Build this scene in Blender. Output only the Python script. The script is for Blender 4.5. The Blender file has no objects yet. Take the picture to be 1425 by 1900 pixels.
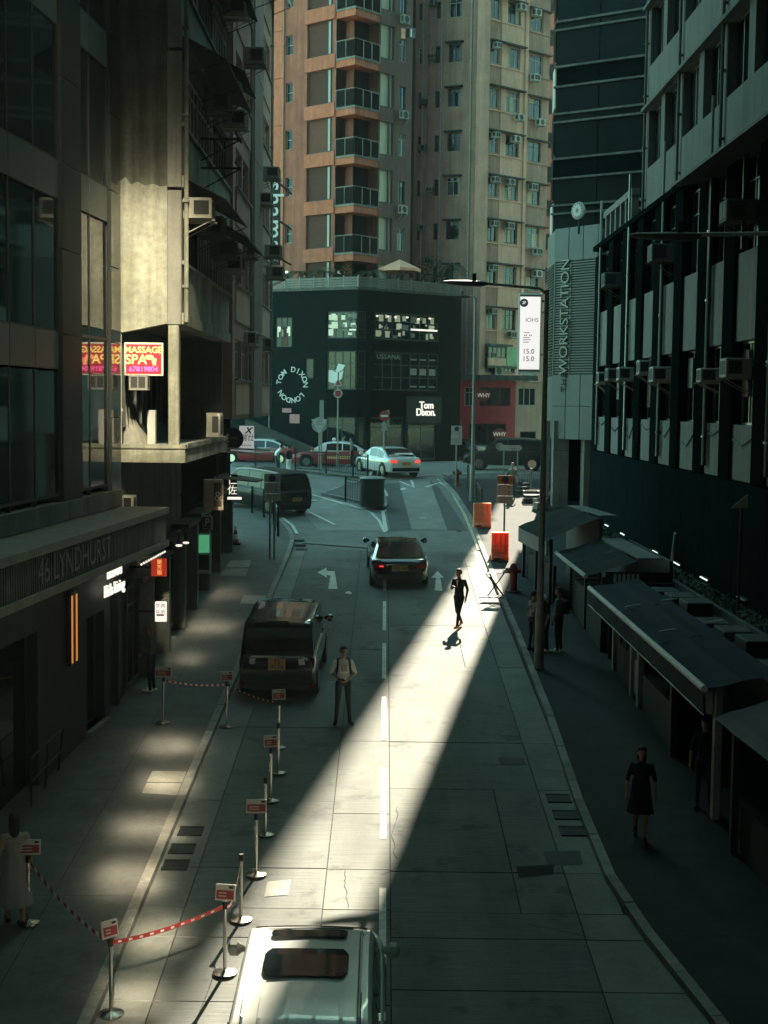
import bpy, math, random
from mathutils import Vector, Matrix
random.seed(11)
S = bpy.context.scene
COL = S.collection
pi = math.pi
rad = math.radians

# ------------------------------------------------------------------ camera
F, CX, CY = 2550.0, 712.5, 950.0          # focal length and centre in photo pixels
CAMP = Vector((0, 0, 8.9))
PITCH, ROLL = math.atan(200 / F), 0.012
CR = Matrix.Rotation(pi / 2 - PITCH, 3, 'X') @ Matrix.Rotation(ROLL, 3, 'Z')
cam_data = bpy.data.cameras.new('camera')
cam = bpy.data.objects.new('camera', cam_data)
COL.objects.link(cam)
cam.location = CAMP
cam.rotation_euler = CR.to_euler()
cam_data.sensor_fit = 'HORIZONTAL'
cam_data.sensor_width = 36
cam_data.lens = 36 * F / 1425
cam_data.clip_start = 0.1
cam_data.clip_end = 1000
S.camera = cam

# ------------------------------------------------------------------ sky and sun
SUN_AZ, SUN_EL = rad(9.6), rad(36.5)      # azimuth to the right of straight ahead
world = bpy.data.worlds.new('World')
S.world = world
world.use_nodes = True
wn = world.node_tree
wn.nodes.clear()
sky = wn.nodes.new('ShaderNodeTexSky')
sky.sky_type = 'NISHITA'
sky.sun_disc = False
sky.sun_elevation = SUN_EL
sky.sun_rotation = SUN_AZ
tint = wn.nodes.new('ShaderNodeMix')
tint.data_type = 'RGBA'
tint.blend_type = 'MULTIPLY'
tint.inputs[0].default_value = 1.0
tint.inputs[7].default_value = (0.56, 0.96, 0.69, 1)
bgn = wn.nodes.new('ShaderNodeBackground')
bgn.inputs[1].default_value = 0.15
wo = wn.nodes.new('ShaderNodeOutputWorld')
wn.links.new(sky.outputs[0], tint.inputs[6])
wn.links.new(tint.outputs[2], bgn.inputs[0])
wn.links.new(bgn.outputs[0], wo.inputs[0])
sl = bpy.data.lights.new('sun', 'SUN')
sl.energy = 5.0
sl.angle = rad(0.5)
sl.color = (1.0, 0.905, 0.72)
sun = bpy.data.objects.new('sun', sl)
COL.objects.link(sun)
sd = Vector((-math.sin(SUN_AZ) * math.cos(SUN_EL), -math.cos(SUN_AZ) * math.cos(SUN_EL), -math.sin(SUN_EL)))
sun.rotation_euler = sd.to_track_quat('-Z', 'Y').to_euler()
sun.location = (20, 90, 90)
S.view_settings.view_transform = 'Standard'
S.view_settings.look = 'None'
S.view_settings.exposure = 2.4
S.view_settings.gamma = 1
S.view_settings.use_curve_mapping = False
S.render.engine = 'CYCLES'
S.cycles.max_bounces = 6
S.cycles.diffuse_bounces = 3
S.cycles.glossy_bounces = 3
S.cycles.transmission_bounces = 4
S.cycles.sample_clamp_indirect = 0
S.cycles.use_guiding = True
S.cycles.use_surface_guiding = True
S.cycles.caustics_reflective = True
S.cycles.blur_glossy = 0.0
S.cycles.use_denoising = True

# ------------------------------------------------------------------ photo pixel -> place
def ray(px, py):
    return CR @ Vector(((px - CX) / F, -(py - CY) / F, -1))
def at(px, py, y):                         # point seen at that pixel, y metres ahead
    d = ray(px, py)
    return CAMP + d * (y / d.y)
def ground(y):                             # the street climbs away from the camera
    if y < 38: return 0.06 * y
    if y < 69: return 0.06 * y + 0.00098 * (y - 38) ** 2
    z0 = 0.06 * 69 + 0.00098 * 31 ** 2
    return z0 + 0.30 * (1 - math.exp(-(y - 69) * 0.12 / 0.30))
def gp(px, py, dz=0.0):                    # where that pixel meets the ground
    d = ray(px, py)
    lo, hi = 5.0, 140.0
    for _ in range(50):
        m = (lo + hi) / 2
        p = CAMP + d * (m / d.y)
        if p.z > ground(m) + dz: lo = m
        else: hi = m
    return CAMP + d * (lo / d.y)
def G(x, y, dz=0.0): return Vector((x, y, ground(y) + dz))

# ------------------------------------------------------------------ mesh builder
class MB:
    def __init__(s, M=None):
        s.v, s.f, s.mi, s.M, s.cur = [], [], [], M, 0
    def add(s, vs, fs):
        b = len(s.v)
        if s.M is not None: vs = [s.M @ Vector(v) for v in vs]
        s.v += [tuple(v) for v in vs]
        s.f += [tuple(i + b for i in f) for f in fs]
        s.mi += [s.cur] * len(fs)
        return s
    def box(s, x0, x1, y0, y1, z0, z1):
        return s.add([(x0, y0, z0), (x1, y0, z0), (x1, y1, z0), (x0, y1, z0), (x0, y0, z1), (x1, y0, z1), (x1, y1, z1), (x0, y1, z1)],
                     [(0, 3, 2, 1), (4, 5, 6, 7), (0, 1, 5, 4), (1, 2, 6, 5), (2, 3, 7, 6), (3, 0, 4, 7)])
    def bbox(s, x0, x1, y0, y1, z0, z1, b):            # box with chamfered vertical and top edges
        o = [(x0 + b, y0), (x1 - b, y0), (x1, y0 + b), (x1, y1 - b), (x1 - b, y1), (x0 + b, y1), (x0, y1 - b), (x0, y0 + b)]
        cx, cy = (x0 + x1) / 2, (y0 + y1) / 2
        def ins(p): return (p[0] + (b if p[0] < cx else -b), p[1] + (b if p[1] < cy else -b))
        vs = [(p[0], p[1], z0) for p in o] + [(p[0], p[1], z1 - b) for p in o] + [(ins(p)[0], ins(p)[1], z1) for p in o]
        fs = [tuple(range(7, -1, -1)), tuple(range(16, 24))]
        for k in (0, 8):
            for i in range(8): fs.append((k + i, k + (i + 1) % 8, k + 8 + (i + 1) % 8, k + 8 + i))
        return s.add(vs, fs)
    def quad(s, a, b, c, d): return s.add([a, b, c, d], [(0, 1, 2, 3)])
    def hexa(s, bot, top):                              # four bottom and four top corners
        return s.add(list(bot) + list(top), [(3, 2, 1, 0), (4, 5, 6, 7), (0, 1, 5, 4), (1, 2, 6, 5), (2, 3, 7, 6), (3, 0, 4, 7)])
    def prism(s, pts, vec):                             # 3-D outline swept by vec
        n = len(pts); vec = Vector(vec)
        return s.add([Vector(p) for p in pts] + [Vector(p) + vec for p in pts],
                     [tuple(range(n - 1, -1, -1)), tuple(range(n, 2 * n))] + [(i, (i + 1) % n, n + (i + 1) % n, n + i) for i in range(n)])
    def cyl(s, p0, p1, r0, r1=None, n=10, caps=True):
        p0, p1 = Vector(p0), Vector(p1)
        r1 = r0 if r1 is None else r1
        z = (p1 - p0).normalized()
        x = z.orthogonal().normalized(); y = z.cross(x)
        vs = []
        for p, r in ((p0, r0), (p1, r1)):
            vs += [p + (x * math.cos(2 * pi * i / n) + y * math.sin(2 * pi * i / n)) * r for i in range(n)]
        fs = [(i, (i + 1) % n, n + (i + 1) % n, n + i) for i in range(n)]
        if caps: fs += [tuple(range(n - 1, -1, -1)), tuple(range(n, 2 * n))]
        return s.add(vs, fs)
    def tube(s, pts, r, n=8):
        for a, b in zip(pts[:-1], pts[1:]): s.cyl(a, b, r, None, n)
        return s
    def lathe(s, prof, c=(0, 0, 0), n=20, axis='Z'):
        c = Vector(c); vs = []
        for r, h in prof:
            for i in range(n):
                a = 2 * pi * i / n
                if axis == 'Z': vs.append(c + Vector((r * math.cos(a), r * math.sin(a), h)))
                elif axis == 'X': vs.append(c + Vector((h, r * math.cos(a), r * math.sin(a))))
                else: vs.append(c + Vector((r * math.cos(a), h, -r * math.sin(a))))
        fs = []
        for k in range(len(prof) - 1):
            for i in range(n): fs.append((k * n + i, k * n + (i + 1) % n, (k + 1) * n + (i + 1) % n, (k + 1) * n + i))
        if prof[0][0] > 1e-6: fs.append(tuple(range(n - 1, -1, -1)))
        if prof[-1][0] > 1e-6: fs.append(tuple((len(prof) - 1) * n + i for i in range(n)))
        return s.add(vs, fs)
    def loft(s, rings, caps=True):
        n = len(rings[0]); vs = [p for r in rings for p in r]; fs = []
        for k in range(len(rings) - 1):
            for i in range(n): fs.append((k * n + i, k * n + (i + 1) % n, (k + 1) * n + (i + 1) % n, (k + 1) * n + i))
        if caps: fs += [tuple(range(n - 1, -1, -1)), tuple((len(rings) - 1) * n + i for i in range(n))]
        return s.add(vs, fs)
    def strip(s, A, B):                                 # surface between two polylines
        n = len(A)
        return s.add(list(A) + list(B), [(i, i + 1, n + i + 1, n + i) for i in range(n - 1)])
    def mesh(s, name, mats, smooth=False):
        me = bpy.data.meshes.new(name)
        me.from_pydata(s.v, [], s.f)
        for m in (mats if isinstance(mats, (list, tuple)) else [mats]): me.materials.append(m)
        if isinstance(mats, (list, tuple)) and len(mats) > 1: me.polygons.foreach_set('material_index', s.mi)
        if smooth:
            me.polygons.foreach_set('use_smooth', [True] * len(me.polygons))
            try: me.set_sharp_from_angle(angle=rad(38))
            except Exception: pass
        me.update()
        return me
    def build(s, name, mats, parent=None, M=None, smooth=False):
        return put(s.mesh(name, mats, smooth), name, parent, M)

def put(me, name, parent=None, M=None):
    o = bpy.data.objects.new(name, me)
    COL.objects.link(o)
    if parent is not None: o.parent = parent
    if M is not None: o.matrix_local = M
    return o
def thing(name, label, cat, loc=(0, 0, 0), rz=0.0, group=None):
    o = bpy.data.objects.new(name, None)
    COL.objects.link(o)
    o.empty_display_size = 0.3
    o.location = loc
    o.rotation_euler = (0, 0, rz)
    return tag(o, label, cat, group)
def tag(o, label, cat, group=None):
    o['label'] = label; o['category'] = cat
    if group: o['group'] = group
    return o
def structure(o, kind='structure'):
    o['kind'] = kind
    return o
def dup(root, loc, rz, label, group=None):
    r = root.copy(); COL.objects.link(r)
    r.location = loc; r.rotation_euler = (0, 0, rz); r['label'] = label
    if group: r['group'] = group
    for ch in list(root.children):
        c = ch.copy(); COL.objects.link(c); c.parent = r
        for g in list(ch.children):
            d = g.copy(); COL.objects.link(d); d.parent = c
    return r
def T(x, y, z): return Matrix.Translation((x, y, z))
def RZ(a): return Matrix.Rotation(a, 4, 'Z')
def FM(p, u, z=0.0):
    """facade frame at p: local x runs along u (to the right for someone facing the facade), local y into the wall, z up"""
    u = Vector((u[0], u[1])).normalized()
    return Matrix(((u.x, -u.y, 0, p[0]), (u.y, u.x, 0, p[1]), (0, 0, 1, z), (0, 0, 0, 1)))

# ------------------------------------------------------------------ materials
def mat(name, col, rough=0.75, var=0.25, scale=1.5, bump=0.0, bscale=30.0, metal=0.0, streak=0.0, spec=0.4, emit=0.0, stretch=None, vary=0.0, col2=None, coat=0.0):
    m = bpy.data.materials.new(name)
    m.use_nodes = True
    nt = m.node_tree
    b = nt.nodes['Principled BSDF']
    b.inputs['Roughness'].default_value = rough
    b.inputs['Metallic'].default_value = metal
    b.inputs['Specular IOR Level'].default_value = spec
    if coat: b.inputs['Coat Weight'].default_value = coat; b.inputs['Coat Roughness'].default_value = 0.05
    c4 = (*col, 1)
    if emit:
        b.inputs['Base Color'].default_value = c4
        b.inputs['Emission Color'].default_value = c4
        b.inputs['Emission Strength'].default_value = emit
        return m
    geo = nt.nodes.new('ShaderNodeNewGeometry')
    def noise(sc, st=None, detail=6):
        n = nt.nodes.new('ShaderNodeTexNoise')
        n.inputs['Scale'].default_value = sc
        n.inputs['Detail'].default_value = detail
        n.inputs['Roughness'].default_value = 0.62
        src = geo.outputs['Position']
        if st:
            mp = nt.nodes.new('ShaderNodeMapping')
            mp.inputs['Scale'].default_value = st
            nt.links.new(src, mp.inputs[0]); src = mp.outputs[0]
        nt.links.new(src, n.inputs['Vector'])
        return n
    def mul(a, fac_socket, lo, hi):
        r = nt.nodes.new('ShaderNodeMapRange')
        r.inputs[1].default_value = 0.28; r.inputs[2].default_value = 0.72
        r.inputs[3].default_value = lo; r.inputs[4].default_value = hi
        nt.links.new(fac_socket, r.inputs[0])
        v = nt.nodes.new('ShaderNodeVectorMath'); v.operation = 'SCALE'
        if isinstance(a, tuple): v.inputs[0].default_value = a[:3]
        else: nt.links.new(a, v.inputs[0])
        nt.links.new(r.outputs[0], v.inputs[3])
        return v.outputs[0]
    cur = c4
    if col2 is not None:
        n0 = noise(scale * 0.7)
        rp = nt.nodes.new('ShaderNodeMapRange')
        rp.inputs[1].default_value = 0.42; rp.inputs[2].default_value = 0.6
        nt.links.new(n0.outputs[0], rp.inputs[0])
        mx = nt.nodes.new('ShaderNodeMix'); mx.data_type = 'RGBA'
        mx.inputs[6].default_value = c4; mx.inputs[7].default_value = (*col2, 1)
        nt.links.new(rp.outputs[0], mx.inputs[0])
        cur = mx.outputs[2]
    if var:
        cur = mul(cur, noise(scale, stretch).outputs[0], 1 - var, 1 + var)
        cur = mul(cur, noise(scale * 9, stretch).outputs[0], 1 - var * 0.5, 1 + var * 0.5)
    if streak:
        cur = mul(cur, noise(2.2, (1.6, 1.6, 0.12)).outputs[0], 1 - streak, 1 + streak * 0.35)
    if vary:
        oi = nt.nodes.new('ShaderNodeObjectInfo')
        r = nt.nodes.new('ShaderNodeMapRange')
        r.inputs[3].default_value = 1 - vary; r.inputs[4].default_value = 1 + vary
        nt.links.new(oi.outputs['Random'], r.inputs[0])
        v = nt.nodes.new('ShaderNodeVectorMath'); v.operation = 'SCALE'
        if isinstance(cur, tuple): v.inputs[0].default_value = cur[:3]
        else: nt.links.new(cur, v.inputs[0])
        nt.links.new(r.outputs[0], v.inputs[3]); cur = v.outputs[0]
    if isinstance(cur, tuple): b.inputs['Base Color'].default_value = cur
    else: nt.links.new(cur, b.inputs['Base Color'])
    if bump:
        bn = nt.nodes.new('ShaderNodeBump')
        bn.inputs['Strength'].default_value = bump
        bn.inputs['Distance'].default_value = 0.02
        nt.links.new(noise(bscale, stretch).outputs[0], bn.inputs['Height'])
        nt.links.new(bn.outputs[0], b.inputs['Normal'])
    return m

def road_mat():
    """tined concrete: fine transverse ridges, tyre-worn tracks, blotchy oil stains, grit"""
    m = bpy.data.materials.new('road_concrete'); m.use_nodes = True
    nt = m.node_tree; b = nt.nodes['Principled BSDF']
    b.inputs['Roughness'].default_value = 0.86; b.inputs['Specular IOR Level'].default_value = 0.35
    geo = nt.nodes.new('ShaderNodeNewGeometry')
    def noise(scale, st, detail=5, rough=0.6):
        mp = nt.nodes.new('ShaderNodeMapping'); mp.inputs['Scale'].default_value = st
        n = nt.nodes.new('ShaderNodeTexNoise'); n.inputs['Scale'].default_value = scale; n.inputs['Detail'].default_value = detail; n.inputs['Roughness'].default_value = rough
        nt.links.new(geo.outputs['Position'], mp.inputs[0]); nt.links.new(mp.outputs[0], n.inputs['Vector'])
        return n.outputs[0]
    cur = None
    def mul(f, a, c, lo, hi):
        nonlocal cur
        r = nt.nodes.new('ShaderNodeMapRange'); r.inputs[1].default_value = a; r.inputs[2].default_value = c; r.inputs[3].default_value = lo; r.inputs[4].default_value = hi
        nt.links.new(f, r.inputs[0])
        v = nt.nodes.new('ShaderNodeVectorMath'); v.operation = 'SCALE'
        if cur is None: v.inputs[0].default_value = (0.135, 0.142, 0.126)
        else: nt.links.new(cur, v.inputs[0])
        nt.links.new(r.outputs[0], v.inputs[3]); cur = v.outputs[0]
    mul(noise(0.5, (1, .6, 1)), .3, .7, .78, 1.18)          # slab to slab weathering
    mul(noise(1.4, (1, .12, 1)), .35, .65, .80, 1.10)       # tyre worn tracks
    mul(noise(1.1, (1, 1, 1), 7, .7), .55, .66, 1.0, .58)   # stains
    tine = noise(1.0, (1.3, 26, 1), 4, .65)
    mul(tine, .3, .7, .80, 1.16)                            # transverse ridges
    mul(noise(70, (1, 1, 1), 3), .3, .7, .84, 1.14)         # grit
    oi = nt.nodes.new('ShaderNodeObjectInfo'); mul(oi.outputs['Random'], 0, 1, .90, 1.10)
    nt.links.new(cur, b.inputs['Base Color'])
    bn = nt.nodes.new('ShaderNodeBump'); bn.inputs['Strength'].default_value = 0.7; bn.inputs['Distance'].default_value = 0.012
    nt.links.new(tine, bn.inputs['Height']); nt.links.new(bn.outputs[0], b.inputs['Normal'])
    return m

M = {}
M['slab'] = road_mat()
M['slab_edge'] = mat('gutter_concrete', (0.175, 0.18, 0.155), 0.85, 0.25, 1.2, 0.3, 40, vary=0.10)
M['joint'] = mat('joint_tar', (0.018, 0.018, 0.016), 0.9, 0.3, 4)
M['asphalt'] = mat('asphalt', (0.18, 0.18, 0.155), 0.9, 0.22, 1.1, 0.35, 60)
M['asphalt_dark'] = mat('asphalt_patch', (0.085, 0.09, 0.082), 0.9, 0.2, 1.4, 0.35, 60)
M['asphalt_pale'] = mat('asphalt_pale', (0.24, 0.235, 0.20), 0.9, 0.2, 1.2, 0.3, 60)
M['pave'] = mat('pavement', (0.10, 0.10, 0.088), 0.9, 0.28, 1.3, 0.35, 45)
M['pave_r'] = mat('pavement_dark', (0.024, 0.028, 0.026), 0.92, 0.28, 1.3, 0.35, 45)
M['cover'] = mat('cover_concrete', (0.26, 0.25, 0.21), 0.85, 0.3, 2.5, 0.2, 60, vary=0.15)
M['kerb'] = mat('kerb_granite', (0.22, 0.21, 0.18), 0.85, 0.3, 5, 0.3, 60, vary=0.22)
M['paint'] = mat('road_paint', (0.62, 0.60, 0.52), 0.8, 0.3, 6)
M['paint_y'] = mat('road_paint_edge', (0.50, 0.44, 0.30), 0.8, 0.3, 6)
M['iron'] = mat('cast_iron', (0.035, 0.036, 0.034), 0.6, 0.3, 8, metal=0.5)
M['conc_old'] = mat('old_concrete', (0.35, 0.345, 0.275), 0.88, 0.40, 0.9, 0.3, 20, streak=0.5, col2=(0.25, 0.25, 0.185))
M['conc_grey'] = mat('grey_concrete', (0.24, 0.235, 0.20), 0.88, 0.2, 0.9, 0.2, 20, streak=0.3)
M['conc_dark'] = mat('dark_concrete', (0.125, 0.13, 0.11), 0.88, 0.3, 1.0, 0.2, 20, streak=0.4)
M['pink'] = mat('pink_render', (0.46, 0.30, 0.24), 0.88, 0.15, 0.8, 0.15, 20, streak=0.25)
M['pink_grey'] = mat('grey_pink_render', (0.27, 0.205, 0.175), 0.88, 0.15, 0.8, 0.15, 20, streak=0.25)
M['panel_pale'] = mat('pale_panel', (0.58, 0.42, 0.31), 0.8, 0.15, 1.0, streak=0.2)
M['stone'] = mat('canopy_stone', (0.21, 0.20, 0.165), 0.8, 0.22, 2.0, 0.15, 40)
M['cladding'] = mat('brown_cladding', (0.048, 0.056, 0.049), 0.6, 0.15, 1.5, spec=0.25)
M['polished'] = mat('polished_stone', (0.045, 0.048, 0.042), 0.10, 0.15, 1.5, spec=0.7)
M['panel_grey'] = mat('spandrel_panel', (0.135, 0.15, 0.135), 0.45, 0.12, 1.0, vary=0.12)
M['black_clad'] = mat('black_cladding', (0.010, 0.017, 0.016), 0.8, 0.25, 1.5, spec=0.0)
M['dark_tile'] = mat('dark_tile', (0.007, 0.010, 0.0095), 0.8, 0.25, 3.0, vary=0.15, spec=0.0)
M['spandrel_lt'] = mat('light_spandrel', (0.19, 0.18, 0.155), 0.85, 0.15, 1.2, streak=0.25)
M['conc_up'] = mat('upper_concrete', (0.15, 0.148, 0.126), 0.88, 0.15, 0.9, streak=0.25)
M['orange'] = mat('orange_tile', (0.54, 0.145, 0.065), 0.6, 0.2, 2.0, streak=0.3)
M['brown'] = mat('brown_render', (0.38, 0.13, 0.08), 0.85, 0.2, 1.0, streak=0.4)
M['taupe'] = mat('taupe_render', (0.50, 0.295, 0.215), 0.88, 0.2, 0.8, streak=0.35)
M['cream'] = mat('cream_render', (0.86, 0.50, 0.35), 0.85, 0.16, 0.8, streak=0.25)
M['grey_wall'] = mat('grey_render', (0.19, 0.115, 0.09), 0.88, 0.15, 1.0, streak=0.25)
M['ledge'] = mat('stained_ledge', (0.06, 0.055, 0.05), 0.9, 0.3, 3)
M['red_wall'] = mat('red_shopfront', (0.75, 0.085, 0.095), 0.6, 0.12, 1.5, streak=0.15)
M['green_panel'] = mat('green_panel', (0.25, 0.42, 0.20), 0.6, 0.2, 2.0)
M['glass'] = mat('window_glass', (0.010, 0.016, 0.016), 0.06, 0.2, 2.0, spec=0.45)
M['glass_office'] = mat('office_glass', (0.020, 0.036, 0.035), 0.05, 0.25, 0.7, spec=0.55)
M['glass_soft'] = mat('dusty_glass', (0.026, 0.032, 0.028), 0.2, 0.3, 1.2, spec=0.4)
M['rail_glass'] = mat('smoked_railing_glass', (0.022, 0.020, 0.017), 0.85, 0.2, 2.0, spec=0.0)
M['glass_ref'] = mat('tower_glass', (0.010, 0.013, 0.012), 0.3, 0.3, 1.0, spec=0.05)
M['blind'] = mat('window_blind', (0.13, 0.052, 0.032), 0.8, 0.2, 2.0, stretch=(1, 1, 8), vary=0.35)
M['curtain'] = mat('curtain', (0.66, 0.60, 0.42), 0.8, 0.22, 3.0, stretch=(6, 6, 0.3), vary=0.12)
M['frame_w'] = mat('white_frame', (0.52, 0.50, 0.43), 0.6, 0.2, 4.0)
M['frame_d'] = mat('dark_frame', (0.05, 0.055, 0.05), 0.5, 0.2, 4.0)
M['frame_al'] = mat('aluminium', (0.28, 0.29, 0.27), 0.4, 0.15, 4.0, metal=0.6)
M['steel'] = mat('stainless_steel', (0.55, 0.54, 0.50), 0.22, 0.1, 5.0, metal=1.0)
M['galv'] = mat('galvanised_pole', (0.26, 0.265, 0.24), 0.55, 0.25, 3.0, metal=0.3)
M['galv_dark'] = mat('dark_pole', (0.055, 0.06, 0.055), 0.55, 0.25, 3.0, metal=0.3)
M['rail'] = mat('green_railing', (0.02, 0.032, 0.028), 0.5, 0.2, 4.0)
M['ac'] = mat('ac_casing', (0.42, 0.40, 0.33), 0.6, 0.2, 3.0, vary=0.25)
M['ac_dark'] = mat('ac_grille', (0.035, 0.036, 0.033), 0.7, 0.2, 5.0)
M['tin'] = mat('awning_tin', (0.028, 0.03, 0.028), 0.7, 0.3, 3.0)
M['canvas_b'] = mat('blue_canvas', (0.005, 0.012, 0.024), 0.8, 0.25, 2.0, 0.2, 15, spec=0.15)
M['canvas_g'] = mat('grey_green_tarp', (0.024, 0.029, 0.026), 0.85, 0.35, 1.6, 0.5, 10, spec=0.05)
M['tin_sheet'] = mat('tin_sheet', (0.13, 0.13, 0.11), 0.7, 0.3, 3.0, 0.3, 20)
M['white_tube'] = mat('white_roller', (0.55, 0.53, 0.47), 0.6, 0.2, 6.0)
M['stall_white'] = mat('painted_post', (0.40, 0.39, 0.34), 0.7, 0.25, 3.0, streak=0.2)
M['stall_dark'] = mat('stall_metal', (0.04, 0.042, 0.036), 0.7, 0.3, 2.0)
M['wall_dark'] = mat('planter_wall', (0.045, 0.044, 0.036), 0.9, 0.3, 1.5, streak=0.3)
M['soil'] = mat('soil', (0.02, 0.024, 0.016), 0.95, 0.3, 3.0)
M['leaf'] = mat('foliage', (0.055, 0.085, 0.038), 0.6, 0.35, 5.0, vary=0.25)
M['leaf_dark'] = mat('dark_foliage', (0.022, 0.04, 0.022), 0.65, 0.35, 5.0, vary=0.25)
M['bark'] = mat('stem', (0.07, 0.055, 0.035), 0.9, 0.3, 6.0)
M['plastic_or'] = mat('orange_plastic', (0.85, 0.19, 0.085), 0.55, 0.12, 3.0)
M['plastic_or2'] = mat('faded_orange_plastic', (0.85, 0.32, 0.14), 0.6, 0.12, 3.0)
for n_ in ('plastic_or', 'plastic_or2'):       # thin moulded plastic lets the sun glow through
    bs_ = M[n_].node_tree.nodes['Principled BSDF']
    bs_.inputs['Subsurface Weight'].default_value = 0.6
    bs_.inputs['Subsurface Radius'].default_value = (0.5, 0.2, 0.1)
    bs_.inputs['Subsurface Scale'].default_value = 0.5
M['hydrant'] = mat('hydrant_red', (0.16, 0.035, 0.025), 0.6, 0.25, 6.0)
M['rubber'] = mat('rubber', (0.014, 0.014, 0.014), 0.85, 0.2, 6.0)
M['chrome'] = mat('chrome', (0.65, 0.66, 0.64), 0.12, 0.0, 1, metal=1.0)
M['carblack'] = mat('black_car_paint', (0.008, 0.011, 0.012), 0.18, 0.1, 3.0, spec=0.6, coat=1.0)
M['cargreen'] = mat('dark_grey_car_paint', (0.014, 0.020, 0.019), 0.3, 0.1, 3.0, spec=0.3, coat=0.15)
M['carwhite'] = mat('white_car_paint', (0.62, 0.60, 0.54), 0.25, 0.06, 2.0, spec=0.5, coat=0.8)
M['carsilver'] = mat('pale_car_paint', (0.56, 0.555, 0.50), 0.28, 0.06, 1.5, spec=0.5, coat=0.7)
M['taxired'] = mat('taxi_red', (0.30, 0.03, 0.035), 0.3, 0.08, 2.0, coat=0.8)
M['carglass'] = mat('car_glass', (0.008, 0.011, 0.012), 0.05, 0.0, 1, spec=0.55)
M['carglass_glare'] = mat('glare_painted_glass', (0.32, 0.33, 0.31), 0.08, 0.1, 2, spec=0.9)  # sky reflection on the taxi windscreen painted as a pale base colour
M['lamp_red'] = mat('tail_lamp', (0.20, 0.012, 0.012), 0.15, 0.0, 1)
M['lamp_red_on'] = mat('brake_lamp_lit', (1.0, 0.07, 0.05), 0.2, emit=0.16)
M['lamp_clear'] = mat('clear_lamp', (0.55, 0.55, 0.52), 0.1, 0.0, 1, spec=0.9)
M['plate_y'] = mat('yellow_plate', (0.62, 0.33, 0.12), 0.5, 0.05, 3)
M['ink'] = mat('black_ink', (0.012, 0.012, 0.012), 0.6, 0.0, 1)
M['ink_blue'] = mat('navy_ink', (0.012, 0.02, 0.09), 0.6, 0.0, 1)
M['sign_w'] = mat('sign_white', (0.48, 0.46, 0.41), 0.5, 0.08, 4)
M['sign_g'] = mat('sign_grey', (0.30, 0.30, 0.27), 0.5, 0.15, 4)
M['sign_red'] = mat('sign_red', (0.30, 0.045, 0.04), 0.5, 0.1, 4)
M['sign_orange'] = mat('sign_orange', (0.45, 0.20, 0.06), 0.5, 0.1, 4)
M['letter_w'] = mat('white_letters', (0.72, 0.70, 0.64), 0.5, 0.0, 1)
M['letter_g'] = mat('bronze_letters', (0.20, 0.195, 0.165), 0.4, 0.1, 4, metal=0.4)
M['lit_faint'] = mat('lit_faint', (1.0, 0.86, 0.62), 0.5, emit=0.012)
M['letter_dim'] = mat('dull_bronze_letters', (0.10, 0.10, 0.085), 0.5, 0.1, 4)
M['pink_plate'] = mat('pink_notice', (0.55, 0.22, 0.22), 0.6, 0.1, 4)
M['lit_w'] = mat('lit_white', (1.0, 0.93, 0.80), 0.5, emit=0.2)
M['lit_dim'] = mat('lit_dim', (1.0, 0.90, 0.70), 0.5, emit=0.04)
M['lit_tube'] = mat('lit_tube', (0.86, 1.0, 0.90), 0.5, emit=0.22)
M['lit_orange'] = mat('lit_orange', (1.0, 0.38, 0.10), 0.5, emit=0.10)
M['lit_panel'] = mat('lit_sign_panel', (0.85, 0.86, 0.84), 0.5, emit=0.075)
M['lit_screen'] = mat('lit_screen', (1.0, 0.84, 0.82), 0.5, emit=0.15)
M['lit_red'] = mat('lit_red_sign', (0.85, 0.06, 0.03), 0.5, emit=0.07)
M['lit_crimson'] = mat('lit_crimson_sign', (0.36, 0.012, 0.030), 0.5, emit=0.09)
M['lit_yellow'] = mat('lit_yellow_letters', (1.0, 0.82, 0.22), 0.5, emit=0.12)
M['lit_pink'] = mat('lit_pink_letters', (1.0, 0.14, 0.55), 0.5, emit=0.10)
M['lit_skin'] = mat('lit_foot_shape', (1.0, 0.36, 0.18), 0.5, emit=0.10)
M['lit_green'] = mat('lit_green_board', (0.12, 0.60, 0.28), 0.5, emit=0.09)
M['skin'] = mat('skin', (0.38, 0.22, 0.15), 0.6, 0.06, 6)
M['hair'] = mat('hair', (0.018, 0.014, 0.012), 0.7, 0.2, 12)
M['hair_fair'] = mat('fair_hair', (0.20, 0.14, 0.08), 0.7, 0.2, 12)
M['cl_white'] = mat('white_cotton', (0.88, 0.85, 0.80), 0.85, 0.1, 6)
M['cl_black'] = mat('black_cloth', (0.014, 0.016, 0.018), 0.85, 0.15, 6)
M['cl_denim'] = mat('dark_denim', (0.035, 0.045, 0.055), 0.85, 0.2, 6)
M['cl_camo'] = mat('camouflage_cloth', (0.16, 0.15, 0.11), 0.85, 0.1, 9, col2=(0.03, 0.032, 0.022))
M['cl_pale'] = mat('pale_dress', (0.30, 0.29, 0.26), 0.85, 0.1, 6, stretch=(8, 8, .4))
M['conc_stain_unlit'] = mat('stained_unlit_concrete', (0.125, 0.13, 0.10), 0.9, 0.35, 1.1, 0.3, 20, streak=0.6)
M['cl_grey'] = mat('grey_cloth', (0.16, 0.16, 0.145), 0.85, 0.15, 6)
M['cl_check'] = mat('checked_cloth', (0.34, 0.33, 0.29), 0.85, 0.1, 14, col2=(0.10, 0.10, 0.09))
M['shoe_or'] = mat('orange_shoe', (0.62, 0.22, 0.06), 0.6, 0.1, 6)
M['tape_red'] = mat('red_tape', (0.45, 0.045, 0.04), 0.5, 0.1, 5)
M['umbrella'] = mat('salmon_canvas', (0.95, 0.46, 0.28), 0.8, 0.1, 3)
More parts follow.
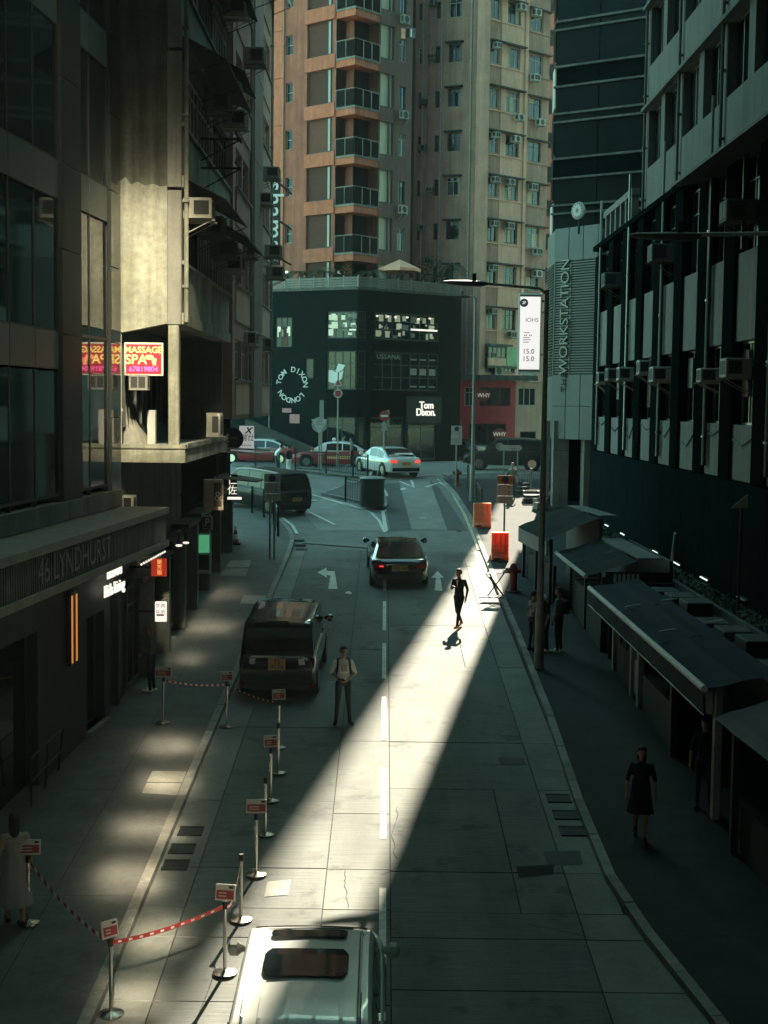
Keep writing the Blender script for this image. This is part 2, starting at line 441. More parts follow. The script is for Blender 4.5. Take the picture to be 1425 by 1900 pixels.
M['mirror_glass'] = mat('pool_mirror', (0.95, 0.90, 0.84), 0.06, 0.0, 1, metal=1.0)  # metal mirror for the added panes that throw sun pools on the pavement
M['mirror_soft'] = mat('wall_mirror', (0.62, 0.61, 0.54), 0.085, 0.0, 1, metal=1.0)  # softer metal mirror for the added panes that brighten the flank wall
M['wood'] = mat('timber', (0.16, 0.10, 0.06), 0.8, 0.3, 3)

# ------------------------------------------------------------------ lettering
_font_cache = {}
def text_mesh(s, m, size, extrude=0.01, align='CENTER', shear=0.0, bold=0.0, spacing=1.0):
    key = (s, m.name, size, extrude, align, shear, bold, spacing)
    if key in _font_cache: return _font_cache[key]
    cu = bpy.data.curves.new('lettering', 'FONT')
    cu.body = s; cu.size = size; cu.extrude = extrude; cu.align_x = align; cu.align_y = 'CENTER'
    cu.shear = shear; cu.offset = bold; cu.space_character = spacing; cu.resolution_u = 3
    o = bpy.data.objects.new('lettering', cu)
    COL.objects.link(o)
    dg = bpy.context.evaluated_depsgraph_get()
    me = bpy.data.meshes.new_from_object(o.evaluated_get(dg))
    bpy.data.objects.remove(o)
    me.materials.clear(); me.materials.append(m)
    _font_cache[key] = me
    return me
RX90 = Matrix.Rotation(pi / 2, 4, 'X')
def text(s, m, size, parent, Mx, name='lettering', rot=0.0, **k):
    """text standing in a facade frame: reads along local x, faces local -y"""
    return put(text_mesh(s, m, size, **k), name, parent, Mx @ RX90 @ RZ(rot))
# ================================================================== the setting
def frange(a, b, st):
    n = max(1, int(round((b - a) / st)))
    return [a + (b - a) * i / n for i in range(n + 1)]
mb = MB()
for y0, y1 in zip(frange(-40, 240, 2)[:-1], frange(-40, 240, 2)[1:]):
    mb.quad(G(-140, y0, -0.03), G(140, y0, -0.03), G(140, y1, -0.03), G(-140, y1, -0.03))
structure(mb.build('ground', M['asphalt_dark']))

Y_SLAB = gp(640, 1022).y
mb = MB()
ys = frange(2, Y_SLAB, 1)
mb.strip([G(-3.75, y) for y in ys], [G(4.9 if y < 22 else 4.0, y) for y in ys])
mb.cur = 1
ys = frange(Y_SLAB, 112, 1)
mb.strip([G(-40, y) for y in ys], [G(30, y) for y in ys])
road = structure(mb.build('road', [M['joint'], M['asphalt']]))

def slab(x0, x1, y0, y1, m='slab', g=0.009, top=0.03):
    ys = frange(y0 + g * 1.4, y1 - g * 1.4, 3.0)
    b = MB()
    xa, xb = x0 + g, x1 - g
    jz = random.uniform(-0.004, 0.004)
    A = [G(xa, y, top + jz) for y in ys]; B = [G(xb, y, top + jz) for y in ys]
    lo = 0.002
    b.strip(A, B)
    b.strip([G(xa, y, lo) for y in ys], A); b.strip(B, [G(xb, y, lo) for y in ys])
    b.quad(G(xa, ys[0], lo), G(xb, ys[0], lo), B[0], A[0])
    b.quad(A[-1], B[-1], G(xb, ys[-1], lo), G(xa, ys[-1], lo))
    return b.build('slab', M[m], road)
def rows(pxs, x):
    return [gp(x, p).y for p in pxs]
L_rows = [4.0, 8.5, 11.5] + rows([1865, 1745, 1690, 1615, 1490, 1353, 1265, 1192, 1108, 1058], 600) + [Y_SLAB]
C_rows = [4.0, 7.5, 11.0] + rows([1870, 1760, 1692, 1617, 1513, 1378, 1268, 1207, 1160, 1090, 1055], 680) + [Y_SLAB]
R_rows = [4.0, 8.0, 11.2] + rows([1842, 1745, 1697, 1621, 1467, 1380, 1240, 1163, 1098, 1052], 830) + [Y_SLAB]
for a, b_ in zip(L_rows[:-1], L_rows[1:]):
    slab(-3.6, -2.95, a, b_, 'slab_edge'); slab(-2.95, -0.86, a, b_)
for a, b_ in zip(C_rows[:-1], C_rows[1:]): slab(-0.86, 0.17, a, b_)
for i, (a, b_) in enumerate(zip(R_rows[:-1], R_rows[1:])):
    if i in (5, 6, 9):
        slab(0.17, 2.15, a, b_); slab(2.15, 3.0, a, b_)
    else: slab(0.17, 3.0, a, b_)
    slab(3.0, 4.7 if a < 20 else 3.7, a, b_, 'slab_edge')

def sheet(pts_px, name, m, dz, parent=road):
    return MB().add([gp(*p) + Vector((0, 0, dz)) for p in pts_px], [tuple(range(len(pts_px) - 1, -1, -1))]).build(name, M[m], parent)
sheet([(708, 899), (741, 896), (764, 983), (724, 986)], 'patch', 'asphalt_dark', 0.012)
sheet([(741, 896), (797, 892), (830, 984), (764, 983)], 'patch', 'asphalt_pale', 0.015)
sheet([(797, 892), (814, 905), (868, 986), (830, 984)], 'patch', 'asphalt_dark', 0.012)
sheet([(600, 925), (706, 955), (716, 985), (590, 985), (560, 945)], 'patch', 'asphalt_pale', 0.010)
sheet([(818, 1030), (890, 1030), (897, 1044), (822, 1046)], 'patch', 'asphalt_dark', 0.037)
sheet([(642, 1038), (682, 1038), (682, 1045), (640, 1045)], 'patch', 'asphalt_dark', 0.037)
sheet([(958, 1612), (1028, 1608), (1026, 1626), (962, 1632)], 'patch', 'joint', 0.037)
sheet([(1008, 1584), (1076, 1582), (1082, 1608), (1016, 1610)], 'patch', 'asphalt_dark', 0.036)
sheet([(926, 1366), (966, 1368), (968, 1378), (940, 1378)], 'patch', 'asphalt_dark', 0.036)
sheet([(924, 1408), (972, 1409), (975, 1421), (928, 1421)], 'patch', 'asphalt_dark', 0.036)
sheet([(496, 1640), (540, 1636), (535, 1664), (490, 1668)], 'patch', 'cover', 0.036)

# cracks wandering over the slabs
def crack(px, py, px2, py2, n=14, w=.007):
    a, c = Vector(gp(px, py).xy), Vector(gp(px2, py2).xy)
    A, B = [], []
    off = 0
    for i in range(n + 1):
        p = a.lerp(c, i / n); t = (c - a).normalized(); nn = Vector((-t.y, t.x))
        off += random.uniform(-.035, .035) * (c - a).length / 2
        q = p + nn * off; ww = w * random.uniform(.4, 1.2)
        A.append(G(q.x + nn.x * ww, q.y + nn.y * ww, .037)); B.append(G(q.x - nn.x * ww, q.y - nn.y * ww, .037))
    MB().strip(A, B).build('crack', M['joint'], road)
for q in ((706, 1628, 742, 1612), (640, 1618, 636, 1690), (735, 1500, 742, 1600), (600, 1440, 560, 1455), (860, 1560, 930, 1548), (980, 1720, 1100, 1745), (640, 1150, 610, 1200)): crack(*q)

# --- kerbs and pavements
def resample(pts, st=1.0):
    out = [pts[0]]
    for a, b in zip(pts[:-1], pts[1:]):
        n = max(1, int(round((b - a).length / st)))
        out += [a.lerp(b, (i + 1) / n) for i in range(n)]
    return out
def kerb_line(parent, pts, side, w=0.16):
    """side +1: the pavement lies to the left of the direction of travel"""
    for a, b in zip(pts[:-1], pts[1:]):
        t = Vector((b.x - a.x, b.y - a.y)).normalized()
        n = Vector((-t.y, t.x)) * side * w
        g = t * 0.008
        q = [(a.x + g.x, a.y + g.y), (b.x - g.x, b.y - g.y), (b.x - g.x + n.x, b.y - g.y + n.y), (a.x + g.x + n.x, a.y + g.y + n.y)]
        j = random.uniform(-0.006, 0.008)
        if side < 0: q = [q[0], q[3], q[2], q[1]]
        MB().hexa([G(x, y, -0.02) for x, y in q], [G(x, y, 0.14 + j) for x, y in q]).build('kerb_stone', M['kerb'], parent)
left_px = [(497, 1135), (510, 1100), (525, 1065), (539, 1032), (546, 1008), (542, 990), (528, 973), (505, 958), (478, 948)]
lk = [Vector((-3.6, y)) for y in frange(3, 40, 1)] + [gp(*p).xy for p in left_px]
lk = resample([Vector(p) for p in lk], 1.0)
rk_px = [(1015, 1340), (985, 1260), (955, 1180), (930, 1120), (907, 1062), (888, 1015), (868, 962), (842, 920), (815, 892)]
rk = [Vector((4.75, 3)), Vector((4.7, 14)), Vector((4.25, 17)), Vector((3.85, 19.4)), Vector((3.62, 21.5)), Vector((3.6, 25))] + [Vector(gp(*p).xy) for p in rk_px]
rk = resample(rk, 1.0)
def pavement(name, kerb, outer_x, m, side):
    b = MB()
    A = [G(p.x, p.y, 0.13) for p in kerb]; B = [G(outer_x, p.y, 0.13) for p in kerb]
    if side > 0: b.strip(B, A)
    else: b.strip(A, B)
    return structure(b.build(name, M[m]))
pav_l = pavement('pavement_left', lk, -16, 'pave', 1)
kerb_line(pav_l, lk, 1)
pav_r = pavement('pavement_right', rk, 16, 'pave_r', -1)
kerb_line(pav_r, rk, -1)
# beyond the right kerb's end the pavement turns into the cross street
end = rk[-1]
pts = resample([end, end + Vector((0.6, 1.2)), end + Vector((2.2, 2.2)), end + Vector((12, 2.6))], 1.0)
b = MB(); b.strip([G(p.x, p.y, 0.131) for p in pts], [G(p.x, end.y - 0.3, 0.131) for p in pts])
pav_c = structure(b.build('pavement_corner', M['pave']))
kerb_line(pav_c, pts, -1)
def raised(name, px, m, h=0.13):
    P = [gp(*p) for p in px]
    b = MB()
    top = [G(p.x, p.y, h) for p in P]; bot = [G(p.x, p.y, -0.02) for p in P]
    n = len(P)
    b.add(top, [tuple(range(n))]); b.add(bot + top, [(i, (i + 1) % n, n + (i + 1) % n, n + i) for i in range(n)])
    o = structure(b.build(name, M[m]))
    return o, [Vector(p.xy) for p in P]
isl, ip = raised('traffic_island', [(596, 920), (650, 931), (696, 944), (716, 946), (720, 938), (711, 912), (702, 893), (690, 888), (664, 897), (630, 907)], 'pave')
kerb_line(isl, resample(ip + [ip[0]], 1.0), 1, 0.14)
fp, fpp = raised('pavement_far', [(430, 866), (520, 874), (600, 882), (688, 892), (694, 876), (640, 868), (560, 862), (430, 852)], 'pave')
kerb_line(fp, resample(fpp[:5], 1.0), 1, 0.14)

# --- painted markings, each a part of the road
PZ = 0.04
def mark(px, m='paint', name='painted_marking', dz=PZ):
    return sheet(px, name, m, dz)
def line(px, w=0.12, m='paint', dz=PZ, name='painted_line'):
    P = [Vector(gp(*p).xy) for p in px]
    P = resample(P, 1.2)
    A, B = [], []
    for i, p in enumerate(P):
        a, c = P[max(0, i - 1)], P[min(len(P) - 1, i + 1)]
        t = (c - a).normalized(); n = Vector((-t.y, t.x)) * w / 2
        A.append(G(p.x + n.x, p.y + n.y, dz)); B.append(G(p.x - n.x, p.y - n.y, dz))
    return MB().strip(B, A).build(name, M[m], road)
for y0, y1 in ((1842, 1821), (1806, 1652), (1560, 1428), (1376, 1296), (1262, 1196), (1172, 1118), (1098, 1079)):
    a, c = gp(727, y0).y, gp(727, y1).y
    ys = frange(a, c, 1.5)
    MB().strip([G(-0.0, y, PZ) for y in ys], [G(0.105, y, PZ) for y in ys]).build('lane_dash', M['paint'], road)
mark([(589, 1064), (606, 1055), (606, 1061), (621, 1062), (626, 1095), (609, 1095), (613, 1070), (606, 1069), (607, 1074)], name='turn_arrow')
mark([(812, 1061), (824, 1074), (817, 1074), (821, 1098), (806, 1098), (809, 1074), (800, 1074)], name='ahead_arrow')
mark([(784, 938), (797, 950), (789, 950), (791, 963), (778, 963), (780, 950), (772, 950)], name='ahead_arrow')
mark([(707, 949), (713, 949), (720, 986), (713, 990)])
line([(602, 926), (650, 938), (688, 952), (703, 967), (714, 989)], 0.13)
line([(706, 899), (717, 917), (722, 939), (716, 950), (702, 950)], 0.13)
line([(700, 950), (672, 946), (640, 938), (600, 925), (570, 917), (540, 912)], 0.10)
line([(556, 953), (568, 957), (576, 952), (621, 975)], 0.14)
line([(562, 926), (575, 929), (588, 930)], 0.16)
line([(741, 894), (768, 906), (763, 892)], 0.14)
line([(812, 890), (838, 914), (860, 952), (876, 990), (889, 1022)], 0.13, 'paint_y')
line([(884, 1026), (905, 1072)], 0.18, 'paint_y')
line([(524, 962), (543, 977), (551, 992)], 0.13)
line([(655, 884), (740, 891), (800, 882), (900, 878)], 0.14, 'paint_y')
line([(560, 1008), (700, 1018)], 0.2, 'asphalt_pale', 0.041)
mark([(640, 1101), (648, 1099), (653, 1102), (650, 1105), (646, 1103), (642, 1104)])
mark([(742, 908), (752, 906), (755, 909), (744, 911)])
line([(840, 908), (815, 897), (790, 905)], 0.22, 'paint')

# --- drain grates and covers
def grate(px, py, w, l, parent=road, dz=0.034):
    c = gp(px, py)
    b = MB(Matrix.Translation(G(c.x, c.y, dz)) @ Matrix.Rotation(math.atan(0.06), 4, 'X'))
    b.box(-w / 2, w / 2, -l / 2, l / 2, -0.01, 0.004)
    n = 9
    for i in range(n):
        x = -w / 2 + (i + 0.5) * w / n
        b.box(x - w / n * 0.25, x + w / n * 0.25, -l / 2 + 0.04, l / 2 - 0.04, 0.004, 0.016)
    b.box(-w / 2, w / 2, -l / 2, -l / 2 + 0.04, 0.004, 0.02); b.box(-w / 2, w / 2, l / 2 - 0.04, l / 2, 0.004, 0.02)
    return b.build('drain_grate', M['iron'], parent)
for p in ((354, 1546), (338, 1579), (326, 1609)): grate(*p, 0.42, 0.42)
for p in ((1037, 1485), (1050, 1516), (1062, 1546)): grate(*p, 0.45, 0.45)
for p in ((555, 1004), (557, 1013), (560, 1021)): grate(*p, 0.42, 0.3)
def cover(px4, m='cover', name='access_cover', dz=0.136):
    return MB().add([G(gp(*p, 0.13).x, gp(*p, 0.13).y, dz) for p in px4], [(3, 2, 1, 0)]).build(name, M[m], pav_l)
cover([(428, 1040), (466, 1040), (462, 1053), (418, 1053)])
cover([(418, 1055), (461, 1055), (456, 1069), (407, 1068)])
cover([(452, 1105), (494, 1105), (488, 1120), (445, 1120)])
cover([(283, 1431), (346, 1432), (338, 1452), (272, 1451)])
cover([(272, 1453), (337, 1454), (328, 1476), (263, 1472)])
for p in ((348, 1283, 46, 12), (303, 1312, 30, 10), (385, 1126, 34, 7), (375, 1140, 34, 7), (455, 1142, 40, 7), (484, 1022, 30, 9), (440, 1168, 30, 7)):
    x, y, w, h = p
    cover([(x - w / 2 + 2, y - h / 2), (x + w / 2 + 2, y - h / 2), (x + w / 2 - 2, y + h / 2), (x - w / 2 - 2, y + h / 2)], random.choice(['conc_dark', 'asphalt_dark']))
# long joints of the left pavement bays
for yy in (1340, 1480, 1680, 1230):
    y0 = gp(330, yy).y
    MB().strip([G(x, y0, 0.134) for x in (-6.6, -5, -3.78)], [G(x, y0 + 0.014, 0.134) for x in (-6.6, -5, -3.78)]).build('joint', M['joint'], pav_l)
ys = frange(10, 44, 2)
MB().strip([G(-5.0, y, 0.134) for y in ys], [G(-4.99, y, 0.134) for y in ys]).build('joint', M['joint'], pav_l)
for yy in (1290, 1380, 1480, 1600, 1750, 1200, 1130):
    y0 = gp(1000, yy).y
    MB().strip([G(x, y0, 0.134) for x in (3.8, 5, 6)], [G(x, y0 + 0.02, 0.134) for x in (3.8, 5, 6)]).build('joint', M['joint'], pav_r)
# ================================================================== building helpers
class Bld:
    def __init__(s, name, label, cat, loc, group=None):
        s.e = thing(name, label, cat, loc, 0, group)
        s.inv = Matrix.Translation(-Vector(loc))
    def fm(s, p, u, z=0.0): return s.inv @ FM(p, u, z)
    def mass(s, pts, z0, z1, m, name='wall'):
        return MB(s.inv).prism([(x, y, z0) for x, y in pts], (0, 0, z1 - z0)).build(name, M[m], s.e)
def holes_wall(b, u0, u1, z0, z1, holes, depth=0.25):
    """front wall in the frame's y=0 plane with real openings and their reveals"""
    us = sorted({u0, u1, *[h[0] for h in holes], *[h[1] for h in holes]})
    zs = sorted({z0, z1, *[h[2] for h in holes], *[h[3] for h in holes]})
    us = [u for u in us if u0 <= u <= u1]; zs = [z for z in zs if z0 <= z <= z1]
    for a, c in zip(us[:-1], us[1:]):
        run = None
        for e, f in zip(zs[:-1], zs[1:]):
            mu, mz = (a + c) / 2, (e + f) / 2
            solid = not any(h[0] < mu < h[1] and h[2] < mz < h[3] for h in holes)
            if solid: run = (run[0], f) if run else (e, f)
            if not solid and run: b.quad((a, 0, run[0]), (c, 0, run[0]), (c, 0, run[1]), (a, 0, run[1])); run = None
        if run: b.quad((a, 0, run[0]), (c, 0, run[0]), (c, 0, run[1]), (a, 0, run[1]))
    for a, c, e, f in [h[:4] for h in holes]:
        d = depth
        b.quad((a, 0, e), (a, 0, f), (a, d, f), (a, d, e)); b.quad((c, 0, f), (c, 0, e), (c, d, e), (c, d, f))
        b.quad((a, 0, f), (c, 0, f), (c, d, f), (a, d, f)); b.quad((c, 0, e), (a, 0, e), (a, d, e), (c, d, e))
    return b
_wc = {}
def window(parent, Fm, u0, u1, z0, z1, cols=1, rws=(1.0,), frame='frame_w', glass='glass', rec=0.14, bar=0.05, name='window', skip=0.0, tilt=0.006):
    """frame with real bars, one pane object per light"""
    w, h = round(u1 - u0, 3), round(z1 - z0, 3)
    key = (w, h, cols, rws, frame, bar)
    if key not in _wc:
        b = MB()
        b.box(0, bar, 0, 0.07, 0, h); b.box(w - bar, w, 0, 0.07, 0, h)
        b.box(bar, w - bar, 0.001, 0.069, 0, bar); b.box(bar, w - bar, 0.001, 0.069, h - bar, h)
        cw = (w - bar) / cols
        for i in range(1, cols): b.box(i * cw + bar * 0.1, i * cw + bar * 0.9, 0.004, 0.066, bar, h - bar)
        tot = sum(rws); z = 0; cells = []
        for j, r in enumerate(rws):
            zz0, zz1 = z / tot * h, (z + r) / tot * h
            if j: b.box(bar, w - bar, 0.008, 0.062, zz0 - bar * 0.4, zz0 + bar * 0.4)
            for i in range(cols): cells.append((i * cw + bar * 0.5, (i + 1) * cw + bar * 0.5, zz0, zz1))
            z += r
        panes = {}
        _wc[key] = (b.mesh('window', M[frame]), cells)
    me, cells = _wc[key]
    o = put(me, name, parent, Fm @ T(u0, rec, z0))
    for (a, c, e, f) in cells:
        if skip and random.random() < skip: continue
        gm = random.choice(glass) if isinstance(glass, (list, tuple)) else glass
        pk = ('p', round(c - a, 3), round(f - e, 3), gm)
        if pk not in _wc:
            _wc[pk] = MB().box(-(c - a) / 2, (c - a) / 2, -0.006, 0.006, -(f - e) / 2, (f - e) / 2).mesh('pane', M[gm])
        put(_wc[pk], 'pane', o, T((a + c) / 2, 0.04, (e + f) / 2) @ Matrix.Rotation(random.uniform(-tilt, tilt), 4, 'X') @ RZ(random.uniform(-tilt, tilt)))
    return o
_ac = {}
def ac(parent, Fm, u, z, kind='box', w=0.66, h=0.45, d=0.62, m='ac', bracket=True):
    """window air conditioner (box) or split unit (fan) standing out of the facade"""
    key = (kind, w, h, d, m, bracket)
    if key not in _ac:
        b = MB(); b.bbox(-w / 2, w / 2, -d, 0.05, 0, h, 0.02)
        if bracket:
            for s in (-1, 1):
                x = s * w * 0.36
                b.box(x - 0.02, x + 0.02, -d - 0.06, 0.02, -0.05, -0.012)
                b.cyl((x, -d, -0.03), (x, 0.02, -h * 0.8), 0.015, None, 5)
        g = MB()
        if kind == 'fan':
            g.lathe([(0.0, -0.012), (h * 0.40, -0.012), (h * 0.42, 0.0)], (0, -d, h / 2), 16, 'Y')
        else:
            for i in (0, 1): g.box(-w * 0.4 + i * w * 0.42, -w * 0.4 + i * w * 0.42 + w * 0.36, -d - 0.006, -d + 0.01, h * 0.14, h * 0.86)
        # side louvres facing along the street
        for s in (-1, 1): g.box(s * w / 2 - 0.006, s * w / 2 + 0.006, -d * 0.9, -d * 0.35, h * 0.18, h * 0.86)
        _ac[key] = (b.mesh('air_conditioner', M[m]), g.mesh('grille', M['ac_dark']))
    a, g = _ac[key]
    o = put(a, 'air_conditioner', parent, Fm @ T(u, 0, z))
    put(g, 'grille', o, Matrix.Identity(4))
    return o
def pipe(parent, Fm, u, z0, z1, r=0.05, m='frame_w', off=0.09, name='drain_pipe', wig=0.0):
    b = MB()
    pts = [(u, -off, z0), (u + wig, -off, z0 + (z1 - z0) * 0.45), (u + wig, -off, z1)] if wig else [(u, -off, z0), (u, -off, z1)]
    b.tube(pts, r, 8)
    z = z0 + 0.8
    while z < z1:
        b.box(u - r * 1.6 + wig * (z > (z0 + z1) / 2), u + r * 1.6 + wig * (z > (z0 + z1) / 2), -off - r * 1.2, 0.01, z - 0.03, z + 0.03); z += 1.9
    return b.build(name, M[m], parent, Fm)
def awning(parent, Fm, u0, u1, z, out=0.8, drop=0.4, m='tin', name='awning'):
    b = MB()
    t = 0.03
    b.hexa([(u0, -out, z - drop - t), (u1, -out, z - drop - t), (u1, 0, z - t), (u0, 0, z - t)], [(u0, -out, z - drop), (u1, -out, z - drop), (u1, 0, z), (u0, 0, z)])
    for u in (u0 + 0.05, (u0 + u1) / 2, u1 - 0.05):
        b.cyl((u, -out + 0.05, z - drop - 0.03), (u, 0.0, z - drop - 0.35), 0.015, None, 5)
    return b.build(name, M[m], parent, Fm)

# ================================================================== left: glazed office building with the fluted canopy
GZ = ground(31)
L1 = Bld('office_building', 'dark glazed office building with brown pillars and a fluted stone canopy', 'building', (-7, 22, ground(22)))
U1 = (math.sin(rad(4.6)), math.cos(rad(4.6)))
f1 = L1.fm((-6.0, 31.0), U1)
L1.mass([(-6.35, 30.98), (-20, 30.98), (-22, 2), (-8.9, 2)], -1, 55, 'black_clad', 'inner_wall')
edges = [-19.5, -18.1, -16.7, -15.3, -13.9, -12.5, -11.1, -9.7, -8.3, -6.93, -5.58, -4.2]
far_edges = [-2.9, -2.12, -0.8]
levels = [(7.06, 9.49), (10.23, 12.75), (13.5, 16.02), (16.77, 19.3), (20.05, 22.6)]
for a, c in list(zip(edges[:-1], edges[1:])) + list(zip(far_edges[:-1], far_edges[1:])):
    for i, (z0, z1) in enumerate(levels):
        pk = ('curt', round(c - a, 2), round(z1 - z0, 2))
        if pk not in _wc: _wc[pk] = MB().box(0.03, c - a - 0.03, 0.0, 0.02, 0.03, z1 - z0 - 0.03).mesh('pane', M['glass_office'])
        put(_wc[pk], 'pane', L1.e, f1 @ T(a, 0.03, z0) @ Matrix.Rotation(random.uniform(-.003, .003), 4, 'X') @ RZ(random.uniform(-.003, .003)))
        sz0, sz1 = z1, z1 + (levels[i + 1][0] - z1 if i < 4 else 0.75)
        pk = ('span', round(c - a, 2), round(sz1 - sz0, 2))
        if pk not in _wc: _wc[pk] = MB().bbox(0.012, c - a - 0.012, 0.0, 0.10, 0.012, sz1 - sz0 - 0.012, 0.008).mesh('spandrel_panel', M['panel_grey'])
        if i == 0 and a > -3:
            MB(f1).box(a + .03, c - .03, .03, .05, sz0 - .02, sz1 + .02).build('pane', M['glass_office'], L1.e); continue
        put(_wc[pk], 'spandrel_panel', L1.e, f1 @ T(a, 0.0, sz0))
b = MB(f1)
for u in edges + far_edges: b.box(u - 0.025, u + 0.025, 0.012, 0.12, 6.9, 23.2)
for z0, z1 in levels:
    b.box(-19.5, -4.2, 0.015, 0.09, z0 - 0.03, z0 + 0.03); b.box(-2.9, -0.8, 0.015, 0.09, z0 - 0.03, z0 + 0.03)
b.build('mullion_grid', M['frame_d'], L1.e)
for u0, u1, n in ((-4.2, -2.9, 'pillar'), (-0.8, 0.0, 'pillar')):
    for k in range(12):       # stone courses of the pillar
        MB(f1).bbox(u0 + 0.035, u1 - 0.005, -0.06, 0.2, 6.9 + 1.64 * k + 0.01, 6.9 + 1.64 * (k + 1), 0.012).build('pillar_stone', M['cladding' if u1 < -1 else 'polished'], L1.e)
MB(f1).box(-19.5, 0, 0.02, 0.3, 23.2, 55).build('upper_wall', M['cladding'], L1.e)
MB(f1).box(-19.5, 0, -0.1, 0.2, 6.55, 6.92).build('base_ledge', M['conc_grey'], L1.e)
# canopy
OUT = 1.16
for k in range(9):
    u1 = -2.2 * k; u0 = max(-19.5, u1 - 2.2)
    MB(f1).box(u0 + 0.006, u1 - 0.006, -OUT, 0.0, 6.39, 6.53).build('canopy_slab', M['stone'], L1.e)
    MB(f1).box(u0 + 0.006, u1 - 0.006, -OUT, 0.0, 5.65, 5.79).build('canopy_slab', M['stone'], L1.e)
b = MB(f1); b.box(-19.5, -0.04, -OUT + 0.09, -0.02, 5.79, 6.39)
u = -19.4
while u < -0.1:
    b.box(u, u + 0.055, -OUT + 0.045, -OUT + 0.09, 5.79, 6.39); u += 0.105
b.build('fluted_fascia', M['conc_dark'], L1.e)
text('46 LYNDHURST', M['letter_dim'], 0.62, L1.e, f1 @ T(-6.75, -OUT + 0.035, 6.09), extrude=0.012, spacing=0.98)
# ground floor shopfront
b = MB(f1)
holes_wall(b, -19.5, 0, 0.0, 5.65, [(-2.5, -1.2, 1.95, 4.35), (-0.75, -0.1, 1.7, 4.7), (-9.2, -5.6, 1.2, 4.6), (-15, -10.5, 0.8, 4.6)], 0.3)
b.build('shop_wall', M['cladding'], L1.e)
window(L1.e, f1, -2.5, -1.2, 1.95, 4.35, 1, (1,), 'frame_d', 'glass_soft', 0.2, name='shop_window')
window(L1.e, f1, -0.75, -0.1, 1.7, 4.7, 1, (1,), 'frame_d', 'glass', 0.15, name='shop_window')
window(L1.e, f1, -9.2, -5.6, 1.2, 4.6, 2, (1,), 'frame_d', 'glass', 0.2, name='shop_window')
window(L1.e, f1, -15, -10.5, .8, 4.6, 2, (1,), 'frame_d', 'glass', 0.2, name='shop_window')
MB(f1).box(-2.6, -1.1, -0.12, 0.3, 1.78, 1.95).build('window_sill', M['stone'], L1.e)
wl = thing('wall_lamp', 'tall black wall lamp with two glowing orange strips beside the shop window', 'lamp', (0, 0, 0))
wl.matrix_world = FM((-6.0, 31.0), U1) @ T(-3.7, -0.02, 3.6)
MB().bbox(-0.19, 0.19, -0.09, 0.0, 0, 1.5, 0.01).build('lamp_back', M['frame_d'], wl)
for s in (-1, 1): MB().box(s * 0.145 - 0.035, s * 0.145 + 0.035, -0.105, -0.085, 0.06, 1.42).build('light_strip', M['lit_orange'], wl)
ks = thing('shop_sign', 'glowing white shop letters under the stone canopy', 'sign', (0, 0, 0))
ks.matrix_world = FM((-6.0, 31.0), U1) @ T(-1.0, -0.18, 4.9)
text('nuvou', M['lit_w'], 0.46, ks, T(0, 0, 0.30), bold=0.0, extrude=0.02)
text('Kids Living', M['lit_w'], 0.37, ks, T(0, 0, -0.10), bold=0.0, extrude=0.02)

# ================================================================== left: old concrete building with verandahs
L2 = Bld('tenement_building', 'weathered old concrete tenement with tin awnings overhanging the pavement', 'building', (-5.5, 36, ground(36)))
s2 = L2.fm((-6.1, 31.25), (1, 0))
f2 = L2.fm((-4.6, 31.25), (0, 1))
L2.mass([(-5.0, 31.6), (-5.0, 40.8), (-16, 40.8), (-16, 31.3)], 10.66, 29, 'conc_dark', 'inner_wall')
# flank wall facing the camera, lower edge rising to the street
b = MB(s2)
pe = [(0, 13.95), (.12, 13.82), (.22, 13.9), (.34, 13.74), (.5, 13.8), (.66, 13.72), (.85, 13.76), (1.0, 13.70), (1.16, 13.72)]
for (ua, za), (ub, zb_) in zip(pe[:-1], pe[1:]):
    la, lb = 10.42 + .24 * ua / 1.16, 10.42 + .24 * ub / 1.16
    b.hexa([(ua, 0, la), (ub, 0, lb), (ub, .3, lb), (ua, .3, la)], [(ua, 0, za), (ub, 0, zb_), (ub, .3, zb_), (ua, .3, za)])
b.build('flank_wall', M['conc_old'], L2.e)
MB(s2).box(0, 1.16, 0.03, 0.29, 10.8, 29).build('upper_flank_wall', M['conc_stain_unlit'], L2.e)  # stained tone, also darkened to end the bright patch of light here
b = MB(s2)
zz = 10.64
while zz < 27:
    b.bbox(1.16, 1.48, -0.05, 0.34, zz, zz + 2.98, 0.02); zz += 3.05
b.build('corner_column', M['conc_grey'], L2.e)  # darker concrete so the column looks less lit than the wall
b = MB(s2); b.bbox(1.18, 1.42, -0.03, 0.22, 7.85, 10.63, 0.015); b.build('post', M['conc_old'], L2.e)
pipe(L2.e, f2, 0.12, 10.7, 29, 0.05, 'conc_old', 0.07)
for k in range(6):
    z0 = 10.65 + 3.05 * k
    b = MB(f2)
    b.box(0.05, 9.55, -0.02, 0.42, z0, z0 + 0.26)
    b.box(0.05, 9.55, 0.03, 0.18, z0 + 0.26, z0 + 1.41)
    b.box(0.03, 9.57, -0.035, 0.22, z0 + 1.34, z0 + 1.42)
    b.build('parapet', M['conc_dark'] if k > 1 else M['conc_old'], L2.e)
    for j, (ua, ub) in enumerate(((0.5, 3.4), (3.55, 6.3), (6.45, 9.4))):
        fr = ('frame_d', 'frame_w', 'frame_w')[(j + k) % 3]
        window(L2.e, f2, ua, ub, z0 + 1.43, z0 + 2.78, 5, (1.0, 0.35), fr, ['glass', 'glass', 'glass_soft', 'glass'], 0.12, 0.06)
    MB(f2).box(0.05, 9.55, 0.02, 0.3, z0 + 2.78, z0 + 3.04).build('lintel', M['conc_dark'], L2.e)
awning(L2.e, f2, 0.25, 5.2, 13.98, 0.95, 0.5); awning(L2.e, f2, 5.3, 9.5, 13.75, 0.95, 0.55)
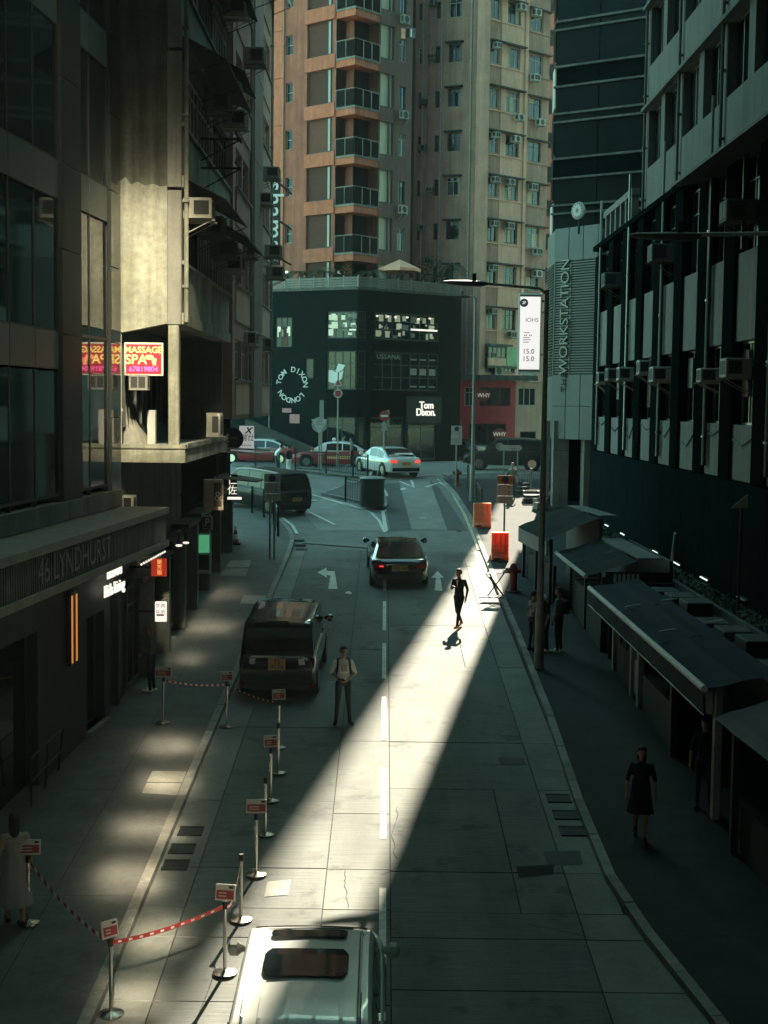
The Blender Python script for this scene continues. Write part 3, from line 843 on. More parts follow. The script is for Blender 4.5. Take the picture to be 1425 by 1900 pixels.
awning(L2.e, f2, 0.4, 6.0, 17.1, 0.95, 0.5); awning(L2.e, f2, 6.2, 9.4, 18.1, 0.75, 0.4)
awning(L2.e, f2, 0.4, 4.5, 20.1, 0.95, 0.5); awning(L2.e, f2, 5.4, 9.3, 20.3, 0.8, 0.45)
awning(L2.e, f2, 0.3, 9.3, 23.2, 0.95, 0.5)
for u, z, k, m_ in ((0.62, 13.05, 'box', 'ac'), (2.9, 12.95, 'box', 'conc_dark'), (5.5, 12.7, 'box', 'conc_dark'), (4.2, 16.2, 'box', 'conc_dark'), (7.3, 12.5, 'box', 'ac'),
                    (6.6, 17.0, 'box', 'conc_dark'), (8.2, 16.6, 'box', 'ac'), (2.5, 19.0, 'box', 'conc_dark'), (8.0, 19.6, 'box', 'ac')):
    ac(L2.e, f2, u, z, k, 0.72, 0.46, 0.62, m_)
b = MB(f2)      # drying rack poles
for z in (14.6, 15.3):
    b.box(3.0, 3.06, -1.0, 0, z, z + 0.05); b.cyl((3.03, -0.95, z), (3.03, 0, z - 0.5), 0.02, None, 5); b.box(2.4, 3.7, -0.95, -0.9, z + 0.05, z + 0.09)
b.build('drying_rack', M['iron'], L2.e)
# first floor open corner with slab
b = MB(L2.inv)
b.box(-6.2, -4.52, 31.12, 39.4, 7.52, 7.84)
b.box(-6.2, -4.50, 31.08, 31.28, 7.84, 7.93); b.box(-4.66, -4.48, 31.3, 39.3, 7.841, 7.95)
b.build('floor_slab', M['conc_old'], L2.e)
MB(L2.inv).box(-16, -6.05, 31.3, 40.9, 0.5, 10.6).build('recessed_wall', M['conc_dark'], L2.e)
g2 = L2.fm((-6.05, 31.25), (0, 1))
for ua, ub in ((0.4, 2.6), (3.2, 5.6), (6.2, 8.8)): window(L2.e, g2, ua, ub, 8.3, 10.2, 3, (1, .4), 'frame_d', ['glass', 'glass_soft'], -0.08, 0.06)
b = MB(L2.inv); b.box(-6.0, -4.62, 39.0, 39.15, 7.85, 10.6); b.build('partition', M['conc_dark'], L2.e)
ac(L2.e, s2, 0.55, 9.15, 'box', 0.42, 0.35, 0.3, 'conc_grey', False)
ac(L2.e, L2.fm((-4.6, 36.2), (0, 1)), 0.0, 8.0, 'fan', 0.8, 0.62, 0.3, 'ac', False)
ac(L2.e, s2, 0.22, 6.45, 'box', 0.46, 0.32, 0.35, 'ac')
b = MB(s2)
for i in range(5): b.add([(0.06 + 0.12 * i, 0.5 + .1 * i, 7.86), (0.24 + 0.13 * i, 0.45 + .1 * i, 7.86), (0.10 + 0.07 * i, 0.6, 8.9 - 0.13 * i)], [(0, 1, 2)])
b.build('folded_tarpaulin', M['cover'], L2.e)
pipe(L2.e, s2, 0.10, 7.9, 10.4, 0.03, 'frame_w', 0.02)
MB(s2).box(0.62, 0.8, 0.5, 0.7, 7.86, 8.7).build('cabinet', M['sign_g'], L2.e)

# massage sign fixed under the flank wall
sp = thing('spa_sign', 'red lit massage spa sign with yellow letters and a pink phone number', 'sign', (0, 0, 0))
sp.matrix_world = FM((-6.1, 31.25), (1, 0)) @ T(0.64, -0.05, 9.85)
MB().bbox(-0.44, 0.44, -0.05, 0.04, -0.37, 0.37, 0.012).build('sign_box', M['frame_w'], sp)
MB().box(-0.40, 0.40, -0.062, -0.049, -0.33, 0.33).build('sign_face', M['lit_crimson'], sp)
text('MASSAGE', M['lit_yellow'], 0.20, sp, T(0, -0.066, 0.20), extrude=0.004, bold=0.003)
text('SPA', M['lit_yellow'], 0.30, sp, T(-0.17, -0.066, -0.02), extrude=0.004, bold=0.004)
text('67819804', M['lit_pink'], 0.165, sp, T(0, -0.066, -0.23), extrude=0.004, bold=0.002)
b = MB()
b.prism([(0.13 + 0.11 * math.cos(a), -0.064, 0.04 + 0.06 * math.sin(a)) for a in [i * pi / 6 for i in range(12)]], (0, -0.004, 0))
b.prism([(0.17, -0.063, 0.02), (0.30, -0.063, 0.02), (0.28, -0.063, -0.14), (0.21, -0.063, -0.14)], (0, -0.004, 0))
b.build('foot_emblem', M['lit_skin'], sp)

# ================================================================== left: pink rendered block beyond
L3 = Bld('apartment_block', 'grey pink rendered apartment block overhanging the left pavement at the corner', 'building', (-6, 48, ground(48)))
f3 = L3.fm((-4.55, 41.0), (0, 1))
e3 = L3.fm((-14, 41.0), (1, 0))
L3.mass([(-4.9, 41.3), (-4.9, 54.0), (-16, 54.0), (-16, 41.3)], 8.41, 30, 'pink_grey', 'inner_wall')
MB(e3).box(0, 9.44, 0, 0.3, 8.4, 30).build('flank_wall', M['pink'], L3.e)
holes = []
for k in range(7):
    z0 = 9.62 + 2.85 * k
    holes += [(0.7, 2.5, z0, z0 + 1.2), (2.75, 4.6, z0, z0 + 1.2), (8.5, 10.3, z0, z0 + 1.2), (10.5, 12.4, z0, z0 + 1.2)]
b = MB(f3); holes_wall(b, 0, 13.1, 8.4, 30, holes, 0.25); b.quad((0, 0, 8.4), (0, 0.3, 8.4), (13.1, 0.3, 8.4), (13.1, 0, 8.4)); b.build('street_wall', M['pink'], L3.e)
for h in holes:
    window(L3.e, f3, *h, 3, (1.0, 0.4), random.choice(['frame_w', 'frame_al']), ['glass', 'glass_soft', 'glass'], 0.12, 0.05)
for k in range(7):
    z0 = 9.62 + 2.85 * k
    for a, c in ((0.6, 4.7), (8.4, 12.5)):
        MB(f3).box(a, c, -0.05, 0.0, z0 - 1.1, z0 - 0.06).build('spandrel_panel', M['panel_pale'] if k < 2 else M['pink'], L3.e)
        MB(f3).box(a - 0.05, c + 0.05, -0.12, 0.0, z0 - 0.06, z0 - 0.002).build('window_sill', M['conc_grey'], L3.e)
b = MB(f3)
for k in range(7): b.box(5.0, 8.1, -0.16, 0.0, 8.4 + 2.85 * k, 8.4 + 2.85 * k + 2.82)
b.build('pilaster', M['pink_grey'], L3.e)
for u in (4.85, 8.25, 12.8): pipe(L3.e, f3, u, 8.4, 30, 0.05, 'conc_grey', 0.08)
for u, z, k in ((3.4, 10.85, 'box'), (3.4, 13.5, 'box'), (9.5, 10.75, 'box'), (7.6, 15.8, 'box'), (10.4, 14.2, 'box'), (9.0, 17.1, 'box'), (11.7, 13.4, 'box'), (3.1, 19.3, 'box')):
    ac(L3.e, f3, u + random.uniform(-.3, .3), z + random.uniform(-.2, .2), k, random.choice([.6, .75, .68]), random.choice([.4, .5, .45]), random.choice([.4, .55, .66]), random.choice(['ac', 'conc_grey', 'frame_al']))
awning(L3.e, f3, 9.5, 12.9, 25.2, .8, 1.2); awning(L3.e, f3, 0.5, 4.0, 22.6, 0.9, 0.9)
# shops under the overhang
b = MB(L3.inv)
b.box(-16, -6.05, 41.0, 53.9, 1.8, 8.42)
b.build('shop_wall', M['black_clad'], L3.e)
g3 = L3.fm((-6.05, 31.3), (0, 1))
for ua, ub, zb in ((0.4, 2.0, 2.2), (2.4, 4.6, 2.4), (5.0, 7.4, 2.6), (7.8, 10.0, 2.8), (10.4, 12.8, 2.9), (13.2, 15.8, 3.0), (16.2, 19.5, 3.2)):
    window(L3.e, g3, ua, ub, zb, zb + 2.4, 2, (1, .25), 'frame_d', ['glass', 'glass_soft'], -0.1, 0.07, name='shop_window')
    MB(g3).box(ua - 0.15, ub + 0.15, -0.5, 0.0, zb + 2.5, zb + 2.62).build('shop_canopy', M['stall_dark'], L3.e)
    MB(g3).box(ub + 0.02, ub + 0.32, -0.42, 0.0, 1.6, zb + 2.4).build('shop_pier', M['conc_dark'], L3.e)
# ================================================================== black three-storey shop on the far corner
CZ = 5.4
B = Bld('corner_shop_building', 'black clad three storey corner shop with gridded windows under a roof terrace', 'building', (-1.67, 82, CZ))
ur = Vector((.788, .616)).normalized(); ul = Vector((-.9, .438)).normalized()
c0 = Vector((-1.67, 82.0))
fr = B.fm(c0, ur)                                   # right face, u from the corner
LL = 11.0
pl = c0 + ul * LL
fl = B.fm(pl, -ul)                                  # left face, u ends at the corner
pr = c0 + ur * 8.1
back = Vector((ul.x * 6, ul.y + 14))
B.mass([c0 + Vector((0, .5)), pr + Vector((-.3, .2)), pr + Vector((-2, 12)), pl + Vector((1, 12)), pl + Vector((.3, .3))], CZ - 1, 15.2, 'black_clad', 'inner_wall')
rh = [(1.2, 6.3, 12.78, 14.4), (1.2, 6.3, 9.75, 12.05), (1.0, 3.6, 5.5, 8.1), (3.9, 6.2, 5.5, 8.1), (0.02, 0.66, 12.78, 14.4), (0.02, 0.66, 9.75, 12.05), (0.02, 0.66, 5.5, 8.1)]
b = MB(fr); holes_wall(b, 0, 8.1, CZ - .5, 15.65, rh, 0.5); b.build('right_wall', M['black_clad'], B.e)
lh = [(8.9, 10.98, 12.78, 14.4), (8.9, 10.98, 9.75, 12.05), (8.9, 10.98, 5.5, 8.1), (5.3, 6.5, 12.3, 14.1), (7.4, 8.0, 10.4, 11.6)]
b = MB(fl); holes_wall(b, 0, LL, CZ - .5, 15.65, lh, 0.5); b.build('left_wall', M['black_clad'], B.e)
lit = ['lit_dim', 'glass_soft', 'glass_soft', 'glass_soft']
window(B.e, fr, *rh[0], 7, (1.3, 1, 1), 'frame_d', 'glass', 0.1, 0.08)
window(B.e, fr, *rh[1], 7, (1, 1, 1), 'frame_d', 'glass', 0.1, 0.06)
window(B.e, fr, *rh[2], 2, (1, .3), 'frame_d', 'glass', 0.1, 0.07, name='shop_window')
window(B.e, fr, *rh[3], 2, (1, .3), 'frame_d', 'glass', 0.1, 0.07, name='shop_window')
for h in rh[4:]: window(B.e, fr, *h, 1, (1, 1, 1), 'frame_d', 'glass_soft', 0.1, 0.06)
window(B.e, fl, *lh[0], 4, (1.3, 1, 1), 'frame_d', 'glass', 0.1, 0.08)
window(B.e, fl, *lh[1], 4, (1, 1, 1), 'frame_d', 'glass', 0.1, 0.07)
window(B.e, fl, *lh[2], 2, (1, .3), 'frame_d', 'glass', 0.1, 0.07, name='shop_window')
window(B.e, fl, *lh[3], 3, (1, 1.2, 1), 'frame_d', ['glass_soft', 'glass_soft', 'blind'], 0.1, 0.05)
window(B.e, fl, *lh[4], 1, (1, 1), 'frame_d', 'glass_soft', 0.1, 0.05)
# lit ceiling lamps and shelves behind the top windows
for k, u in enumerate((1.5, 2.3, 2.9, 3.8, 4.7, 5.6)):
    MB(fr).lathe([(0.0, -0.05), (0.07, -0.04), (0.09, 0.04), (0.0, 0.06)], (u, 0.09, 14.16 + 0.06 * math.sin(k * 3)), 10).build('spot_lamp', M['lit_w'], B.e)
MB(fr).box(4.1, 6.2, 0.06, 0.09, 13.42, 13.52).build('light_strip', M['lit_w'], B.e)
def interior(F_, u0, u1, z0, z1, n, rows_, name='lit_shelf'):
    """goods, rails and lit wall seen through the panes"""
    for i in range(n):
        for r in range(rows_):
            a, c = u0 + (u1 - u0) * i / n, u0 + (u1 - u0) * (i + 1) / n
            e, f = z0 + (z1 - z0) * r / rows_, z0 + (z1 - z0) * (r + 1) / rows_
            for q in range(random.choice([1, 2, 2, 3])):
                w, h = (c - a) * random.uniform(.18, .7), (f - e) * random.uniform(.2, .85)
                x, z = random.uniform(a, c - w), random.uniform(e, f - h)
                d = .085 + .004 * q + random.uniform(0, .003)
                MB(F_).box(x, x + w, d, d + .012, z, z + h).build(name, M[random.choice(['lit_dim', 'lit_faint', 'lit_faint', 'lit_faint', 'cover'])], B.e)
interior(fr, 1.3, 6.2, 12.88, 14.3, 7, 3)
interior(fl, 8.95, 10.95, 12.88, 14.3, 3, 3)
interior(fl, 5.35, 6.45, 12.9, 13.6, 3, 1)
for i in range(3):
    for z in (9.95, 10.7, 11.6):
        MB(fr).box(4.1 + 0.75 * i, 4.6 + 0.75 * i, 0.08, 0.105, z, z + (0.09 if z != 10.7 else 0.4)).build('window_poster', M['sign_g'], B.e)
b = MB(fl); b.prism([(9.0, 0.09, 10.9), (9.0, 0.09, 10.2), (9.5, 0.09, 10.1), (9.9, 0.09, 10.4), (10.1, 0.09, 11.2), (9.65, 0.09, 11.3), (9.5, 0.09, 10.9)], (0, 0.01, 0)); b.build('window_poster', M['letter_w'], B.e)
for u0, u1, z0, z1 in ((1.0, 6.3, 12.1, 12.7), (1.0, 6.3, 8.2, 9.7)):
    for k in range(6):
        w = (u1 - u0) / 6
        MB(fr).bbox(u0 + k * w + 0.015, u0 + (k + 1) * w - 0.015, -0.03, 0.02, z0, z1, 0.008).build('cladding_panel', M['dark_tile'], B.e)
for k in range(3):
    MB(fl).bbox(8.95 + k * 0.67, 8.95 + (k + 1) * 0.67 - 0.03, -0.03, 0.02, 8.2, 9.7, 0.008).build('cladding_panel', M['dark_tile'], B.e)
# storefront sign
MB(fr).box(3.7, 6.5, -0.12, -0.04, 7.75, 9.4).build('sign_board', M['ink'], B.e)
text('Tom', M['lit_w'], 0.62, B.e, fr @ T(5.25, -0.14, 8.85), extrude=0.02, bold=0.01, spacing=0.92)
text('Dixon.', M['lit_w'], 0.62, B.e, fr @ T(5.2, -0.14, 8.42), extrude=0.02, bold=0.01, spacing=0.92)
text('USSANA', M['sign_g'], 0.45, B.e, fr @ T(2.3, -0.02, 11.75), extrude=0.01, spacing=1.1)
ring = 'TOM DIXON LONDON '
for i, ch in enumerate(ring):
    if ch == ' ': continue
    a = rad(118 + 52) - i * 2 * pi / len(ring)
    put(text_mesh(ch, M['letter_w'], 0.46, 0.015, bold=0.006), 'ring_letter', B.e, fl @ T(6.55 + 0.92 * math.cos(a), -0.03, 10.0 + 0.92 * math.sin(a)) @ RX90 @ RZ(a - pi / 2))
for u_, z_, w_, h_ in ((6.2, 8.45, .62, .26), (6.75, 7.95, .68, .55)): MB(fl).box(u_ - w_ / 2, u_ + w_ / 2, -.05, -.02, z_ - h_ / 2, z_ + h_ / 2).build('notice', M['pink_plate'], B.e)
# roof terrace parapet: boards of the screen
b = MB(fr); b.box(-0.1, 8.2, -0.08, 0.2, 15.65, 15.8); b.build('coping', M['conc_dark'], B.e)
b = MB(fl); b.box(0, LL - 0.02, -0.08, 0.2, 15.65, 15.8); b.build('coping', M['conc_dark'], B.e)
for F_, n, L_ in ((fr, 8, 8.0), (fl, 11, 11.0)):
    for k in range(n):
        w = L_ / n
        for j in range(4):
            MB(F_).box(k * w + 0.03, (k + 1) * w - 0.03, 0.0, 0.03, 15.83 + 0.15 * j, 15.95 + 0.15 * j).build('screen_board', M['conc_grey'], B.e)
        MB(F_).box(k * w - 0.03, k * w + 0.03, -0.02, 0.06, 15.8, 16.5).build('screen_post', M['galv'], B.e)
# terrace floor
MB(B.inv).prism([(c0.x, c0.y + 0.4, 15.5), (pr.x - .2, pr.y, 15.5), (4, 97, 15.5), (-12, 97, 15.5), (pl.x, pl.y + .3, 15.5)], (0, 0, 0.1)).build('terrace_floor', M['conc_dark'], B.e)

# parasol on the terrace
pp = at(741, 530, 86.5)
para = thing('parasol', 'salmon canvas parasol with a fringed edge on the roof terrace', 'parasol', (pp.x, pp.y, 15.6))
MB().cyl((0, 0, 0), (0, 0, 2.2), 0.035).build('pole', M['wood'], para)
MB().lathe([(0.3, 0.0), (0.3, 0.07), (0.06, 0.1)], (0, 0, 0), 14).build('base', M['iron'], para)
b = MB()
N = 8; R_ = 1.32
for i in range(N):
    a0, a1 = 2 * pi * i / N, 2 * pi * (i + 1) / N
    p0 = Vector((R_ * math.cos(a0), R_ * math.sin(a0), 1.72)); p1 = Vector((R_ * math.cos(a1), R_ * math.sin(a1), 1.72))
    mid = (p0 + p1) / 2 * 0.97 + Vector((0, 0, 0.03)); top = Vector((0, 0, 2.3))
    b.add([p0, mid, p1, top], [(0, 1, 3), (1, 2, 3)])
    dn = Vector((0, 0, -0.2))
    b.add([p0, p0 + dn, mid + dn * 0.85, mid, p1 + dn, p1], [(0, 1, 2, 3), (3, 2, 4, 5)])
b.build('canopy', M['umbrella'], para)

# ================================================================== plants
def leaf_card(b, p, d, l, w):
    d = d.normalized()
    s = d.cross(Vector((0, 0, 1)))
    s = (s if s.length > 0.05 else Vector((1, 0, 0))).normalized() * w
    m_ = p + d * l * 0.5 + Vector((0, 0, 0.12 * l))
    b.add([p, m_ - s, p + d * l - Vector((0, 0, 0.15 * l)), m_ + s], [(0, 1, 2, 3)])
def shrub(label, loc, r, h, n=130, m='leaf', name='shrub', group='shrubs on the roof terrace'):
    t = thing(name, label, 'plant', loc, random.uniform(0, 6), group)
    b = MB(); st = MB()
    for k in range(5):
        a = random.uniform(0, 2 * pi); st.cyl((0, 0, 0), (0.5 * r * math.cos(a), 0.5 * r * math.sin(a), h * 0.7), 0.025, 0.01, 5)
    for k in range(n):
        a = random.uniform(0, 2 * pi); q = random.random() ** 0.6; z = h * (0.15 + 0.85 * random.random())
        rr = r * q * (1.1 - 0.5 * z / h)
        p = Vector((rr * math.cos(a), rr * math.sin(a), z))
        leaf_card(b, p, Vector((math.cos(a) + random.uniform(-.6, .6), math.sin(a) + random.uniform(-.6, .6), random.uniform(-.5, .7))), random.uniform(.14, .3), random.uniform(.04, .08))
    st.build('stem', M['bark'], t); b.build('leaves', M[m], t)
    return t
def palm(label, loc, h, r, m='leaf'):
    t = thing('palm', label, 'plant', loc, random.uniform(0, 6), 'palms on the roof terrace')
    MB().cyl((0, 0, 0), (0.05, 0, h), 0.07, 0.05, 8).build('trunk', M['bark'], t)
    b = MB()
    for k in range(11):
        a = 2 * pi * k / 11 + random.uniform(-.2, .2); up = random.uniform(.3, 1.0)
        pts = [Vector((r * s * math.cos(a), r * s * math.sin(a), h + r * (up * s - 1.1 * s * s))) for s in (0, .25, .5, .75, 1)]
        for p, q in zip(pts[:-1], pts[1:]):
            for j in range(3):
                c = p.lerp(q, j / 3); d = (q - p).normalized(); sd_ = d.cross(Vector((0, 0, 1))).normalized()
                for s in (-1, 1): leaf_card(b, c, d * 0.7 + sd_ * s + Vector((0, 0, -.25)), r * 0.32, 0.03)
    b.build('fronds', M[m], t)
    return t
for i, (px, y, r, h) in enumerate(((560, 86, .55, 1.5), (600, 85.5, .5, 1.6), (640, 85, .6, 1.5), (690, 85.5, .6, 1.5), (772, 87.5, .7, 1.8), (796, 88.5, .8, 2.4), (815, 89, .6, 1.5))):
    p = at(px, 530, y)
    if i in (0, 1, 3): palm('palm with drooping fronds behind the terrace screen, ' + ('nearest the orange wall end', 'left of the corner lamp', '', 'just left of the parasol')[i], (p.x, p.y, 15.6), h * 0.85, 1.2)
    else: shrub('leafy shrub behind the terrace screen, ' + {2: 'beneath the stacked balconies', 4: 'partly under the parasol edge', 5: 'tallest one right of the parasol', 6: 'last one at the right end'}[i], (p.x, p.y, 15.6), r * 1.25, h * 1.15, 320)
palm('palm rising in front of the taupe wall window right of the parasol', (at(838, 520, 89.5).x, 89.5, 15.4), 2.4, 1.0)
for k, px in enumerate((532, 629)):
    p = at(px, 505, 87)
    o = thing('terrace_lamp', ('small white globe lamp by the orange wall above the terrace', 'small white globe lamp under the stacked balconies')[k], 'lamp', p)
    MB().lathe([(0, -.1), (.08, -.06), (.1, 0), (.08, .06), (0, .1)], (0, 0, 0), 12).build('globe', M['lit_w'], o, smooth=True)
    MB().box(-.02, .02, 0.05, 0.5, -.02, .02).build('arm', M['iron'], o)

# ================================================================== orange apartment tower with stacked balconies
O = Bld('orange_apartment_tower', 'orange tiled apartment tower with stacked corner balconies above the black shop', 'building', (-2, 88, 5.6))
oc = Vector(at(657, 300, 85.5).xy)
orr = Vector((.67, .743)).normalized(); ol = Vector((-.766, .643)).normalized()
p_l = oc + ol * 14
fO_r = O.fm(oc, orr)
fO_l = O.fm(p_l, -ol)          # u 0..14, corner at 14
O.mass([oc + Vector((0, 2.2)), oc + orr * 5.2 + Vector((-.2, .5)), oc + orr * 5.2 + Vector((-.2, 14)), p_l + Vector((0, 14)), p_l + Vector((1.5, .2))], 5, 80, 'brown', 'inner_wall')
NF = 6
fz = [18.2 + 2.95 * k for k in range(-1, 22)]
# left face: brown wall with orange bands, blinds in the windows
lholes, lw = [], []
for z in fz[:9]:
    lholes.append((10.0, 12.15, z + 0.42, z + 2.5)); lholes.append((8.15, 8.75, z + 0.9, z + 2.1))
b = MB(fO_l); holes_wall(b, 0, 12.45, 6, 80, lholes, 0.3); b.build('left_wall', M['brown'], O.e)
for z in fz[:9]:
    window(O.e, fO_l, 10.0, 12.15, z + 0.42, z + 2.5, 1, (1,), 'frame_d', 'blind', 0.12, 0.06)
    MB(fO_l).box(11.72, 11.9, 0.10, 0.14, z + 0.48, z + 2.45).build('window_mullion', M['frame_al'], O.e)
    window(O.e, fO_l, 8.15, 8.75, z + 0.9, z + 2.1, 1, (1, 1), 'frame_al', 'glass', 0.12, 0.05)
    MB(fO_l).bbox(9.85, 12.42, -0.10, 0.0, z - 0.45, z + 0.38, 0.02).build('orange_band', M['orange'], O.e)
    for k in range(3): MB(fO_l).box(5.2 + 0.9 * k + 0.01, 6.1 + 0.9 * k - 0.01, -0.05, 0.0, z - 0.45, z + 2.46).build('tile_panel', M['orange'], O.e)
MB(fO_l).box(0, 5.18, -0.05, 0, 6, 46).build('tile_panel', M['orange'], O.e)
pipe(O.e, fO_l, 8.02, 8, 40, 0.05, 'taupe', 0.1)
for z in (fz[1] + 1.3, fz[3] + 0.4, fz[4] + 2.2): ac(O.e, fO_l, 6.1, z, 'fan', 0.9, 0.6, 0.4, 'ac')
# corner: recessed glazing behind the balconies
for z in fz[:9]:
    a = MB(fO_r); a.box(0.9, 2.2, 0.9, 1.0, z, z + 2.95); a.build('balcony_back_wall', M['rail_glass'], O.e)
    a = MB(fO_l); a.box(12.45, 13.1, 0.9, 1.0, z, z + 2.95); a.build('balcony_back_wall', M['brown'], O.e)
    # slab: an L round the corner
    b = MB(O.inv)
    A_, B_, C_ = oc + ol * 1.55, oc, oc + orr * 2.25
    D_ = C_ + Vector((-.62, .7)) * 1.6; E_ = A_ + Vector((.62, .7)) * 1.4
    b.prism([(q.x, q.y, z - 0.50) for q in (A_, B_, C_, D_, E_)], (0, 0, 0.40))
    b.build('balcony_slab', M['orange'], O.e)
    b = MB(O.inv)
    b.prism([(q.x, q.y, z - 0.10) for q in (A_ - orr * .05, B_ - (orr + ol) * .05, C_ - ol * .05, D_, E_)], (0, 0, 0.13))
    b.build('slab_edge', M['conc_grey'], O.e)
    # railing: posts and glass infill
    for P0, P1, n in ((A_, B_, 2), (B_, C_, 3)):
        for i in range(n + (1 if P0 is A_ else 1)):
            q = P0.lerp(P1, i / n)
            MB(O.inv).box(q.x - 0.025, q.x + 0.025, q.y - 0.025, q.y + 0.025, z + 0.03, z + 1.08).build('rail_post', M['frame_al'], O.e)
        MB(O.inv).tube([(P0.x, P0.y, z + 1.08), (P1.x, P1.y, z + 1.08)], 0.025, 6).build('hand_rail', M['frame_al'], O.e)
        d = (P1 - P0)
        for i in range(n):
            q0, q1 = P0 + d * ((i + .06) / n), P0 + d * ((i + .94) / n)
            MB(O.inv).prism([(q0.x, q0.y, z + 0.1), (q1.x, q1.y, z + 0.1), (q1.x, q1.y, z + 1.0), (q0.x, q0.y, z + 1.0)], (0.0, 0.012, 0)).build('railing_pane', M['rail_glass'], O.e)
    # bay window with pale curtains, then grey wall
    window(O.e, fO_r, 2.3, 3.5, z + 0.35, z + 2.55, 1, (1,), 'frame_d', 'curtain', 0.05, 0.07)
    MB(fO_r).box(3.1, 3.22, -0.02, 0.1, z + 0.4, z + 2.5).build('window_mullion', M['frame_d'], O.e)
    MB(fO_r).bbox(2.25, 3.6, -0.06, 0.3, z - 0.55, z + 0.33, 0.02).build('spandrel', M['grey_wall'], O.e)
rh = []
for i, z in enumerate(fz[:9]): rh.append((4.05, 4.75, z + 0.5, z + 1.9))
b = MB(fO_r); holes_wall(b, 3.55, 5.3, 6, 80, rh, 0.25); b.build('right_wall', M['grey_wall'], O.e)
for i, h in enumerate(rh):
    window(O.e, fO_r, *h, 2, (1, .35), 'frame_w' if i % 2 else 'frame_d', ['glass', 'glass_soft'], 0.1, 0.05)
    if i % 2 == 0: ac(O.e, fO_r, 4.4, h[2] - 0.65, 'fan', 0.62, 0.5, 0.3, 'ac')
b = MB(fO_r); b.box(0.0, 3.55, 0.35, 0.5, fz[9], 80); b.build('upper_wall', M['orange'], O.e)
b = MB(fO_l); b.box(12.45, 14, 0.35, 0.5, fz[9], 80); b.build('upper_wall', M['brown'], O.e)
# washing
wsh = thing('washing', 'pink and white washing hung out beside the bay windows high up', 'laundry', (oc.x + orr.x * 4.4 + .35, oc.y + orr.y * 4.4 - .45, fz[5] + 2.4))
MB().tube([(-.45, 0, 0.02), (.45, 0, .02)], 0.015, 5).build('pole', M['frame_al'], wsh)
for k, (x, w, h, m_) in enumerate(((-.36, .26, .62, 'umbrella'), (-.08, .2, .55, 'cl_black'), (.14, .12, .5, 'cl_white'), (.32, .2, .6, 'cl_grey'))):
    MB().add([(x - w / 2, -.01, 0), (x + w / 2, .01, 0), (x + w / 2 - .01, .05, -h * .5), (x + w / 2, -.01, -h), (x - w / 2, .02, -h * .96), (x - w / 2 + .01, .04, -h * .5)], [(0, 1, 2, 5), (5, 2, 3, 4)]).build('cloth', M[m_], wsh)
# balcony plants
for k in (1, 2, 4, 5):
    q = oc + (ol + orr) * 0.55
    shrub('potted plant on a corner balcony of the orange tower, ' + {1: 'lowest floor', 2: 'second floor up', 4: 'fourth floor up', 5: 'fifth floor up'}[k], (q.x - .25, q.y + .1, fz[k] + 0.03), 0.45, 1.1, 70, 'leaf_dark', 'potted_plant', 'plants on the balconies')
# vertical name sign
sh = thing('vertical_sign', 'tall narrow black sign with white letters reading downward on the orange tower', 'sign', at(510, 405, 82))
sh.rotation_euler = (0, 0, rad(-6))
MB().bbox(-.32, .32, -.08, .08, -2.75, 2.6, .02).build('sign_panel', M['ink'], sh)
text('shama', M['letter_w'], 1.5, sh, T(-0.02, -0.1, 0.1), rot=-pi / 2, extrude=0.01, spacing=1.1, bold=0.008)
text('E', M['letter_w'], 0.5, sh, T(0.0, -0.1, -2.4), rot=-pi / 2, extrude=0.01)
for z in (-2.2, 0, 2.2): MB().box(-.05, .05, 0.08, 5.5, z, z + .08).build('bracket', M['iron'], sh)

# ================================================================== cream and taupe tower
Cc = Vector((6.35, 93.0))
K = Bld('cream_apartment_tower', 'cream and taupe apartment tower with window air conditioners right of the orange tower', 'building', (6, 96, 5.6))
ur2 = Vector((.755, .656)); ul2 = Vector((-.94, .34)).normalized()
pk_l = Cc + ul2 * 4.9
END = 6.25
K.mass([Cc + Vector((0, .6)), Cc + ur2 * END + Vector((-.25, .1)), Cc + ur2 * END + Vector((-3, 14)), pk_l + Vector((-.5, 16)), pk_l + Vector((.0, .3))], 5, 85, 'taupe', 'inner_wall')
fK_r = K.fm(Cc, ur2); fK_l = K.fm(pk_l, -ul2)      # left face: u 0..4.9 with the corner at 4.9
kz = [21.28 - 1.35 + 2.92 * k for k in range(-4, 8)]   # sill heights
rh = []
for z in kz:
    rh += [(0.5, 1.35, z, z + 1.35), (2.05, 3.3, z, z + 1.35), (4.3, 5.55, z - .1, z + 1.25)]
b = MB(fK_r); b.cur = 0
holes_wall(b, 0, END, 5.3, 85, rh, 0.25); b.build('right_wall', M['taupe'], K.e)
for i, h in enumerate(rh):
    c = i % 3
    window(K.e, fK_r, *h, (2, 3, 2)[c], (1, .4), random.choice(['frame_w', 'frame_w', 'frame_d']), ['glass', 'glass', 'glass_soft', 'curtain' if c else 'glass'], 0.1, 0.05)
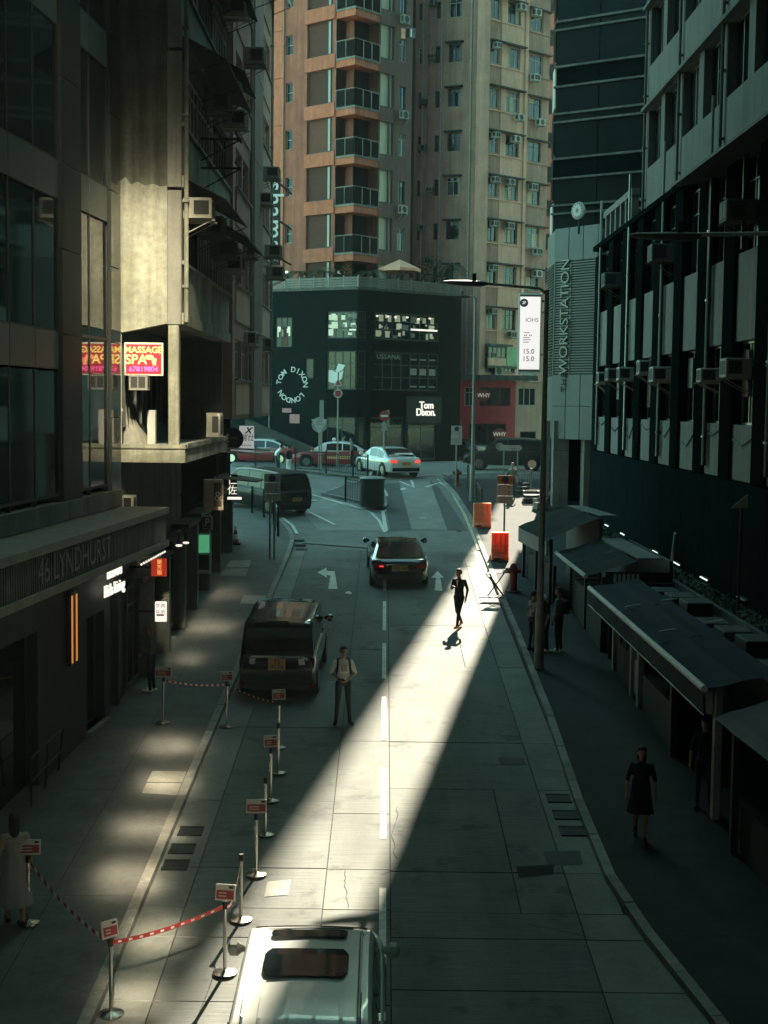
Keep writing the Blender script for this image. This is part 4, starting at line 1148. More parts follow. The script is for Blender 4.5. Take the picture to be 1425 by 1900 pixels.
for i, z in enumerate(kz):
    MB(fK_r).box(1.5, 3.72, -0.04, 0.0, z + 1.5, z + 2.8).build('cream_panel', M['cream'], K.e)
    MB(fK_r).box(1.5, 2.02, -0.04, 0.0, z - .1, z + 1.5).build('cream_panel', M['cream'], K.e)
    MB(fK_r).box(3.33, 3.72, -0.04, 0.0, z - .1, z + 1.5).build('cream_panel', M['cream'], K.e)
    MB(fK_r).box(0.3, 3.7, -0.34, 0.0, z + 1.40, z + 1.49).build('eyebrow_ledge', M['ledge'], K.e)
    MB(fK_r).box(4.05, END, -0.30, 0.0, z + 1.29, z + 1.38).build('eyebrow_ledge', M['ledge'], K.e)
    MB(fK_r).box(0.3, 3.7, -0.10, 0.0, z - .17, z - .1).build('sill_band', M['cream'], K.e)
    MB(fK_r).box(4.05, END, -0.08, 0.0, z - .26, z - .2).build('sill_band', M['taupe'], K.e)
    if i % 2 == 0 or random.random() < .55: ac(K.e, fK_r, 0.9, z + .95, 'box', .5, .36, .45, 'ac')
    if random.random() < .75: ac(K.e, fK_r, random.choice([2.35, 2.8, 3.1]), z + random.choice([.9, .9, -.55]), random.choice(['box', 'fan']), .6, .42, .45, 'ac')
    if random.random() < .75: ac(K.e, fK_r, random.choice([4.6, 5.2]), z + random.choice([.8, -.6, -.6]), random.choice(['box', 'fan']), .62, .45, .45, 'ac')
b = MB(fK_r); b.box(3.74, 4.02, -0.12, 0.0, 5.4, 85); b.build('pilaster', M['cream'], K.e)
b = MB(K.inv); q = Cc
b.prism([(q.x - .55, q.y + .1, 5.4), (q.x - .1, q.y - .22, 5.4), (q.x + .3, q.y + .02, 5.4), (q.x + .2, q.y + .4, 5.4)], (0, 0, 80)); b.build('corner_pilaster', M['cream'], K.e)
pipe(K.e, fK_l, 3.95, 10, 44, 0.05, 'frame_w', 0.1)
lh = []
for z in kz: lh += [(2.35, 3.25, z + .1, z + 1.3), (1.45, 1.75, z + .1, z + 1.2), (0.25, .45, z + .1, z + 1.2)]
b = MB(fK_l); holes_wall(b, 0, 4.9, 5.3, 85, lh, 0.25); b.build('left_wall', M['taupe'], K.e)
for i, h in enumerate(lh): window(K.e, fK_l, *h, (2, 1, 1)[i % 3], (1, .3), random.choice(['frame_d', 'frame_w', 'frame_d']), ['glass', 'glass_soft'], 0.1, 0.045)
for z in kz:
    MB(fK_l).box(2.15, 3.4, -0.34, 0.0, z + 1.34, z + 1.43).build('eyebrow_ledge', M['ledge'], K.e)
    ac(K.e, fK_l, random.choice([.7, 1.1, 1.2]), z + random.uniform(.2, 1.6), random.choice(['box', 'fan']), .5, .36, .35, random.choice(['ac', 'conc_grey']))
for u in (0.6, 0.95, 1.9): pipe(K.e, fK_l, u, 8, 44, 0.04, random.choice(['frame_w', 'taupe']), 0.1)

# ---- red shop and cream shop at the foot of the tower
W = Bld('red_shop', 'red fronted corner shop with round glowing signs below the cream tower', 'shop', (6.7, 91.5, 5.6))
yW = 91.4
fW = W.fm((4.95, yW), (1, 0))
W.mass([(4.95, yW + .3), (8.6, yW + .3), (8.6, 93.2), (4.95, 93.2)], 5.2, 10.6, 'stall_dark', 'inner_wall')
whs = [(.3, .95, 8.85, 10.1), (1.3, 3.35, 8.85, 10.1), (.6, 3.1, 5.4, 7.7)]
b = MB(fW); holes_wall(b, 0, 3.65, 5.3, 10.55, whs, .3); b.build('shop_front', M['red_wall'], W.e)
window(W.e, fW, *whs[0], 2, (1, .4), 'frame_w', ['glass', 'blind'], .1, .06)
window(W.e, fW, *whs[1], 3, (1,), 'sign_red', ['glass_soft', 'glass'], .1, .05)
window(W.e, fW, *whs[2], 2, (1,), 'frame_d', ['glass_soft', 'glass'], .2, .06, name='shop_window')
for k, (u, z) in enumerate(((1.55, 9.55), (2.65, 7.0))):
    MB(fW).lathe([(0, -.1), (.42, -.1), (.42, 0.06)], (u, 0, z), 24, 'Y').build('sign_disc', M['sign_red'], W.e)
    text('WHY', M['lit_dim'], .36, W.e, fW @ T(u, -.13, z), extrude=.01, bold=.01)
MB(fW).box(0, 5.1, -.35, .3, 10.56, 10.9).build('canopy_ledge', M['conc_dark'], W.e)
V = Bld('cream_shop', 'narrow cream shop front beside the red shop behind the dark parked car', 'shop', (9.3, 91.5, 5.6))
fV = V.fm((8.62, yW), (1, 0))
V.mass([(8.62, yW + .3), (10.6, yW + .3), (10.6, 93.6), (8.62, 93.6)], 5.2, 10.5, 'stall_dark', 'inner_wall')
b = MB(fV); vh = [(.15, 1.35, 8.9, 10.1), (.35, 1.4, 5.4, 7.2)]
holes_wall(b, 0, 2.0, 5.3, 10.5, vh, .3); b.build('shop_front', M['cream'], V.e)
window(V.e, fV, *vh[0], 3, (1,), 'frame_w', 'glass', .08, .07)
window(V.e, fV, *vh[1], 1, (1,), 'frame_d', 'glass', .12, .06)
# small boxed balconies with a green panel just above
MB(fK_r).box(.35, 2.6, -.5, 0, 12.9, 13.05).build('balcony_canopy', M['conc_dark'], K.e)
MB(fK_r).box(2.1, 3.6, -.45, -.38, 11.6, 12.85).build('green_panel', M['green_panel'], K.e)
MB(fK_r).box(.3, 2.05, -.45, -.38, 11.6, 12.1).build('balcony_panel', M['cream'], K.e)
window(K.e, fK_r, .35, 2.05, 12.1, 12.85, 4, (1,), 'frame_d', 'glass', -.42, .06)
MB(fK_r).box(.2, 3.7, -.5, 0, 11.45, 11.58).build('balcony_floor', M['conc_dark'], K.e)
ac(K.e, fK_r, 1.5, 10.95, 'fan', .8, .6, .35, 'ac')

# ================================================================== tower behind the gap, closing the street
D_ = Bld('distant_tower', 'distant grey tower seen in the slit between the cream and glass towers', 'building', (20, 132, 6))
D_.mass([(10.5, 130), (38, 130), (38, 150), (10.5, 150)], 5, 53.0, 'grey_wall')
for k in range(14): MB(D_.inv).box(10.6, 37.9, 129.86, 129.99, 8 + 3.1 * k, 9.4 + 3.1 * k).build('window_band', M['glass'], D_.e)
# sloping side street wall and pavement up to the left
Rm = MB()
Aq, Bq = at(455, 778, 81.5), at(612, 846, 77.0)
Rm.hexa([(Aq.x, Aq.y, 5.0), (Bq.x, Bq.y, 5.0), (Bq.x + .2, Bq.y + .35, 5.0), (Aq.x + .2, Aq.y + .35, 5.0)], [(Aq.x, Aq.y, Aq.z), (Bq.x, Bq.y, Bq.z), (Bq.x + .2, Bq.y + .35, Bq.z), (Aq.x + .2, Aq.y + .35, Aq.z)])
rw = tag(Rm.build('ramp_wall', M['wall_dark']), 'sloping grey parapet wall climbing left in front of the black shop', 'wall')
# ================================================================== right: dark pillared building
R1 = Bld('pillared_building', 'dark tiled building with tall pillars, pale spandrels and air conditioners on the right', 'building', (10, 45, ground(45)))
f5 = R1.fm((9.0, 60.0), (0, -1))          # u = 60 - y
R1.mass([(9.42, 59.9), (30, 59.9), (30, 8), (9.42, 8)], 0, 15.45, 'black_clad', 'inner_wall')
ud = [60 - d for d in (59.8, 56.3, 53.0, 49.9, 46.7, 43.4, 40.1, 37.0, 33.7, 30.5, 27.3, 24.1, 20.9)]
for k, u in enumerate(ud):
    b = MB(f5); b.bbox(u + 0.02, u + 1.15, -0.04, 0.45, 7.05, 15.55 if k else 15.3, 0.02); b.build('pillar', M['dark_tile'], R1.e)
for k, (u, u2) in enumerate(zip(ud[:-1], ud[1:])):
    a, c = u + 1.15, u2
    MB(f5).box(a, c, 0.05, 0.45, 7.06, 8.48).build('spandrel', M['spandrel_lt'], R1.e)
    MB(f5).box(a, c, 0.05, 0.45, 10.62, 12.86).build('spandrel', M['spandrel_lt'], R1.e)
    for z0, z1 in ((8.48, 10.62), (12.86, 15.4)):
        window(R1.e, f5, a, c, z0, z1, 3, (1, .4), 'frame_d' if z0 > 9 else random.choice(['frame_al', 'frame_d']), ['glass', 'glass_soft', 'glass'], .26, .06)
    if k != 5: ac(R1.e, f5 @ T(0, .2, 0), (a + c) / 2 + random.uniform(-.5, .5), 9.85 + random.uniform(-.35, .2), random.choice(['box', 'box', 'fan']), random.choice([.55, .7, .62]), random.choice([.38, .48]), random.choice([.4, .62, .5]), random.choice(['ac', 'ac', 'conc_grey']))
    if k % 2: MB(f5).box(a + .1, a + .75, .22, .25, 8.9 + .3 * (k % 3), 10.4).build('blind', M['cover' if k % 4 == 1 else 'blind'], R1.e)
    MB(f5).tube([(a + .1, .03, 8.3 - .2 * (k % 3)), (a + (c - a) * .5, .02, 8.15 - .2 * (k % 3)), (c - .05, .03, 8.35 - .15 * (k % 2))], .018, 5).build('cable', M['iron'], R1.e)
    if k % 3 == 1: ac(R1.e, f5 @ T(0, .2, 0), a + .5, 13.6, 'box', .8, .55, .7, 'conc_dark')
    if k % 2 == 0:
        pipe(R1.e, f5, a + .22, 7.3, 17.5, .045, 'frame_al' if k % 4 else 'sign_g', .04)
        pipe(R1.e, f5, a + .42, 7.3, 15.6, .05, 'iron', .04)
b = MB(f5); b.box(0, 50, -.12, .42, 15.56, 15.75); b.build('roof_ledge', M['dark_tile'], R1.e)
for k in range(16):   # dark hoarding of the ground floor
    MB(f5).bbox(3.1 * k + .01, 3.1 * (k + 1) - .01, -.04, .4, 1.0, 7.02, .012).build('hoarding_panel', M['black_clad'], R1.e)
b = MB(R1.inv)
b.hexa([(8.0, 20, 15.10), (9.6, 20, 15.35), (9.6, 39.5, 15.35), (8.0, 39.5, 15.10)], [(8.0, 20, 15.18), (9.6, 20, 15.5), (9.6, 39.5, 15.5), (8.0, 39.5, 15.18)])
b.build('roof_canopy', M['tin'], R1.e)
for d in (38.5, 35, 31, 27): MB(R1.inv).box(8.9, 9.0, d - .05, d + .05, 12.9, 15.3).build('canopy_bracket', M['iron'], R1.e)

R2 = Bld('upper_building', 'pale concrete building with a long band of dark windows high on the right', 'building', (11, 40, 15.5))
f6 = R2.fm((9.6, 52.2), (0, -1))
R2.mass([(9.95, 52.1), (30, 52.1), (30, 8), (9.95, 8)], 15.4, 30, 'conc_up', 'inner_wall')
R2.mass([(9.95, 30), (30, 30), (30, 8), (9.95, 8)], 30, 60, 'conc_up', 'upper_block')
rh = []
for z in (17.7, 21.4, 25.1):
    for k in range(14):
        a = .5 + 2.95 * k
        rh.append((a, a + 2.3, z, z + 2.1))
b = MB(f6); holes_wall(b, 0, 44, 15.76, 30, rh, .4); b.build('street_wall', M['conc_up'], R2.e)
MB(R2.fm((9.6, 52.2), (1, 0))).box(0.3, 12, 0, .3, 15.8, 30).build('end_wall', M['conc_up'], R2.e)
for h in rh: window(R2.e, f6, *h, 3, (1,), 'frame_d', ['glass', 'glass_soft'], .25, .06)
for z in (19.82, 23.52, 27.2): MB(f6).box(0, 44, -.22, 0, z, z + .12).build('eyebrow_ledge', M['conc_dark'], R2.e)
for u in (.2, 6.2, 12.1, 18): pipe(R2.e, f6, u, 15.8, 30, .05, 'conc_up', .1)
# low pale balustrade on the roof in front
b = MB(R1.inv); b.box(9.2, 9.5, 52.6, 59.4, 16.9, 17.15); b.box(9.2, 9.5, 52.6, 59.4, 15.76, 15.95)
b.build('roof_balustrade_rail', M['spandrel_lt'], R1.e)
for k in range(6): MB(R1.inv).box(9.22, 9.48, 52.7 + 1.2 * k, 52.95 + 1.2 * k, 15.95, 16.9).build('baluster', M['spandrel_lt'], R1.e)

# ================================================================== grey podium with louvres, glass tower above
Wk = Bld('louvred_podium_tower', 'grey clad podium with louvres and raised letters under a dark banded glass tower', 'building', (9, 65, ground(65)))
up = Vector((.63, -.777)).normalized()
f7 = Wk.fm((7.5, 62.0), up)
f7s = Wk.fm((7.5, 70.0), (0, -1))
Wk.mass([(7.62, 62.2), (9.1, 60.35), (24, 60.35), (24, 84), (11.6, 84), (8.75, 70), (7.62, 64.8)], 7.5, 16.6, 'conc_dark', 'inner_wall')
for k, (a, c) in enumerate(((0, .86), (.88, 1.72), (1.74, 2.58))):
    for z0, z1 in ((7.45, 8.9), (8.92, 10.3), (15.3, 16.75)):
        MB(f7).bbox(a + .005, c - .005, -.06, .2, z0, z1, .008).build('cladding_panel', M['panel_grey'], Wk.e)
b = MB(f7)
z = 10.36
while z < 15.2:
    b.box(0.05, 2.55, -.05, .02, z, z + .055); z += .115
for u in (0.02, 1.0, 2.52): b.box(u, u + .06, -.065, .03, 10.32, 15.28)
b.build('louvre', M['panel_grey'], Wk.e)
MB(f7).box(0, 2.58, .02, .15, 10.3, 15.3).build('louvre_backing', M['iron'], Wk.e)
b = MB(f7s); z = 10.3
while z < 15.2:
    b.box(5.2, 7.9, -.05, .03, z, z + .06); z += .13
b.build('side_louvre', M['conc_dark'], Wk.e)
MB(f7s).box(5.2, 8.0, -.02, .1, 7.45, 10.25).build('side_panel', M['panel_grey'], Wk.e)
MB(f7s).box(5.2, 8.0, -.02, .1, 15.25, 16.7).build('side_panel', M['panel_grey'], Wk.e)
text('WORKSTATION', M['letter_g'], .70, Wk.e, f7 @ T(.78, -.12, 12.85), rot=pi / 2, extrude=.03, spacing=1.0)
text('THE', M['ink'], .42, Wk.e, f7 @ T(.80, -.12, 9.95), rot=pi / 2, extrude=.02, spacing=1.2)
# recessed piers below
for x0, x1, y0, y1, m_ in ((7.55, 8.25, 61.6, 62.8, 'conc_grey'), (7.3, 7.5, 62.4, 63.4, 'stone'), (8.75, 9.3, 60.4, 61.4, 'stone')):
    for k in range(3):
        zz = ground(61) + .1 + k * 1.33
        MB(Wk.inv).bbox(x0, x1, y0, y1, zz, zz + 1.31, .015).build('pier_block', M[m_], Wk.e)
MB(Wk.inv).box(8.0, 20, 63.4, 63.6, 3, 7.5).build('shop_wall', M['black_clad'], Wk.e)
# glass tower
ut = Vector((.835, -.55)).normalized()
tp = Vector((8.12, 68.5))
f8 = Wk.fm(tp, ut)
Wk.mass([tp + Vector((.1, .3)), tp + ut * 7 + Vector((.1, .4)), (34, 66), (34, 90), (tp.x + 4.2, 90)], 16.7, 62, 'black_clad', 'tower_core')
lines = []
z = 18.3
while z < 44:
    lines += [(z, z + .4), (z + 1.7, z + 2.65)]; z += 4.4
zc = 16.8
for i in range(3):
    a, c = i * 2.3, (i + 1) * 2.3
    zz = 16.8
    cuts = [16.8]
    for p, q in lines: cuts += [p, q]
    for j, (p, q) in enumerate(zip(cuts[:-1], cuts[1:])):
        m_ = 'dark_tile' if j % 4 == 3 else 'glass_ref'
        pk = ('tw', m_, round(q - p, 2))
        if pk not in _wc: _wc[pk] = MB().box(.02, 2.28, 0, .05, .02, q - p - .02).mesh('pane', M[m_])
        put(_wc[pk], 'pane', Wk.e, f8 @ T(a, 0.02, p) @ Matrix.Rotation(random.uniform(-.004, .004), 4, 'X'))
for p, q in lines:
    for zz in (p, q): MB(f8).box(-.05, 7, -.12, .03, zz - .05, zz + .05).build('metal_band', M['conc_dark'], Wk.e)
MB(f8).box(0, 7, 0.03, .2, 44, 62).build('upper_glass', M['glass_ref'], Wk.e)
# narrow glazed edge facing the street slit, white panes painted in for its reflections
f8e = Wk.fm((tp.x + .06, tp.y + 1.3), (-.05, -1))
for k in range(14): MB(f8e).bbox(0, 1.3, -.04, .05, 16.8 + 2.2 * k, 16.8 + 2.2 * k + 2.0, .02).build('edge_pane', M['glass_ref'] if k % 3 else M['frame_w'], Wk.e)
# round emblem on the podium roof
em = thing('round_emblem', 'round pale emblem disc with radiating petals standing on the podium roof', 'sign', at(1073, 391, 60.8))
em.rotation_euler = (0, 0, math.atan2(up.y, up.x))
MB().lathe([(0, -.05), (.37, -.05), (.39, 0), (.37, .05), (0, .05)], (0, 0, 0), 28, 'Y').build('disc', M['sign_g'], em)
b = MB()
for k in range(14):
    a = 2 * pi * k / 14
    d = Vector((math.cos(a), 0, math.sin(a))); s = Vector((-math.sin(a), 0, math.cos(a)))
    b.prism([d * .06 + Vector((0, -.055, 0)), d * .2 + s * .045 + Vector((0, -.055, 0)), d * .33 + Vector((0, -.055, 0)), d * .2 - s * .045 + Vector((0, -.055, 0))], (0, -.02, 0))
b.build('petal_relief', M['letter_w'], em)
MB().cyl((0, .05, -.35), (0, .05, -1.0), .04).build('stem', M['iron'], em)
# lit advertising panel beyond the podium
ad = thing('advertising_screen', 'tall lit pinkish white advertising screen with dates beside the louvred podium', 'sign', at(981, 619, 78))
ad.scale = (1.1, 1.1, 1.1)
MB().bbox(-.55, .62, -.12, .12, -2.05, 2.05, .03).build('screen_case', M['sign_w'], ad)
MB().box(-.47, .56, -.135, -.115, -1.82, 1.86).build('screen_face', M['lit_screen'], ad)
for z in (-1.9, 1.92): MB().box(-.5, .58, -.133, -.114, z - .035, z + .035).build('dark_band', M['ink'], ad)
MB().lathe([(0, -.006), (.21, -.006), (.21, 0.004)], (-.28, -.138, 1.55), 24, 'Y').build('badge', M['ink_blue'], ad)
text('2F', M['lit_w'], .2, ad, T(-.28, -.15, 1.55), extrude=.003)
text('IOHS', M['sign_g'], .3, ad, T(-.2, -.14, .68), extrude=.003, align='LEFT', name='lettering')
for k, (x, z, w) in enumerate(((-.27, .02, .3), (-.3, -.22, .34), (-.3, -.34, .4), (-.3, -.46, .3))): MB().box(x, x + w, -.14, -.135, z, z + .035).build('text_line', M['sign_g'], ad)
text('•• ••', M['ink'], .25, ad, T(-.05, -.14, -.1), extrude=.003)
text('15.0', M['ink'], .36, ad, T(-.32, -.14, -.92), extrude=.003, align='LEFT')
text('15.0', M['ink'], .36, ad, T(-.32, -.14, -1.3), extrude=.003, align='LEFT')
MB().box(.6, 1.2, -.05, .05, 1.6, 1.7).build('bracket', M['iron'], ad)

# ================================================================== planter and stalls
PW = tag(MB().box(7.9, 8.1, 16, 53, 0.5, 4.15).build('planter_wall', M['wall_dark']), 'long dark retaining wall behind the market stalls', 'wall')
structure(MB().box(8.1, 8.96, 16, 58, 3.0, 4.02).build('planter_soil', M['soil']))
b = MB()
for k in range(2600):
    y = random.uniform(26, 57); x = random.uniform(8.12, 8.85)
    leaf_card(b, Vector((x, y, 4.0)), Vector((random.uniform(-1, .6), random.uniform(-1, 1), random.uniform(.3, 1.2))), random.uniform(.1, .28), random.uniform(.015, .04))
gc = b.build('ground_cover', M['leaf']); gc['kind'] = 'stuff'; gc['label'] = 'low green ground cover growing in the planter'; gc['category'] = 'plants'
tl = [('far end of the planter', 1130, 968), ('second from the far end', 1160, 985), ('middle of the row', 1222, 1015), ('beside the leaning plank', 1263, 1035), ('fifth from the far end', 1315, 1061), ('near end, faint', 1386, 1095)]
for nm, px, py in tl:
    y = 8.92 * F / (px - CX)
    o = thing('fluorescent_tube', 'glowing white tube light along the planter foot, ' + nm, 'lamp', (8.86, y, 4.2), 0, 'tube lights in the planter')
    MB().cyl((0, -.38, 0), (0, .38, 0), .022, None, 8).build('tube', M['lit_tube'] if px < 1380 else M['sign_g'], o)
    MB().box(.02, .1, -.42, .42, -.03, .03).build('batten', M['iron'], o)
pl_ = thing('leaning_plank', 'pale plank leaning against the dark hoarding in the planter', 'plank', (8.75, 41.6, 4.0))
MB(Matrix.Rotation(rad(24), 4, 'X')).box(-.03, .03, -.06, .06, 0, 1.25).build('board', M['cover'], pl_)

def stall(name, label, p0, p1, depth, ze, zb, canvas, wall_m, back_x, segs=3, valance=True, roller='white_tube'):
    """awning stall: p0 far end, p1 near end of the front eave (x, y)"""
    p0, p1 = Vector(p0), Vector(p1)
    t = thing(name, label, 'stall', (p0.x + .5, (p0.y + p1.y) / 2, ground((p0.y + p1.y) / 2) + .13), 0, 'market stalls on the right pavement')
    I = Matrix.Translation(-t.location)
    u = (p1 - p0).normalized(); L = (p1 - p0).length; inw = Vector((-u.y, u.x))
    fm = I @ FM(p0, u)
    for k in range(segs):
        a, c = L * k / segs + .01, L * (k + 1) / segs - .01
        b = MB(fm)
        n = 6
        top = []
        for j in range(n + 1):
            v = depth * j / n
            top.append((v, ze + (zb - ze) * (j / n) + .015 * math.sin(j * 1.9 + k) * (0 < j < n)))
        m = 6
        P = [[(a + (c - a) * i / m, v, z - .02 * math.sin(pi * i / m) + .006 * math.sin(i * 2.3 + v * 5 + k)) for i in range(m + 1)] for v, z in top]
        for A_, B_ in zip(P[:-1], P[1:]): b.strip(A_, B_)
        b.build('awning_panel', M[canvas], t, smooth=True)
        if roller: MB(fm).cyl((a, -.03, ze - .01), (c, -.03, ze - .01), .06, None, 10).build('roller', M[roller], t)
        if valance:
            b = MB(fm)
            A_ = [(a + (c - a) * i / 8, -.05 + .012 * math.sin(i * 2 + k), ze - .05) for i in range(9)]; B_ = [(x, y + .02, z - .4) for x, y, z in A_]
            b.strip(B_, A_); b.build('valance', M[canvas], t)
            MB(fm).tube([(a, -.03, ze - .46), (c, -.03, ze - .46)], .012, 5).build('valance_hem', M['white_tube'], t)
    return t, fm, L
A, fa, LA = stall('blue_stall', 'market stall with a long dark blue canvas awning and white rollers', (5.45, 35.9), (5.5, 23.0), 1.25, 4.16, 4.42, 'canvas_b', 'stall_dark', 7.9, 3)
Aw = lambda u: 35.9 - u
for u, m_ in ((1.2, 'stall_white'), (3.7, 'stall_white'), (4.6, 'stall_white'), (8.2, 'stall_dark'), (11.8, 'stall_white')):
    MB(fa).box(u - .09, u + .09, .42, .55, ground(Aw(u)) + .13, 4.1).build('post', M[m_], A)
for u0, u1, h in ((1.35, 3.6, .9), (4.75, 8.0, .8)):
    MB(fa).box(u0, u1, .5, .62, ground(Aw(u1)) + .1, ground(Aw(u0)) + .13 + h).build('front_panel', M['stall_dark'], A)
MB(fa).box(3.8, 4.5, .50, .56, ground(Aw(4.5)) + .2, 3.9).build('door', M['stall_dark'], A)
MB(fa).box(3.86, 4.44, .485, .5, ground(Aw(4.5)) + .3, ground(Aw(4.5)) + 1.1).build('door_panel', M['stall_white'], A)
MB(fa).box(0, LA, 2.2, 2.3, 1.2, 4.35).build('back_wall', M['stall_dark'], A)
MB(fa).box(0, .06, .5, 2.2, ground(36) + .1, 4.3).build('side_wall', M['wall_dark'], A)
MB(fa).box(0, LA, 1.25, 2.35, 4.10, 4.14).build('roof', M['stall_dark'], A)
for k in range(7): MB(fa).bbox(.4 + 1.7 * k, 1.3 + 1.7 * k, 1.5, 2.1, 4.15, 4.25 + .1 * (k % 3), .02).build('stored_box', M['stall_dark'], A)
for k in range(9):
    u = 5.0 + .8 * k; w = .22 + .1 * (k % 3)
    MB(fa).add([(u, .35, 4.0), (u + w, .37, 4.0), (u + w - .02, .40, 3.45 - .1 * (k % 2)), (u + .02, .36, 3.4)], [(0, 1, 2, 3)]).build('hanging_garment', M[('cl_grey', 'cl_denim', 'cl_check', 'hydrant')[k % 4]], A)
for u in (1.5, 2.35):
    MB(fa).box(u, u + .5, .47, .5, 3.0, 3.5).build('notice', M['wall_dark'], A)
for k, (u, v, z) in enumerate(((4.3, .15, 4.28), (4.5, .95, 4.46), (7.9, .2, 4.3), (7.95, 1.15, 4.5))):
    MB(fa).cyl((u, v, z), (u + .02, v + .35, z + .06), .018, None, 6).build('awning_arm', M['white_tube'], A)
Bs, fb, LB = stall('green_stall', 'market stall with a sagging grey green tarpaulin awning and slatted side', (5.38, 42.4), (5.45, 36.5), 1.35, 4.38, 4.80, 'canvas_g', 'stall_dark', 7.9, 2, False, 'stall_white')
for k in range(14): MB(fb).box(.1, .16, .45, 1.3, 2.75 + .11 * k, 2.82 + .11 * k).build('slat', M['cover'], Bs)
MB(fb).box(0, LB, 2.2, 2.3, 2.2, 4.8).build('back_wall', M['stall_dark'], Bs)
MB(fb).box(LB - .06, LB, .5, 2.2, ground(36.6) + .1, 4.5).build('side_wall', M['wall_dark'], Bs)
MB(fb).box(.5, LB - .2, .45, .55, ground(37) + .1, ground(42) + 1.1).build('front_panel', M['wall_dark'], Bs)
for u in (.1, 3, LB - .1): MB(fb).box(u - .05, u + .05, .4, .5, ground(42 - u) + .13, 4.35).build('post', M['stall_dark'], Bs)
for k in range(4): MB(fb).box(LB * k / 4 + .02, LB * (k + 1) / 4 - .02, 1.35, 2.0, 4.82 + .01 * k, 4.85 + .01 * k).build('tin_sheet', M['tin_sheet'], Bs)
Cs, fc, LC = stall('grey_stall', 'market stall with a tilted grey sheet roof nearest the corner', (4.62, 47.2), (5.05, 42.6), 1.7, 4.75, 5.45, 'canvas_g', 'stall_dark', 7.9, 2, False, None)
MB(fc).box(0, LC, .02, .08, 4.25, 4.72).build('fascia_board', M['tin_sheet'], Cs)
for u in (.15, LC / 2, LC - .15): MB(fc).box(u - .05, u + .05, .15, .25, ground(47 - u) + .13, 4.75).build('post', M['stall_dark'], Cs)
MB(fc).box(.3, LC - .2, .3, .4, ground(43) + .1, ground(47) + 1.0).build('front_panel', M['wall_dark'], Cs)
MB(fc).box(0, LC, 1.7, 1.8, 2.5, 5.4).build('back_wall', M['stall_dark'], Cs)
for k in range(3): MB(fc).box(LC * k / 3 + .02, LC * (k + 1) / 3 - .02, 1.72, 2.25, 5.47 + .01 * k, 5.5 + .01 * k).build('tin_sheet', M['tin_sheet'], Cs)
# stall goods: white strips hanging in the gap between stalls
cl = thing('hanging_cloths', 'white cloth strips hanging in the gap between the blue and green stalls', 'cloth', (6.35, 36.15, 4.15))
for k in range(6):
    x = -.25 + .12 * k
    MB().add([(x, 0, .35), (x + .08, .02, .35), (x + .07, -.02, 0), (x + .02, .03, -.12 - .05 * (k % 3)), (x - .01, 0, .05)], [(0, 1, 2, 3, 4)]).build('cloth', M['cl_white'], cl)
MB().tube([(-.35, 0, .36), (.5, 0, .36)], .015, 5).build('rod', M['iron'], cl)
# near right dark awning corner and box
N1, fn, LN = stall('near_stall', 'dark stall roof at the right edge nearest the camera', (5.55, 22.6), (5.9, 16.0), 1.5, 3.75, 4.25, 'tin', 'stall_dark', 7.9, 2, False, None)
for u in (.1, 3.2, 6.4): MB(fn).box(u - .06, u + .06, .3, .42, ground(22 - u) + .1, 3.75).build('post', M['stall_dark'], N1)
MB(fn).box(.2, 6.4, .45, .5, ground(17) + .1, 2.3).build('front_panel', M['wall_dark'], N1)
# junk beyond the stalls
for k, (px, py, s, m_, lab) in enumerate(((985, 930, .7, 'frame_d', 'black crate with white papers near the corner stall'), (1003, 945, .55, 'cover', 'pale box in front of the grey stall roof'), (965, 915, .6, 'iron', 'dark curved metal frame by the podium pier'))):
    p = gp(px, py, .13)
    c = thing('crate', lab, 'crate', (p.x, p.y, ground(p.y) + .13), .3 * k)
    b = MB()
    for z in (0, .18, .36): b.box(-s / 2, s / 2, -s / 2, -s / 2 + .03, z, z + .13); b.box(-s / 2, s / 2, s / 2 - .03, s / 2, z, z + .13); b.box(-s / 2, -s / 2 + .03, -s / 2, s / 2, z, z + .13); b.box(s / 2 - .03, s / 2, -s / 2, s / 2, z, z + .13)
    b.build('slat_frame', M[m_], c); MB().box(-s / 2 + .04, s / 2 - .04, -s / 2 + .04, s / 2 - .04, .02, .3).build('contents', M['cl_white' if k == 0 else 'cover'], c)
# ================================================================== street furniture
def street_lamp(label, base, h, arm_to, head=0.75, m='galv', lean=(0, 0)):
    t = thing('street_lamp', label, 'street lamp', base, 0, 'street lamps')
    b = MB()
    top = Vector((lean[0], lean[1], h))
    b.cyl((0, 0, 0), (0, 0, 1.4), .125, .12, 14); b.cyl((0, 0, 1.4), (top.x * .2, 0, 1.5), .12, .09, 14); b.cyl((top.x * .2, 0, 1.5), top, .09, .055, 12)
    b.build('pole', M[m], t, smooth=True)
    a = Vector(arm_to)
    MB().tube([top - Vector((0, 0, .1)), top + (a - top) * .1 + Vector((0, 0, .02)), a], .035, 8).build('arm', M[m], t)
    d = (a - top).normalized()
    hd = MB(Matrix.Translation(a) @ Matrix.Rotation(math.atan2(d.y, d.x), 4, 'Z'))
    hd.loft([[(x, w * math.cos(k * pi / 5), (.045 if math.sin(k * pi / 5) > 0 else .10) * s_ * math.sin(k * pi / 5)) for k in range(10)] for x, w, s_ in ((-.35, .04, .5), (-.2, .12, 1), (.25, .14, 1), (head - .15, .08, .7), (head, .03, .3))])
    hd.build('lamp_head', M['galv_dark'], t, smooth=True)
    MB(Matrix.Translation(a)).cyl((0, 0, .05), (0, 0, .22), .05).build('sensor', M['iron'], t)
    return t
p = gp(1000, 1240, .13); b0 = Vector((p.x, p.y, ground(p.y) + .13))
top = at(1011, 538, p.y); arm = at(880, 524, p.y - .5)
